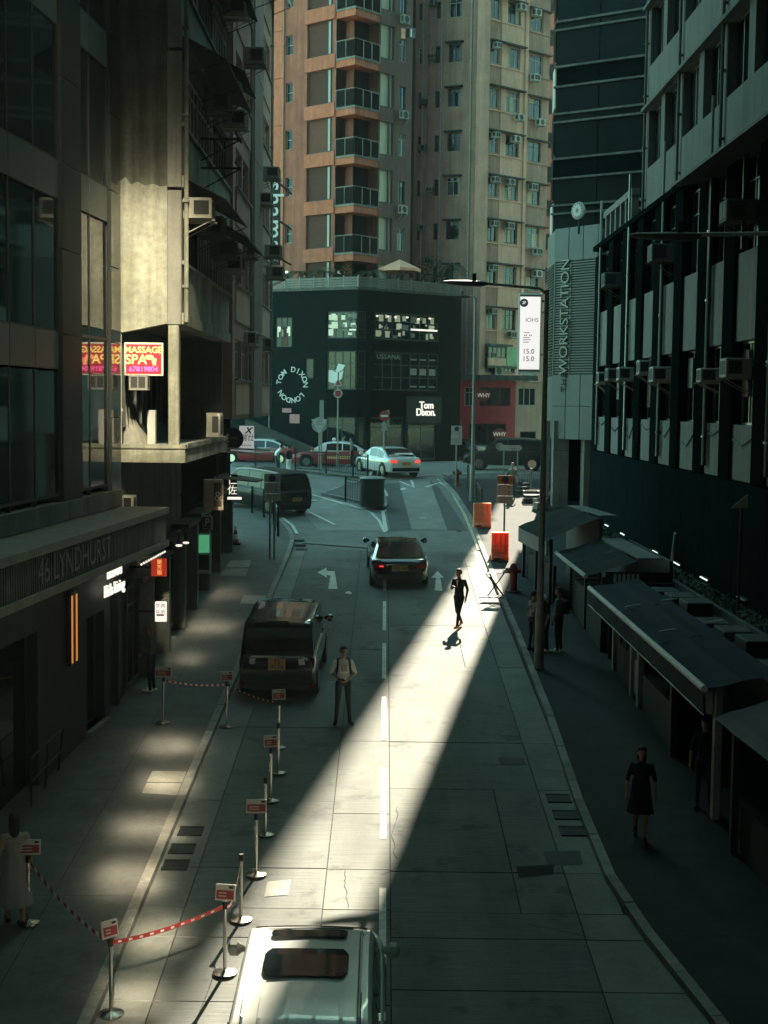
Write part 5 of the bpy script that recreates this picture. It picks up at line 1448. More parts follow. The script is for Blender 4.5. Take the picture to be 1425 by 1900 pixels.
street_lamp('tall grey street lamp on the right pavement with an arm over the road', b0, (top - b0).z, arm - b0, .8, 'galv', (0.0, 0))
p = gp(876, 930, .13); b1 = Vector((p.x, p.y, ground(p.y) + .13))
top = at(884, 552, p.y); arm = at(858, 549, p.y)
street_lamp('farther street lamp behind the railing at the corner', b1, (top - b1).z, arm - b1, .6, 'galv', (0, 0))
bl = Vector((7.4, 23.5, ground(23.5) + .13)); arm = at(1262, 436, 23.5); tp_ = Vector((7.4, 23.5, arm.z + .05))
street_lamp('near street lamp reaching in from the right edge with a broad lamp head', bl, (tp_ - bl).z, arm - bl, .85, 'galv')

# --- parking restriction signs
def plate_sign(label, base_px, panel, y_off=0.0, poles=1, orange=False, pz=None, rz=0.0):
    p = gp(*base_px, .13)
    base = Vector((p.x, p.y, ground(p.y) + .13))
    t = thing('road_sign', label, 'road sign', base, rz, 'parking restriction signs')
    x0, y0, x1, y1 = panel
    sc = p.y / F
    w = (x1 - x0) * sc
    zt, zb_ = at((x0 + x1) / 2, y0, p.y).z - base.z, at((x0 + x1) / 2, y1, p.y).z - base.z
    cx = at((x0 + x1) / 2, y1, p.y).x - base.x
    h = zt - zb_
    for i in range(poles):
        x = cx + (i - (poles - 1) / 2) * .16
        MB().cyl((x, .05, 0), (x, .05, zt - .05), .038, None, 10).build('pole', M['galv'], t)
    MB().bbox(cx - w / 2, cx + w / 2, -.02, 0.01, zb_ + h * .68, zt, .006).build('top_plate', M['sign_orange' if orange else 'sign_w'], t)
    MB().bbox(cx - w / 2, cx + w / 2, -.02, 0.01, zb_ + h * .28, zb_ + h * .665, .006).build('time_plate', M['sign_w'], t)
    MB().bbox(cx - w / 2 - .01, cx + w / 2 + .01, -.02, 0.01, zb_, zb_ + h * .265, .006).build('notice_plate', M['sign_w'], t)
    MB().lathe([(0, -.004), (w * .22, -.004), (w * .22, 0.004)], (cx, -.024, zb_ + h * .84), 20, 'Y').build('disc', M['ink_blue'], t)
    for zc in (.56, .38):
        text('7', M['ink'], h * .15, t, T(cx + w * .24, -.026, zb_ + h * zc), extrude=.002, bold=.004)
        text('8-10', M['sign_g'], h * .1, t, T(cx - w * .18, -.026, zb_ + h * zc), extrude=.002)
    for k in range(3): MB().box(cx - w * .4, cx + w * .4, -.026, -.019, zb_ + h * (.05 + .07 * k), zb_ + h * (.08 + .07 * k)).build('text_line', M['sign_g'], t)
    return t
plate_sign('no stopping plates on twin poles at the left pavement corner', (507, 1038), (490, 879, 520, 929), 0, 2)
plate_sign('no stopping plates with an orange top on a pole behind the red barrier', (933, 1008), (922, 882, 951, 934), 0, 1, True)
plate_sign('small distant no stopping plates near the black shop', (845, 905), (837, 790, 857, 825), 0, 1)
def simple_post(name, label, base_px, top_py, m='galv', dz=.13, r=.045):
    p = gp(*base_px, dz); base = Vector((p.x, p.y, ground(p.y) + dz))
    t = thing(name, label, 'road sign', base)
    h = at(base_px[0], top_py, p.y).z - base.z
    MB().cyl((0, 0, 0), (0, 0, h), r, None, 10).build('pole', M[m], t)
    return t, p, h
t, p, h = simple_post('triangle_sign', 'pale inverted triangle traffic sign on a round backing before the taxi', (592, 876), 778)
z = at(594, 788, p.y).z - t.location.z
MB().lathe([(0, -.01), (.40, -.01), (.40, .01)], (0, -.03, z), 24, 'Y').build('backing', M['sign_g'], t)
MB().prism([(-.42, -.05, z + .28), (.42, -.05, z + .28), (.05, -.05, z - .42), (-.05, -.05, z - .42)], (0, -.01, 0)).build('triangle', M['sign_w'], t)
text('GIVE', M['ink'], .14, t, T(0, -.064, z + .18), extrude=.001); text('WAY', M['ink'], .14, t, T(0, -.064, z + .03), extrude=.001)
t, p, h = simple_post('no_entry_sign', 'round red no entry sign on a pole left of the white car', (712, 880), 768)
z = h - .1
MB().lathe([(0, -.01), (.27, -.01), (.27, .01)], (0, -.05, z), 24, 'Y').build('disc', M['sign_red'], t)
MB().box(-.18, .18, -.07, -.06, z - .05, z + .05).build('bar', M['letter_w'], t)
MB().box(-.13, .13, -.05, -.04, z - .75, z - .35).build('notice_plate', M['sign_g'], t)
MB().box(.1, .26, .0, .05, z - .5, z + .3).build('side_plate', M['sign_g'], t)
t, p, h = simple_post('warning_sign', 'pole with a small warning triangle and a round plate before the black shop windows', (626, 868), 690)
z = h
MB().prism([(-.24, -.06, z - .75), (.24, -.06, z - .75), (0, -.06, z - .3)], (0, -.02, 0)).build('triangle', M['sign_w'], t)
MB().prism([(-.12, -.085, z - .69), (.12, -.085, z - .69), (0, -.085, z - .45)], (0, -.005, 0)).build('symbol', M['sign_red'], t)
MB().lathe([(0, -.01), (.24, -.01), (.24, .01)], (0, -.06, z - 1.15), 20, 'Y').build('disc', M['sign_w'], t)
MB().box(-.15, .15, -.08, -.07, z - 1.3, z - 1.0).build('number_plate', M['sign_red'], t)
MB().tube([(-.1, 0, z), (-.32, 0, z + .12), (-.42, 0, z + .4)], .03, 6).build('bracket', M['galv'], t); MB().tube([(.1, 0, z), (.25, 0, z + .1), (.38, 0, z + .35)], .03, 6).build('bracket', M['galv'], t)
t, p, h = simple_post('sign_pole', 'slim pole with a narrow vertical plate left of the inverted triangle', (596, 872), 742)
MB().box(-.11, .11, -.06, -.05, h - .95, h - .02).build('plate', M['sign_g'], t)
# direction sign on two posts at the right corner
p = gp(946, 900, .13); base = Vector((p.x, p.y, ground(p.y) + .13))
t = thing('direction_sign', 'white pointed direction sign on two posts in front of the dark car', 'road sign', base)
zc = at(946, 831, p.y).z - base.z; sc = p.y / F
for x in (-.32, .35): MB().cyl((x, 0, 0), (x, 0, zc), .035).build('post', M['galv'], t)
w = 18 * sc
MB().prism([(-w, -.05, zc - .13), (w, -.05, zc - .13), (w + .1, -.05, zc), (w, -.05, zc + .13), (-w, -.05, zc + .13), (-w - .1, -.05, zc)], (0, .03, 0)).build('panel', M['sign_w'], t)
text('• A-B', M['ink'], .14, t, T(.08, -.056, zc - .04), extrude=.001)
for k in range(1): MB().box(-.2, .35, -.056, -.05, zc + .06, zc + .08).build('text_line', M['sign_g'], t)
MB().lathe([(0, -.01), (.2, -.01), (.2, .01)], (-w - .05, -.01, zc + .05), 18, 'Y').build('round_backing', M['sign_g'], t)
# triangular sign back on the far right
t = thing('triangle_sign', 'back of a grey triangular sign on a thin post against the dark hoarding', 'road sign', (8.5, 8.5 * F / (1380 - CX), 4.0))
y_ = t.location.y; z1 = at(1385, 917, y_).z - 4.0; z0 = at(1380, 943, y_).z - 4.0
MB().prism([(-.28, 0, z0), (.12, 0, z0), (.10, 0, z1)], (0, .02, 0)).build('plate', M['sign_g'], t)
MB().cyl((-.02, .04, 0), (-.02, .04, z1 - .1), .03).build('post', M['galv_dark'], t)
# sign pole at far left edge of the black shop
t, p, h = simple_post('kerb_sign', 'small grey plate on a pole at the left edge of the black shop', (499, 850), 712)
MB().box(-.15, .1, -.06, -.05, h - .6, h).build('plate', M['sign_g'], t)

# --- railings
def railing(label, pts, h=1.05, bar=.14, m='rail', group='railings'):
    a0 = pts[0]
    t = thing('railing', label, 'railing', G(a0.x, a0.y, .13), 0, group)
    I = Matrix.Translation(-t.location)
    for a, c in zip(pts[:-1], pts[1:]):
        L = (c - a).length; n = max(1, round(L / 1.6))
        for i in range(n):
            p, q = a.lerp(c, i / n), a.lerp(c, (i + 1) / n)
            P, Q = I @ G(p.x, p.y, .13), I @ G(q.x, q.y, .13)
            MB().box(P.x - .045, P.x + .045, P.y - .045, P.y + .045, P.z, P.z + h + .12).build('post', M[m], t)
            up_ = Vector((0, 0, 1))
            b = MB(); b.tube([P + up_ * h, Q + up_ * h], .025, 6); b.tube([P + up_ * .15, Q + up_ * .15], .02, 6); b.tube([P + up_ * (h - .15), Q + up_ * (h - .15)], .015, 6)
            k = max(2, int((q - p).length / bar))
            for j in range(1, k):
                r = P.lerp(Q, j / k); b.cyl(r + up_ * .15, r + up_ * (h - .02), .011, None, 5)
            b.build('panel', M[m], t)
    c = pts[-1]; Q = I @ G(c.x, c.y, .13)
    MB().box(Q.x - .045, Q.x + .045, Q.y - .045, Q.y + .045, Q.z, Q.z + h + .12).build('post', M[m], t)
    return t
V2 = lambda px, py: Vector(gp(px, py, .13).xy)
railing('dark green railing along the left pavement corner beside the black car', [V2(516, 995), V2(508, 972), V2(490, 960), V2(468, 952)])
railing('dark railing on the traffic island behind the bin', [V2(641, 931), V2(676, 938)])
railing('long dark railing in front of the red taxi', [V2(548, 874), V2(605, 878), V2(655, 884), V2(682, 887)])
railing('dark railing before the white roofed taxi at far left', [V2(474, 868), V2(518, 873)])
railing('row of dark bollard railings on the right kerb before the corner', [V2(893, 953), V2(884, 936), V2(874, 918), V2(868, 905)], 1.0)
railing('pale railing at the right corner beside the direction sign', [V2(955, 912), V2(985, 912)], 1.0, .12, 'galv')
# bin / planter on the island
p = gp(690, 940, .13)
t = thing('litter_bin', 'large black round bin on the tip of the traffic island', 'bin', G(p.x, p.y, .13))
MB().lathe([(.52, 0), (.55, .1), (.55, 1.15), (.58, 1.2), (.58, 1.27)], (0, 0, 0), 22).build('drum', M['rail'], t, smooth=True)
MB().lathe([(.58, 1.27), (.50, 1.33), (0, 1.36)], (0, 0, 0.003), 22).build('rim', M['sign_g'], t)
p = gp(703, 915, .13)
t = thing('bollard', 'dark bollard with a plant bundle behind the island bin', 'bollard', G(p.x, p.y, .13))
MB().lathe([(.11, 0), (.11, .9), (.07, 1.05), (.0, 1.1)], (0, 0, 0), 12).build('post', M['rail'], t)
MB().lathe([(.12, .5), (.14, .6), (.12, .7)], (0, 0, 0), 12).build('band', M['galv'], t)

# --- orange water barriers
def barrier(label, px, py, w, h, m, rz):
    p = gp(px, py, .0); t = thing('water_barrier', label, 'barrier', G(p.x, p.y, .135), rz, 'orange barriers on the right kerb')
    b = MB()
    prof = [(.20, 0), (.20, .10), (.12, .22), (.10, h * .5), (.12, h * .56), (.09, h * .62), (.08, h)]
    rings = []
    for d, z in prof:
        rings.append([(-w / 2, -d, z), (w / 2, -d, z), (w / 2, d, z), (-w / 2, d, z)])
    b.loft(rings); b.build('body', M[m], t)
    for x in (-.28, 0.02, .3): MB().box(x * w - .03, x * w + .03, -.125, -.06, .24, h * .95).build('rib', M[m], t)
    MB().box(-w / 2 + .1, -w / 2 + .28, -.21, -.19, .03, .09).build('forklift_slot', M['ink'], t)
    return t
barrier('faded orange plastic barrier farther up the right kerb', 894, 984, .72, 1.0, 'plastic_or2', .12)
barrier('bright orange red plastic barrier standing at the head of the sunlit strip', 927, 1046, .62, 1.02, 'plastic_or', .05)
# folding stand lying by the kerb
p = gp(915, 1110, .13)
t = thing('folding_stand', 'black folding stand with two flat boards beside the bright barrier', 'stand', G(p.x, p.y, .13))
z = lambda py: at(915, py, p.y).z - t.location.z
MB().hexa([(-.30, -.1, .78), (.38, -.1, .82), (.62, .35, .86), (.0, .35, .82)], [(-.30, -.1, .80), (.38, -.1, .84), (.62, .35, .88), (.0, .35, .84)]).build('top_board', M['iron'], t)
MB().hexa([(-.48, -.2, .03), (.22, -.2, .03), (.32, .1, .05), (-.3, .1, .05)], [(-.48, -.2, .06), (.22, -.2, .06), (.32, .1, .08), (-.3, .1, .08)]).build('lower_board', M['stall_dark'], t)
for a, c in (((-.25, 0, .79), (.36, .0, .05)), ((.38, .2, .82), (-.2, -.05, .05)), ((-.15, .2, .79), (.34, .2, .05))): MB().tube([a, c], .022, 6).build('leg', M['iron'], t)
# fire hydrants
def hydrant(label, px, py, s=1.0):
    p = gp(px, py, .13); t = thing('fire_hydrant', label, 'hydrant', G(p.x, p.y, .13), 0, 'fire hydrants')
    t.scale = (s, s, s)
    MB().lathe([(.17, 0), (.17, .06), (.12, .08), (.12, .55), (.15, .58), (.15, .64), (.12, .66), (.12, .78), (.06, .88), (0, .9)], (0, 0, 0), 16).build('barrel', M['hydrant'], t, smooth=True)
    for s_ in (-1, 1):
        MB().cyl((0, 0, .68), (s_ * .24, -.03, .66), .075, .085, 12).build('outlet', M['hydrant'], t)
    MB().lathe([(.24, 0), (.24, .05), (.0, .06)], (0, 0, -.01), 14).build('base_plate', M['conc_dark'], t)
hydrant('dark red fire hydrant on the right pavement beside the folding stand', 952, 1098, 1.05)
hydrant('small distant fire hydrant at the tip of the right kerb', 848, 900, .9)
# traffic cone
p = gp(437, 1010, .13)
t = thing('traffic_cone', 'red and white traffic cone by the left shopfronts', 'cone', G(p.x, p.y, .13))
MB().box(-.2, .2, -.2, .2, 0, .05).build('foot', M['rubber'], t)
for z0, z1, r0, r1, m_ in ((.05, .2, .15, .12, 'sign_red'), (.2, .4, .12, .085, 'cl_white'), (.4, .55, .085, .055, 'sign_red'), (.55, .72, .055, .025, 'cl_white')): MB().cyl((0, 0, z0), (0, 0, z1), r0, r1, 16).build('sleeve', M[m_], t)
# pigeons on the road
def pigeon(label, px, py, rz):
    p = gp(px, py); t = thing('pigeon', label, 'pigeon', G(p.x, p.y, .03), rz, 'pigeons on the road')
    b = MB()
    rings = []
    for y, z, r in ((-.17, .10, .012), (-.1, .11, .035), (-.02, .125, .065), (.06, .14, .06), (.1, .18, .035), (.125, .22, .03), (.15, .235, .022), (.175, .23, .006)):
        rings.append([(r * math.cos(a), y, z + r * .9 * math.sin(a)) for a in [k * pi / 4 for k in range(8)]])
    b.loft(rings); b.cyl((.02, .0, 0), (.02, .01, .09), .006, None, 5); b.cyl((-.02, .02, 0), (-.02, .01, .09), .006, None, 5)
    b.build('body', M['cl_grey'], t, smooth=True)
pigeon('small dark pigeon on the road beside the pale strip', 851, 991, .5)
pigeon('pigeon near the distant kerb tip, left one', 826, 889, 1.2)
pigeon('pigeon near the distant kerb tip, right one', 833, 890, -.6)

# --- queue posts with notices and tape
ST = {}
def stanchion(key, label, px, py, sign=True, rz=0.0, sw=.30, h=1.0):
    p = gp(px, py); onp = p.x < -3.62
    t = thing('queue_post', label, 'queue post', G(p.x, p.y, .135 if onp else .034), 0, 'queue posts along the left lane')
    MB().lathe([(.165, 0), (.17, .012), (.165, .028), (.08, .045), (.03, .06), (0, .062)], (0, 0, 0), 26).build('base', M['steel'], t, smooth=True)
    MB().cyl((0, 0, .05), (0, 0, h), .026, None, 14).build('post', M['steel'], t, smooth=True)
    MB().cyl((0, 0, h - .09), (0, 0, h + .01), .034, None, 14).build('belt_head', M['iron'], t)
    if sign:
        Sg = T(0, 0, h) @ RZ(rz) @ Matrix.Rotation(rad(-12), 4, 'X')
        MB().bbox(-sw / 2, sw / 2, -.015, .015, .02, .24, .008).build('notice_frame', M['sign_w'], t, Sg)
        MB().box(-sw / 2 + .02, sw / 2 - .02, -.019, -.014, .045, .16).build('notice_band', M['sign_red'], t, Sg)
        for k in range(2): MB().box(-sw / 2 + .05, sw / 2 - .12, -.021, -.018, .075 + .04 * k, .09 + .04 * k).build('text_line', M['sign_w'], t, Sg)
        MB().box(sw / 2 - .09, sw / 2 - .03, -.019, -.014, .185, .215).build('print_mark', M['ink'], t, Sg)
    ST[key] = t.location + Vector((0, 0, h - .05))
stanchion('J', 'queue post with a white and red notice at the dark left edge', 53, 1730, True, .1, .36)
stanchion('I', 'queue post with a dark notice turned sideways nearest the bottom left', 206, 1888, True, .75, .24)
stanchion('H', 'queue post with a red notice beside the white car roof', 417, 1811, True, -.15, .28)
stanchion('G', 'bare queue post just behind the one beside the white car', 447, 1712, False)
stanchion('F', 'queue post with a wide red notice at the edge of the sunlit strip', 475, 1628, True, .05, .33)
stanchion('E', 'bare queue post between two posts with notices, fifth from the white car', 492, 1553, False)
stanchion('D', 'queue post with a tilted red notice in the middle of the row', 502, 1490, True, .3, .26)
stanchion('C', 'bare queue post, second of the row from the black van', 516, 1438, False)
stanchion('B', 'queue post with a notice right behind the black van', 517, 1391, True, .25, .28)
stanchion('A', 'queue post with a notice on the left kerb beside the black van', 421, 1352, True, .3, .27)
stanchion('K', 'queue post with a bright white and red notice on the left pavement', 303, 1353, True, 0, .36)
def tape(label, a, c, m, stripes, w=.06, sag=.06):
    a, c = ST[a].copy(), ST[c].copy()
    t = thing('barrier_tape', label, 'tape', a, 0, 'tapes between the queue posts')
    d = c - a; n = 24 if stripes else 8
    def P(s, z): return Vector((d.x * s, d.y * s, d.z * s - sag * 4 * s * (1 - s) + z))
    for i in range(n):
        s0, s1 = i / n, (i + 1) / n
        mm = m if not stripes or i % 2 else 'cl_white'
        MB().add([P(s0, -w / 2), P(s1, -w / 2), P(s1, w / 2), P(s0, w / 2)], [(0, 1, 2, 3)]).build('tape_length', M[mm], t)
    if not stripes:
        for i in range(10):
            s0 = .06 + i * .09; o = Vector((.002, -.006, 0))
            MB().add([P(s0, -.012) + o, P(s0 + .03, -.012) + o, P(s0 + .03, .014) + o, P(s0, .014) + o], [(0, 1, 2, 3)]).build('print_mark', M['cl_white'], t)
tape('red and white striped tape falling from the dark left post to the kerb', 'J', 'I', 'tape_red', True, .06, .12)
tape('bright red belt with white marks stretched to the post by the white car', 'I', 'H', 'tape_red', False)
tape('short red belt up to the bare post behind the white car', 'H', 'G', 'tape_red', False, .05, .25)
tape('red and white striped tape across the left pavement', 'K', 'A', 'tape_red', True, .045)
tape('dull belt passing behind the black van', 'A', 'B', 'hydrant', False, .05)

# --- left shop signs
def hang_sign(name, label, px0, py0, px1, py1, y, mats, rz=0.0, thick=.1, cat='sign'):
    a, c = at(px0, py0, y), at(px1, py1, y)
    ctr = (a + c) / 2
    t = thing(name, label, cat, ctr, rz, 'shop signs on the left')
    w, h = abs(c.x - a.x), abs(a.z - c.z)
    MB().bbox(-w / 2, w / 2, -thick / 2, thick / 2, -h / 2, h / 2, .015).build('sign_box', M[mats[0]], t)
    if len(mats) > 1: MB().box(-w / 2 + .03, w / 2 - .03, -thick / 2 - .008, -thick / 2 + .004, -h / 2 + .03, h / 2 - .03).build('sign_face', M[mats[1]], t)
    MB().box(-w / 2 - .7, -w / 2 - .001, -.02, .02, -.02, .02).build('bracket', M['iron'], t)
    return t, w, h
t, w, h = hang_sign('shop_sign', 'red lantern coloured lit sign with vertical characters under the canopy end', 281, 1036, 309, 1069, 32.5, ['lit_red'])
for k, ch in enumerate('蘭芳園'): text(ch, M['lit_yellow'], .12, t, T(.02, -.06, h * .3 - k * h * .3), extrude=.002)
t, w, h = hang_sign('poster_board', 'white lit poster with red characters in the dark doorway', 288, 1116, 309, 1153, 32.6, ['lit_w'])
for k in range(2): text('牛肉', M['sign_red'], .12, t, T(0, -.056, h * .28 - k * .15), extrude=.002)
MB().box(-w * .35, w * .3, -.056, -.051, -.1, -.06).build('text_line', M['sign_red'], t)
t, w, h = hang_sign('parking_sign', 'square white sign with a dark letter P above the shopfronts', 376, 957, 394, 982, 43.0, ['sign_w', 'wood'])
text('P', M['letter_w'], .34, t, T(0, -.065, 0), extrude=.004, bold=.006)
t, w, h = hang_sign('curved_sign', 'cream box sign with dark lettering hung high over the shops', 378, 889, 413, 946, 40.5, ['panel_pale'], .25, .35)
MB().box(.0, w / 2 - .05, -.19, -.176, -h / 2 + .1, h / 2 - .1).build('sign_face', M['wood'], t)
text('&', M['letter_w'], .4, t, T(.12, -.195, -.05), extrude=.003)
t, w, h = hang_sign('vertical_shop_sign', 'dark narrow sign with slanted white characters at the corner shop', 423, 880, 440, 921, 47.0, ['ink'])
text('仁', M['lit_w'], .34, t, T(0, -.06, .16), extrude=.003); text('佐', M['lit_w'], .34, t, T(0, -.06, -.18), extrude=.003)
t, w, h = hang_sign('tube_sign', 'short glowing white bar under the corner shop sign', 422, 922, 448, 927, 47.0, ['lit_w'])
t, w, h = hang_sign('menu_board', 'tall white stand with a lit green picture outside the shops', 364, 989, 392, 1064, 42.3, ['sign_w', 'sign_w'])
MB().box(-w / 2 + .05, w / 2 - .05, -.065, -.05, 0.02, h / 2 - .05).build('picture', M['lit_green'], t); MB().box(-w / 2 + .05, w / 2 - .06, -.065, -.05, -h / 2 + .12, -.04).build('dark_panel', M['stall_dark'], t)
t, w, h = hang_sign('projecting_sign', 'white projecting sign with a blue cross and characters over the street corner', 444, 790, 471, 835, 50.5, ['lit_panel'])
text('X', M['ink_blue'], .3, t, T(.06, -.06, h * .3), extrude=.004, bold=.012, shear=.3)
text('瑞仕', M['ink_blue'], .27, t, T(.02, -.06, 0), extrude=.003, shear=.2); text('Siamese', M['ink_blue'], .11, t, T(.0, -.06, -h * .3), extrude=.002)
t = thing('round_sign', 'dark blue round sign with pale tassels in front of the white projecting sign', 'sign', at(432, 814, 48.5), 0, 'shop signs on the left')
MB().lathe([(0, -.05), (.36, -.05), (.38, 0), (.36, .05), (0, .05)], (0, 0, 0), 26, 'Y').build('disc', M['ink_blue'], t)
text('AZURE', M['sign_g'], .12, t, T(0, -.06, .02), extrude=.002)
for k in range(6): MB().add([(-.55 + .02 * k, -.03 * k, .22 - .12 * k), (-.1 - .05 * (k % 2), -.07, .16 - .12 * k), (-.14, -.06, .10 - .12 * k), (-.6, 0, .13 - .12 * k)], [(0, 1, 2, 3)]).build('tassel', M['curtain'], t)
MB().box(-1.2, -.3, -.02, .02, .1, .14).build('bracket', M['iron'], t)
# light corner canopy frames over the shops
t = thing('shop_canopy', 'thin pale canopy frame projecting over the corner of the left pavement', 'canopy', at(440, 845, 46))
MB().tube([(-.6, 0, .15), (.7, 1.2, .02)], .03, 6).build('frame_bar', M['frame_w'], t); MB().tube([(-.6, 1.2, .2), (.9, 2.6, .1)], .03, 6).build('frame_bar', M['frame_w'], t)
MB().hexa([(-.7, -.6, -.75), (.6, .8, -.95), (.7, 2.2, -.95), (-.7, 2.2, -.75)], [(-.7, -.6, -.70), (.6, .8, -.90), (.7, 2.2, -.90), (-.7, 2.2, -.70)]).build('roof_sheet', M['tin_sheet'], t)
for q in ((-.6, -.5), (-.6, 2.1)): MB().cyl((q[0], q[1], -.72), (q[0], q[1], .2), .025).build('post', M['iron'], t)
for nm, px, py, y in (('left one, large', 332, 1011, 34.5), ('right one, small', 345, 1006, 36.5)):
    t = thing('shop_lamp', 'small bright ceiling lamp at the dark shop entrance, ' + nm, 'lamp', at(px, py, y), 0, 'shop entrance lamps')
    MB().lathe([(0, -.05), (.07, -.04), (.09, 0), (0, .02)], (0, 0, 0), 12).build('globe', M['lit_w'], t); MB().box(-.05, .05, -.05, .05, .02, .3).build('mount', M['iron'], t)
t = thing('light_row', 'row of small bright bulbs under the end of the stone canopy', 'lamp', at(285, 1035, 29.5))
d = at(305, 1020, 31.0) - at(262, 1043, 28.3)
for k in range(11):
    q = d * (k / 10 - .5)
    MB().lathe([(0, -.03), (.032, 0), (0, .03)], q, 8).build('bulb', M['lit_w'], t)
MB().tube([d * -.5 + Vector((0, 0, .05)), d * .5 + Vector((0, 0, .05))], .015, 5).build('rail', M['iron'], t)
# dark planter shrub and steps at the left edge
p = gp(35, 1440, .13)
shrub('dark leafy shrub beside the office entrance at the left edge', (p.x - .5, p.y, ground(p.y) + .13), .7, 1.3, 260, 'leaf_dark', 'shrub', None)
t = thing('entrance_rail', 'low dark metal handrail beside the office entrance steps', 'handrail', G(-6.3, 24.3, .13))
for y in (0, 1.0, 2.0): MB().cyl((0, y, 0), (0.06 * y, y, .9 + .05 * y), .02).build('post', M['iron'], t)
for z in (.45, .88): MB().tube([(0, 0, z), (.12, 2.0, z + .1)], .022, 6).build('bar', M['galv_dark'], t)
# ================================================================== vehicles
def interp(tab, s):
    for (a, *va), (c, *vc) in zip(tab[:-1], tab[1:]):
        if s <= c:
            k = (s - a) / (c - a) if c > a else 0
            return [x + (y - x) * k for x, y in zip(va, vc)]
    return list(tab[-1][1:])
SEDAN = dict(L=4.85, W=1.86, H=1.45, belt=.93, wt=.74,
    body=[(0, .78, .40, .72), (.012, .88, .30, .90), (.03, .93, .24, .98), (.07, .97, .22, 1.01), (.16, 1, .21, 1.0), (.32, 1, .2, .96), (.5, 1, .2, .94), (.68, 1, .2, .92), (.76, 1, .2, .90), (.88, .97, .21, .82), (.95, .91, .24, .74), (.985, .82, .32, .66), (1, .70, .4, .58)],
    roof=[(.115, .99), (.16, 1.13), (.22, 1.28), (.29, 1.40), (.38, 1.45), (.48, 1.455), (.56, 1.42), (.60, 1.37), (.68, 1.15), (.765, .90)],
    rear=(.125, .275), front=(.605, .755), side=[(.20, .37), (.385, .565)], wheels=(.19, .80), wr=.33)
COUPE = dict(SEDAN, L=4.75, W=1.95, H=1.33, wt=.68,
    body=[(0, .72, .42, .66), (.012, .86, .30, .86), (.035, .93, .24, .94), (.08, .98, .22, .97), (.17, 1.01, .21, .99), (.32, .99, .2, .96), (.5, .98, .2, .93), (.68, 1, .2, .90), (.78, 1, .2, .88), (.88, .97, .21, .80), (.95, .91, .24, .72), (.985, .82, .32, .64), (1, .70, .4, .56)],
    roof=[(.05, .95), (.13, 1.06), (.22, 1.18), (.30, 1.27), (.38, 1.32), (.47, 1.335), (.55, 1.30), (.60, 1.24), (.68, 1.06), (.765, .88)], rear=(.075, .33), side=[(.24, .38), (.40, .57)])
VAN = dict(L=4.6, W=1.86, H=1.86, belt=1.05, wt=.84,
    body=[(0, .90, .34, 1.0), (.012, .95, .26, 1.06), (.04, .98, .22, 1.08), (.12, 1, .2, 1.08), (.4, 1, .2, 1.06), (.7, 1, .2, 1.05), (.84, .99, .2, 1.02), (.92, .96, .21, .95), (.97, .90, .25, .86), (1, .78, .36, .72)],
    roof=[(.012, 1.06), (.03, 1.40), (.05, 1.66), (.075, 1.79), (.12, 1.84), (.3, 1.86), (.55, 1.85), (.68, 1.80), (.73, 1.73), (.80, 1.45), (.885, 1.02)],
    rear=(.018, .066), front=(.735, .875), side=[(.10, .30), (.315, .50), (.515, .70)], wheels=(.17, .82), wr=.34)
SUV = dict(L=4.75, W=1.92, H=1.78, belt=1.08, wt=.80,
    body=[(0, .86, .42, .96), (.012, .93, .32, 1.05), (.04, .97, .28, 1.08), (.12, 1, .27, 1.09), (.4, 1, .26, 1.07), (.66, 1, .26, 1.06), (.74, 1, .27, 1.03), (.88, .98, .28, .98), (.95, .93, .32, .90), (.985, .86, .4, .80), (1, .76, .48, .70)],
    roof=[(.02, 1.08), (.05, 1.40), (.085, 1.62), (.12, 1.71), (.2, 1.755), (.4, 1.78), (.55, 1.76), (.60, 1.71), (.66, 1.50), (.755, 1.06)],
    rear=(.03, .105), front=(.605, .745), side=[(.14, .32), (.335, .47), (.485, .60)], wheels=(.18, .81), wr=.37)
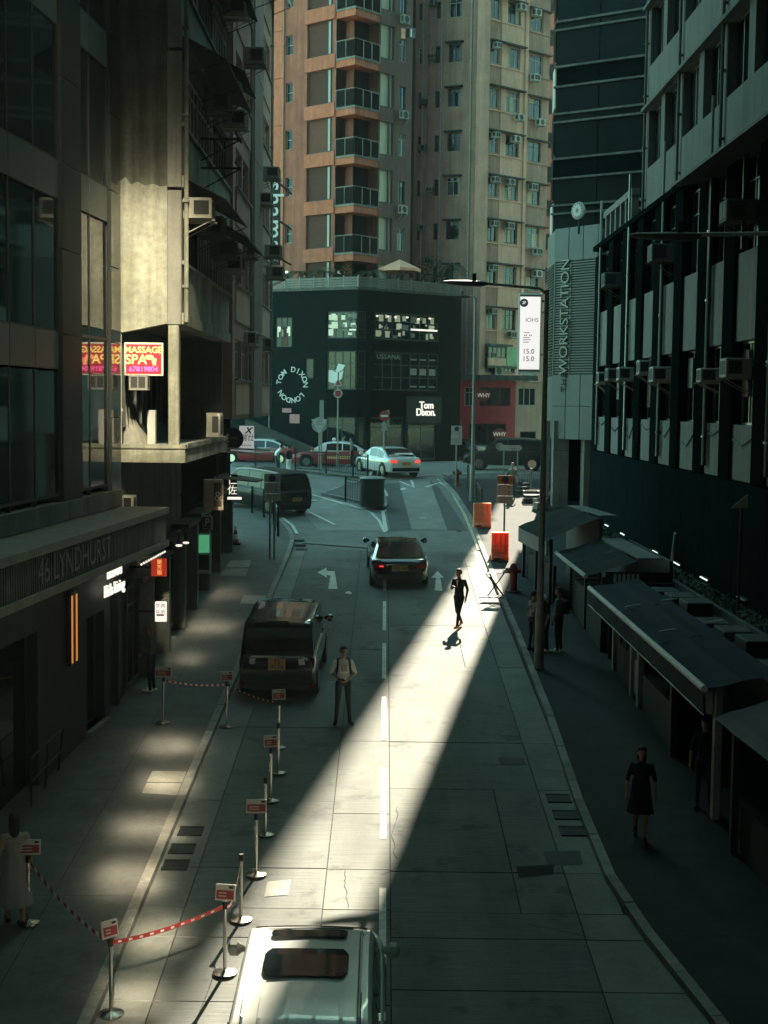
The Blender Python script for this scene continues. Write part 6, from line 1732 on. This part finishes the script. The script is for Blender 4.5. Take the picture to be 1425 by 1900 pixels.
def car(name, label, sp, paint, loc, heading, roof_paint=None, plate=None, tail='lamp_red', rear_glass='carglass', group=None, pitch=0.0, plate_y=.62):
    t = thing(name, label, 'car' if name != 'taxi' else 'taxi', loc, heading, group)
    t.rotation_euler = (pitch, 0, heading)
    L, W = sp['L'], sp['W']; hw = W / 2
    Y = lambda s: (s - .5) * L
    b = MB(); rings = []
    n = 40
    S_ = sorted({i / n for i in range(n + 1)} | {e[0] for e in sp['body']})
    for s in S_:
        w, zb, zt = interp(sp['body'], s); w *= hw
        zm = zb + (zt - zb) * .45
        half = [(0, zb), (w * .80, zb), (w * .93, zb + .04), (w * .985, zb + .16), (w * .985, zm), (w, zm + .05), (w * .99, zt - .14), (w * .955, zt - .045), (w * .88, zt - .005), (w * .5, zt + .015), (0, zt + .02)]
        ring = [(x, Y(s), z) for x, z in half] + [(-x, Y(s), z) for x, z in half[-2:0:-1]]
        rings.append(ring)
    b.loft(rings); b.build('body', M[paint], t, smooth=True)
    # greenhouse
    belt, H = sp['belt'], sp['H']; wb, wt = hw * .925, hw * sp['wt']
    def side_x(z): return wb + (wt - wb) * max(0, min(1.05, (z - belt) / (H - belt))) ** 1.15
    r0, r1 = sp['roof'][0][0], sp['roof'][-1][0]
    b = MB(); rings = []
    for i in range(29):
        s = r0 + (r1 - r0) * i / 28
        zr = interp(sp['roof'], s)[0]
        zl = min(belt - .03, zr - .02)
        zs = max(zl + .005, zr - .055); zmid = zl + (zs - zl) * .5
        half = [(0, zl), (side_x(zl), zl), (side_x(zmid), zmid), (side_x(zs), zs), (side_x(zs) * .95, zr - .018), (side_x(zs) * .75, zr), (0, zr + .02)]
        rings.append([(x, Y(s), z) for x, z in half] + [(-x, Y(s), z) for x, z in half[-2:0:-1]])
    b.loft(rings); b.build('cabin', M[roof_paint or paint], t, smooth=True)
    def glass_across(s0, s1, nm, m_, inset=.90):
        b = MB(); A = []
        for i in range(7):
            s = s0 + (s1 - s0) * i / 6; zr = interp(sp['roof'], s)[0]; x = side_x(zr - .03) * inset
            A.append([(x * k / 4, Y(s), zr + .028 - .022 * abs(k / 4) ** 2) for k in range(-4, 5)])
        for p, q in zip(A[:-1], A[1:]): b.strip(p, q)
        dy = -.012 if s0 < .4 else .012
        b.v = [(x, y + dy, z) for x, y, z in b.v]
        b.build(nm, M[m_], t, smooth=True)
    glass_across(*sp['rear'], 'rear_window', rear_glass); glass_across(*sp['front'], 'windscreen', 'carglass_glare' if name == 'taxi' else 'carglass')
    for s0, s1 in sp['side']:
        for sg in (-1, 1):
            b = MB(); lo, hi = [], []
            for i in range(6):
                s = s0 + (s1 - s0) * i / 5; zr = interp(sp['roof'], s)[0] - .10
                zl = belt + .03; zr = max(zr, zl + .03)
                lo.append((sg * (side_x(zl) + .008), Y(s), zl)); hi.append((sg * (side_x(zr) + .008), Y(s), zr))
            b.strip(lo, hi) if sg > 0 else b.strip(hi, lo)
            b.build('side_window', M['carglass'], t)
    for s in sp['wheels']:
        for sg in (-1, 1):
            r = sp['wr']; w = MB()
            w.lathe([(r * .62, -.10), (r * .95, -.11), (r, -.07), (r, .07), (r * .95, .11), (r * .62, .10)], (0, 0, 0), 22, 'X')
            o = w.build('wheel', M['rubber'], t, T(sg * (hw - .10), Y(s), r), smooth=True)
            rb = MB(); rb.lathe([(0, .09 * sg), (r * .60, .07 * sg), (r * .64, .105 * sg)], (0, 0, 0), 18, 'X')
            rb.build('rim', M['steel' if paint != 'carblack' else 'frame_al'], o)
            MB().lathe([(r + .07, 0), (r + .07, .012 * sg), (r + .0, .013 * sg)], (sg * hw * .985, Y(s), r + .01), 22, 'X').build('wheel_arch', M['rubber'], t)
    # lamps, plate, mirrors
    w0 = hw * .9
    def tz(s): return interp(sp['body'], s)
    for sg in (-1, 1):
        z1 = tz(.02)[2]
        MB().hexa([(sg * w0 * .62, Y(.0) - .035, z1 - .20), (sg * w0 * .99, Y(.012) - .01, z1 - .2), (sg * w0 * 1.03, Y(.05), z1 - .18), (sg * w0 * .62, Y(.04), z1 - .2)],
                  [(sg * w0 * .60, Y(.0) - .030, z1 - .06), (sg * w0 * .98, Y(.012) - .01, z1 - .05), (sg * w0 * 1.02, Y(.055), z1 - .05), (sg * w0 * .62, Y(.04), z1 - .06)]).build('tail_lamp', M[tail], t)
        zf = tz(.97)[2]
        MB().hexa([(sg * w0 * .5, Y(1) - .02, zf - .16), (sg * w0 * .9, Y(.96), zf - .15), (sg * w0 * .9, Y(.92), zf - .15), (sg * w0 * .5, Y(.95), zf - .16)],
                  [(sg * w0 * .5, Y(1) - .05, zf - .04), (sg * w0 * .9, Y(.955), zf - .01), (sg * w0 * .9, Y(.92), zf - .01), (sg * w0 * .5, Y(.95), zf - .03)]).build('headlamp', M['lamp_clear'], t)
        ym = Y(sp['front'][1] - .035)
        mr = MB()
        mr.loft([[(sg * x, ym + .02 + ly * math.cos(a), belt + .10 + lz * math.sin(a)) for a in [k * pi / 4 for k in range(8)]] for x, ly, lz in ((hw * .93, .025, .03), (hw + .0, .045, .06), (hw + .05, .085, .105), (hw + .13, .08, .10), (hw + .17, .03, .04))])
        mr.build('mirror', M[paint], t, smooth=True)
        MB().box(sg * hw * .985 - .012, sg * hw * .985 + .012, Y(.43), Y(.47), belt - .13, belt - .10).build('door_handle', M['chrome'], t)
        MB().box(sg * hw * .99 - .006, sg * hw * .99 + .006, Y(.385), Y(.388), .3, belt - .03).build('door_gap', M['ink'], t)
    MB().box(-hw * .8, hw * .8, Y(0) - .03, Y(.05), tz(.01)[1] + .0, tz(.01)[1] + .17).build('rear_bumper', M['rubber'] if paint != 'carblack' else M['carblack'], t)
    MB().box(-hw * .6, hw * .6, Y(.98), Y(1) + .015, .36, .55).build('grille', M['ink'], t)
    zp = plate_y
    pm = MB().box(-.26, .26, Y(0) - .055, Y(0) - .028, zp, zp + .16).build('number_plate', M['plate_y'], t) if plate is not None and len(plate) < 7 else None
    if plate and len(plate) < 7: text(plate, M['ink'], .14, t, T(0, Y(0) - .06, zp + .08), extrude=.002)
    if plate and len(plate) >= 7:
        MB().box(-.20, .20, Y(0) - .055, Y(0) - .028, zp - .06, zp + .21).build('number_plate', M['plate_y'], t)
        a, c = plate.split()
        text(a, M['ink'], .15, t, T(0, Y(0) - .06, zp + .135), extrude=.002); text(c, M['ink'], .15, t, T(0, Y(0) - .06, zp + .01), extrude=.002)
    return t
PIT = math.atan(.06)
# white four wheel drive at the bottom: roof seen from above
SU = car('white_suv', 'pale white off road car with two dark roof windows at the bottom edge', dict(SUV, W=1.78), 'carsilver', G(-.80, 15.5, .034), 0, pitch=PIT)
LY = lambda s: (s - .5) * 4.75
def roofz(s): return interp(SUV['roof'], s)[0]
def roof_patch(s0, s1, x0, x1, nm, m_, dz, rnd=.12):
    b = MB(); A = []
    k = 8
    for i in range(k + 1):
        s = s0 + (s1 - s0) * i / k
        e = 0.0
        if i in (0, k): e = rnd
        elif i in (1, k - 1): e = rnd * .35
        A.append([(x0 + e + (x1 - x0 - 2 * e) * j / 6, LY(s), roofz(s) + dz - .012 * abs((x0 + (x1 - x0) * j / 6)) ** 2) for j in range(7)])
    for p, q in zip(A[:-1], A[1:]): b.strip(p, q)
    return b.build(nm, M[m_], SU, smooth=True)
roof_patch(.505, .545, -.44, .44, 'front_roof_window', 'carglass', .045, .04)
roof_patch(.30, .435, -.47, .47, 'sunroof', 'carglass', .050, .07)
for x in (-.42, -.14, .14, .42): roof_patch(.08, .28, x - .018, x + .018, 'roof_rib', 'carsilver', .045, .006)
for x in (-.60, .60):
    b = MB(); pts = [(x, LY(s), roofz(s) + (.045 if .12 < s < .54 else .01)) for s in (.10, .13, .2, .3, .4, .5, .535, .56)]
    b.tube(pts, .016, 6); b.build('roof_rail', M['carsilver' if x < 0 else 'frame_al'], SU)
for sg in (-1, 1): MB().box(sg * .62 - .006, sg * .62 + .006, LY(.1), LY(.55), 1.690, 1.752).build('roof_gutter', M['ink'], SU)
MB().box(-.5, .5, LY(.572), LY(.578), 1.752, 1.760).build('windscreen_seal', M['ink'], SU)
MB().cyl((.25, LY(.06), 1.60), (.25, LY(.035), 1.86), .008, .004, 6).build('aerial', M['ink'], SU)
# black people carrier parked on the left
VA = car('black_van', 'black people carrier with a yellow number plate parked by the left kerb', VAN, 'carblack', G(-2.42, 34.1, .034), rad(-1.0), plate='TS 9174', tail='lamp_clear', pitch=PIT, plate_y=.80)
MB().box(-.62, .62, -2.33, -2.27, 1.03, 1.075).build('chrome_bar', M['chrome'], VA)
MB().hexa([(-.26, -2.12, 1.842), (.26, -2.12, 1.842), (.26, -1.95, 1.86), (-.26, -1.95, 1.86)], [(-.26, -2.14, 1.87), (.26, -2.14, 1.87), (.26, -1.95, 1.888), (-.26, -1.95, 1.888)]).build('roof_spoiler', M['carblack'], VA)
for sg in (-1, 1): MB().box(sg * .84 - .04, sg * .84 + .04, -2.34, -2.29, .30, .42).build('reflector', M['lamp_red'], VA)
# black coupe in the road, mildly turned
CO = car('black_coupe', 'low black car with a sloping rear window driving away in mid road', COUPE, 'carblack', G(.45, 47.6, .034), rad(2.5), plate='WS 338', tail='lamp_red', rear_glass='carglass', pitch=PIT * 1.25)
for sg, w in ((-1, .07),): MB().box(sg * .62 - w, sg * .62 + w, -2.43, -2.405, .74, .79).build('tail_glint_strip', M['lamp_red_on'], CO)  # glow stands in for the glint on the left tail lamp
# white saloon turning at the junction
p = gp(735, 886)
car('white_saloon', 'white saloon car with lit brake lamps turning left at the junction', SEDAN, 'carwhite', G(p.x - .5, p.y + 1.6, .005), rad(24), plate='EL 12', tail='lamp_red_on', pitch=rad(1.5))
# taxis
p = gp(618, 869)
TX = car('taxi', 'red taxi with a white roof and roof light crossing behind the railing', dict(SEDAN, L=4.7, W=1.7, H=1.52), 'taxired', G(p.x, p.y + 1.0, .005), rad(84), roof_paint='carwhite', plate='KU 78')
MB().bbox(-.14, .14, -.08, .08, 1.50, 1.64, .02).build('roof_light', M['letter_w'], TX)
MB().box(-.855, -.84, -1.2, .3, .5, .66).build('door_panel', M['plate_y'], TX)
p = gp(478, 860)
TX2 = car('taxi', 'red taxi with a white roof half hidden behind the white projecting sign', dict(SEDAN, L=4.7, W=1.7, H=1.52), 'taxired', G(p.x + .1, p.y - .2, .005), rad(80), roof_paint='carwhite', plate='')
# black car in the left side road
p = gp(520, 960)
car('dark_people_carrier', 'dark people carrier behind the twin pole sign turning into the left side road', dict(VAN, L=4.7, H=1.72), 'cargreen', G(p.x - .9, p.y + 1.9, .005), rad(42), plate='RB 540', pitch=rad(3))
# dark suv on the cross street at right
p = gp(935, 874)
car('dark_suv', 'large dark car with bright headlamp waiting on the cross street right', dict(SUV, L=4.6, H=1.72), 'cargreen', G(p.x + .2, p.y + 1.2, .005), rad(82), plate='')
p = gp(862, 857)
car('dark_hatchback', 'dark car partly hidden by the signs before the black shop corner', dict(SEDAN, L=4.2), 'cargreen', G(p.x - .5, p.y + 3.4, .005), rad(60), plate='')
# ================================================================== people
def ellipsoid(b, c, r, n=12, m=8):
    b.lathe([(max(1e-7, math.sin(pi * i / m)), -math.cos(pi * i / m)) for i in range(m + 1)], (0, 0, 0), n)
    k = n * (m + 1)
    b.v[-k:] = [(c[0] + x * r[0], c[1] + y * r[1], c[2] + z * r[2]) for x, y, z in b.v[-k:]]
def capsule(b, p, q, r0, r1):
    p, q = Vector(p), Vector(q)
    b.cyl(p, q, r0, r1, 12)
    ellipsoid(b, p, (r0, r0, r0), 12, 8); ellipsoid(b, q, (r1, r1, r1), 12, 8)
def person(label, loc, rz, J, look, h=1.72, voxel=.014, hair='hair', hair_long=0.0, cap=None, name='person', skirt=False, extras=None):
    """J: joint overrides; look: materials for top, legs, shoes, sleeves ('skin' or cloth)"""
    t = thing(name, label, 'person', loc, rz, 'people in the street')
    k = h / 1.75
    j = dict(hipL=(-.095, 0, .92), hipR=(.095, 0, .92), knL=(-.11, .02, .50), knR=(.11, .02, .50), anL=(-.12, -.02, .09), anR=(.12, -.02, .09), toL=(-.14, .17, .035), toR=(.14, .17, .035),
             pel=(0, 0, .96), wai=(0, 0, 1.12), che=(0, .01, 1.30), nek=(0, .01, 1.46), hed=(0, .03, 1.62), shL=(-.172, 0, 1.395), shR=(.172, 0, 1.395), elL=(-.25, -.01, 1.13), elR=(.25, -.01, 1.13), wrL=(-.26, .06, .88), wrR=(.26, .06, .88))
    j.update(J)
    j = {a: Vector(v) * k for a, v in j.items()}
    top, legs, shoes, arms, fore = look
    segs = []      # (mesh adder, a, b, material)
    b = MB()
    def cap_(a, c, r0, r1, m_): capsule(b, a, c, r0 * k, r1 * k); segs.append((Vector(a), Vector(c), m_, (r0 + r1) / 2 * k))
    for s in 'LR':
        cap_(j['hip' + s], j['kn' + s], .088 if legs != 'skin' else .075, .060, legs)
        cap_(j['kn' + s], j['an' + s], .058, .042, legs if look[1] == legs else legs)
        heel = j['an' + s] + Vector((0, -.045, -.05)) * k
        cap_(heel, j['to' + s], .042, .036, shoes)
        cap_(j['an' + s], heel.lerp(j['to' + s], .3), .042, .04, shoes)
        cap_(j['sh' + s], j['el' + s], .055, .043, arms)
        cap_(j['el' + s], j['wr' + s], .041, .028, fore)
        d = (j['wr' + s] - j['el' + s]).normalized()
        sd = Vector((0, 1, 0)) if abs(d.y) < .8 else Vector((0, 0, 1))
        nrm = d.cross(sd).normalized(); wid = nrm.cross(d).normalized()
        palm_ = j['wr' + s] + d * .07 * k
        cap_(j['wr' + s], palm_, .027, .032, 'skin')
        sg = -1 if s == 'L' else 1
        for f_ in range(4):
            o = wid * ((f_ - 1.5) * .019 * k)
            l = (.075, .085, .08, .062)[f_] * k
            p1 = palm_ + o + d * l * .5; p2 = p1 + (d * .6 + Vector((-sg * .6, 0, -.1))).normalized() * l * .55
            cap_(palm_ + o, p1, .0095, .009, 'skin'); cap_(p1, p2, .009, .008, 'skin')
        th = j['wr' + s] + d * .03 * k + wid * .03 * k
        cap_(th, th + (d + wid * .9).normalized() * .055 * k, .012, .010, 'skin')
    # torso as stacked ellipses
    fw = Vector((0, 1, 0))
    def torso(c, rx, ry, m_, rz_=.09):
        ellipsoid(b, c, (rx * k, ry * k, rz_ * k)); segs.append((Vector(c), Vector(c) + Vector((0, 0, .001)), m_, (rx + ry) / 2 * k))
    stk = [('pel', .155, .115, legs if not skirt else top), ('wai', .145, .105, top), ('che', .17, .12, top)]
    P = [j['pel'], j['pel'].lerp(j['wai'], .5), j['wai'], j['wai'].lerp(j['che'], .5), j['che'], j['che'].lerp(j['nek'], .45)]
    RX = [.158, .152, .145, .158, .172, .155]; RY = [.12, .112, .105, .115, .122, .095]
    for i, (p, rx, ry) in enumerate(zip(P, RX, RY)): torso(p, rx, ry, (legs if (i == 0 and not skirt) else top), .10)
    for s in 'LR': cap_(j['che'].lerp(j['nek'], .4), j['sh' + s], .07, .052, top)
    cap_(j['nek'] - Vector((0, 0, .03)) * k, j['nek'] + Vector((0, .01, .07)) * k, .055, .05, 'skin')
    H = j['hed']
    ellipsoid(b, H + Vector((0, -.005, .03)) * k, (.076 * k, .095 * k, .095 * k)); segs.append((H + Vector((0, 0, .03)) * k, H + Vector((0, 0, .04)) * k, 'skin', .08 * k))
    ellipsoid(b, H + Vector((0, .02, -.035)) * k, (.058 * k, .072 * k, .085 * k)); segs.append((H + Vector((0, .02, -.03)) * k, H + Vector((0, .02, -.04)) * k, 'skin', .06 * k))
    cap_(H + Vector((0, .092, .01)) * k, H + Vector((0, .105, -.02)) * k, .010, .014, 'skin')
    for sg in (-1, 1): ellipsoid(b, H + Vector((sg * .08, -.005, .0)) * k, (.012 * k, .022 * k, .032 * k))
    if skirt:
        q = j['pel']
        torso(q, .155, .12, top, .12)
    mats = sorted({m_ for _, _, m_, _ in segs}); mi = {m_: i for i, m_ in enumerate(mats)}
    me = b.mesh('body', [M['skin']])
    o = bpy.data.objects.new('body', me); COL.objects.link(o)
    r = o.modifiers.new('r', 'REMESH'); r.mode = 'VOXEL'; r.voxel_size = voxel
    s_ = o.modifiers.new('s', 'SMOOTH'); s_.iterations = 3; s_.factor = .5
    dg = bpy.context.evaluated_depsgraph_get()
    m2 = bpy.data.meshes.new_from_object(o.evaluated_get(dg))
    bpy.data.objects.remove(o); bpy.data.meshes.remove(me)
    m2.materials.clear()
    for m_ in mats: m2.materials.append(M[m_])
    A_ = [(a, c - a, max(1e-9, (c - a).length_squared), mi[m_], rr) for a, c, m_, rr in segs]
    idx = []
    for p in m2.polygons:
        c = p.center; best = 1e9; bi = 0
        for a, d, l2, q, rr in A_:
            s = (c - a).dot(d) / l2
            s = 0 if s < 0 else 1 if s > 1 else s
            e = (c - a - d * s).length - rr
            if e < best: best, bi = e, q
        idx.append(bi)
    m2.polygons.foreach_set('material_index', idx)
    m2.polygons.foreach_set('use_smooth', [True] * len(idx))
    put(m2, 'body', t)
    # hair shell
    hb = MB(); hc = H + Vector((0, -.012, .045)) * k
    rings = []
    for i in range(9):
        ph = pi * i / 8 * (.62 if not hair_long else .62)
        rings.append([(hc.x + .086 * k * math.sin(ph) * math.cos(a), hc.y + .104 * k * math.sin(ph) * math.sin(a) - .018 * k * (i / 8), hc.z + .098 * k * math.cos(ph) - (.03 * k if math.sin(a) < .2 else -.062 * k) * (i / 8) ** 2) for a in [q * pi / 8 for q in range(16)]])
    hb.loft(rings[1:], True)
    if hair_long:
        hb.loft([[(hc.x + .085 * k * sx * math.cos(a), hc.y - .045 * k + .055 * k * math.sin(a), z) for a in [q * pi / 5 for q in range(10)]] for z, sx in ((hc.z + .02, 1.0), (hc.z - .12 * k, 1.05), (hc.z - hair_long * k, .8))])
    hb.build('hair', M[cap or hair], t, smooth=True)
    for sg in (-1, 1): 
        e = MB(); ellipsoid(e, H + Vector((sg * .03, .082, .012)) * k, (.011 * k, .006 * k, .007 * k), 8, 6); e.build('eye', M['ink'], t)
    e = MB(); ellipsoid(e, H + Vector((0, .088, -.055)) * k, (.022 * k, .006 * k, .006 * k), 8, 6); e.build('mouth', M['hydrant'], t)
    if skirt:
        b = MB(); hem = skirt if isinstance(skirt, float) else .52
        b.loft([[(r * k * math.cos(a) * (1 + .04 * math.cos(9 * a)), r * k * .8 * math.sin(a) * (1 + .04 * math.cos(9 * a)), z * k) for a in [q * pi / 18 for q in range(36)]] for z, r in ((1.14, .150), (1.0, .172), (.8, .195), (hem, .195 + (.8 - hem) * .18))], False)
        b.build('skirt', M[top], t, smooth=True)
    if extras: extras(t, j, k)
    return t
gpl = lambda px, py, dz=0.0: (lambda p: G(p.x, p.y, dz))(gp(px, py, dz))
# man in white T-shirt facing the camera, hands together at the waist
def man_x(t, j, k):
    for sg in (-1, 1):
        pts = [(sg * .10, -.10, 1.46), (sg * .125, .02, 1.50), (sg * .135, .125, 1.38), (sg * .145, .13, 1.25), (sg * .16, .06, 1.14)]
        b = MB()
        for p, q in zip(pts[:-1], pts[1:]): b.hexa([Vector(p) * k + Vector((-.022, -.012, 0)), Vector(p) * k + Vector((.022, -.012, 0)), Vector(p) * k + Vector((.022, .012, 0)), Vector(p) * k + Vector((-.022, .012, 0))], [Vector(q) * k + Vector((-.022, -.012, 0)), Vector(q) * k + Vector((.022, -.012, 0)), Vector(q) * k + Vector((.022, .012, 0)), Vector(q) * k + Vector((-.022, .012, 0))])
        b.build('backpack_strap', M['cl_black'], t)
    MB().bbox(-.15 * k, .15 * k, -.30 * k, -.10 * k, 1.02 * k, 1.45 * k, .04).build('backpack', M['cl_black'], t)
    MB().box(-.055, .055, .136 * k, .142 * k, 1.21 * k, 1.35 * k).build('shirt_print', M['cl_grey'], t)
    for z in (1.24, 1.28, 1.32): MB().box(-.035, .035, .143 * k, .146 * k, z * k - .008, z * k + .008).build('print_line', M['cl_white'], t)
    MB().bbox(-.0, .13, .20, .26, 1.0 * k, 1.06 * k, .008).build('phone', M['ink'], t)
person('man in a white T-shirt and dark jeans with backpack straps standing in the road', gpl(636, 1343, .032), pi + .12,
       dict(elL=(-.27, -.02, 1.15), elR=(.27, -.02, 1.15), wrL=(-.09, .17, 1.04), wrR=(.10, .17, 1.04), knL=(-.12, .02, .50), knR=(.12, .02, .5), anL=(-.16, -.02, .09), anR=(.15, -.02, .09), toL=(-.20, .16, .035), toR=(.2, .16, .035)),
       ('cl_white', 'cl_denim', 'cl_black', 'cl_white', 'skin'), 1.74, .011, 'hair', extras=man_x)
# man in dark suit crossing the sunlit strip
person('man in a dark suit and orange shoes walking through the sunlit strip', gpl(851, 1166, .034), rad(150),
       dict(hipL=(-.09, 0, .92), knL=(-.07, .14, .52), anL=(-.06, .22, .12), toL=(-.08, .42, .07), hipR=(.09, 0, .92), knR=(.08, -.04, .50), anR=(.07, -.30, .17), toR=(.09, -.15, .045),
            pel=(0, 0, .96), elL=(-.24, -.06, 1.14), wrL=(-.23, .02, .90), elR=(.23, .02, 1.16), wrR=(.08, .20, 1.22), hed=(0, .045, 1.61)),
       ('cl_black', 'cl_black', 'shoe_or', 'cl_black', 'cl_black'), 1.76, .011, 'hair',
       extras=lambda t, j, k: [MB().prism([(-.03, .132 * k, 1.42 * k), (.03, .132 * k, 1.42 * k), (0, .138 * k, 1.2 * k)], (0, .004, 0)).build('shirt_front', M['cl_white'], t), MB().bbox(.03, .10, .24, .30, 1.20 * k, 1.27 * k, .01).build('phone', M['ink'], t)])
# woman in camouflage jacket at the shop door
person('person in a camouflage jacket with pale hair standing at the shop door', gpl(281, 1283, .135), rad(75),
       dict(wrL=(-.2, .16, 1.02), wrR=(.16, .2, 1.05), elR=(.25, 0, 1.15)), ('cl_camo', 'cl_black', 'cl_white', 'cl_camo', 'cl_camo'), 1.58, .015, 'hair_fair', .22)
# woman in white dress, left edge
person('woman in a long pale pleated dress with dark hair at the bottom left edge', gpl(28, 1712, .135), rad(20),
       dict(knL=(-.1, .06, .5), anL=(-.1, .05, .09), toL=(-.1, .24, .04), knR=(.1, 0, .5), anR=(.1, -.16, .1), toR=(.1, 0, .04)), ('cl_pale', 'skin', 'cl_black', 'skin', 'skin'), 1.62, .015, 'hair', .30, skirt=.3)
# group behind the lamp post
person('person in a checked shirt half hidden left of the lamp post', gpl(988, 1207, .135), rad(-60), dict(wrR=(.2, .2, 1.0)), ('cl_check', 'cl_denim', 'cl_black', 'cl_check', 'skin'), 1.62, .016)
person('person with a white cap bent close behind the lamp post', gpl(1012, 1209, .135), rad(100), dict(hed=(0, .12, 1.52), nek=(0, .06, 1.40)), ('cl_black', 'cl_black', 'cl_white', 'cl_black', 'skin'), 1.66, .016, cap='cl_white')
def sling(t, j, k): MB().bbox(-.14, .14, -.26, -.1, 1.05 * k, 1.42 * k, .04).build('backpack', M['cl_black'], t)
person('tall person in a pale shirt with a dark sling bag right of the lamp post', gpl(1036, 1210, .135), rad(60), dict(), ('cl_grey', 'cl_denim', 'cl_white', 'cl_grey', 'skin'), 1.76, .016, extras=sling)
# woman walking in the dark at right
person('woman in a short dark dress walking on the dark right pavement', gpl(1187, 1558, .135), rad(175),
       dict(knL=(-.08, .12, .50), anL=(-.07, .10, .1), toL=(-.08, .28, .04), knR=(.08, 0, .5), anR=(.06, -.26, .16), toR=(.07, -.10, .05)), ('cl_black', 'skin', 'cl_black', 'cl_black', 'skin'), 1.63, .016, 'hair', .25, skirt=True)
person('dim figure in dark clothes close to the near stall', gpl(1305, 1500, .135), rad(160), dict(), ('cl_black', 'cl_denim', 'cl_black', 'cl_black', 'skin'), 1.68, .018)
# far figures by the taxi and the corner
person('person in a pale top leaning over the far left railing', gpl(513, 880, .135), rad(-80), dict(che=(0, .12, 1.26), nek=(0, .22, 1.38), hed=(0, .30, 1.48), shL=(-.185, .18, 1.34), shR=(.185, .18, 1.34)), ('cl_white', 'cl_denim', 'cl_black', 'cl_white', 'skin'), 1.65, .022)
person('person in dark top and pale trousers beside the taxi railing', gpl(536, 888, .0), rad(60), dict(), ('cl_black', 'cl_white', 'cl_black', 'cl_black', 'skin'), 1.68, .022)
person('distant person in grey standing behind the orange topped sign', gpl(950, 925, .135), rad(170), dict(), ('cl_grey', 'cl_denim', 'cl_black', 'cl_grey', 'skin'), 1.66, .022)
person('distant person seated low on a scooter before the black shop window', gpl(652, 866, .1), rad(90), dict(), ('cl_grey', 'cl_black', 'cl_black', 'cl_grey', 'skin'), 1.60, .022)
person('distant person in a pale shirt in front of the black shop doorway', gpl(636, 862, .1), rad(-70), dict(), ('cl_grey', 'cl_denim', 'cl_black', 'skin', 'skin'), 1.68, .022)
# ================================================================== added unseen structures: footbridge cover, shading bridge and mirror block
FB = Bld('footbridge', 'footbridge under the camera with an added roof that blocks sky light', 'footbridge', (0, -1.6, 7.2))
MB(FB.inv).box(-9, 10, -4.2, 0.3, 6.9, 7.25).build('deck', M['conc_dark'], FB.e)
MB(FB.inv).box(-9, 10, -4.6, 0.9, 11.6, 11.75).build('roof', M['tin'], FB.e)  # roof added to cut sky light on the near road
for x in (-8.5, -4.5, 4.5, 9.5):
    MB(FB.inv).box(x - .1, x + .1, -4.1, -3.9, 7.25, 11.6).build('post', M['galv'], FB.e)
for z in (7.6, 7.9, 8.2): MB(FB.inv).tube([(-9, .15, z), (10, .15, z)], .02, 6).build('rail', M['galv'], FB.e)
SB = Bld('added_shade_bridge', 'unseen bridge added high overhead to darken the near street', 'footbridge', (1, 18, 30))  # added out of view to shade the near road
MB(SB.inv).box(-9, 12, 11.5, 33, 30, 30.4).build('deck', M['conc_dark'], SB.e)
for y in (11.5, 32.7): MB(SB.inv).box(-9, 12, y, y + .3, 30.4, 33).build('side_wall', M['conc_dark'], SB.e)
MB(SB.inv).box(-9, 12, 11.4, 33.1, 33, 33.3).build('roof', M['conc_dark'], SB.e)
GB = Bld('added_mirror_block', 'unseen dark block added behind the footbridge with mirror panes that throw sun into the street', 'building', (0, -12, 0))  # added out of view to block sky and carry the sun mirrors
yb = -9.0
GB.mass([(-30, yb), (34, yb), (34, -30), (-30, -30)], -3, 72, 'black_clad')
SLOPE = math.tan(SUN_EL) / math.cos(SUN_AZ)
def add_mirror(p, w, h, m='mirror_glass'):
    """an added mirror pane, placed where it throws the sun's reflection to p across the street"""
    dy = p.y - yb
    x, z = p.x + math.tan(SUN_AZ) * dy, p.z + SLOPE * dy
    f_ = MB(GB.inv); f_.box(x - w / 2 - .08, x + w / 2 + .08, yb, yb + .03, z - h / 2 - .08, z + h / 2 + .08)
    o = f_.build('mirror_frame', M['frame_d'], GB.e)
    MB(GB.inv).box(x - w / 2, x + w / 2, yb + .03, yb + .05, z - h / 2, z + h / 2).build('mirror_pane', M[m], GB.e)
for i in range(2):
    for k in range(3): add_mirror(Vector((-5.72 + .86 * i, 31.2, 8.4 + 2.05 * k)), .84, 2.0, 'mirror_soft')
for px, py, w, h in ((315, 1385, .95, .72), (306, 1452, .9, .7), (275, 1538, 1.0, .75), (240, 1630, .9, .85), (392, 1165, 1.0, .8), (412, 1100, .9, .75), (352, 1222, .6, .6), (290, 1735, .7, .6), (255, 1850, .7, .6), (436, 1045, .6, .6)):
    add_mirror(gp(px, py, .13), w, h)

# ================================================================== thin teal haze added to lift the dark tones
hz = MB().box(-150, 150, -45, 245, -4.0, 95).build('haze', M['glass'])
hz.data.materials.clear()
hm = bpy.data.materials.new('haze'); hm.use_nodes = True
hm.node_tree.nodes.clear()
pv = hm.node_tree.nodes.new('ShaderNodeVolumePrincipled')
pv.inputs['Color'].default_value = (0.78, 1.0, 0.96, 1)
pv.inputs['Density'].default_value = 0.0003
mo = hm.node_tree.nodes.new('ShaderNodeOutputMaterial')
hm.node_tree.links.new(pv.outputs[0], mo.inputs['Volume'])
hz.data.materials.append(hm)
hz['kind'] = 'stuff'; hz['label'] = 'thin teal haze added to lift the dark tones'; hz['category'] = 'haze'
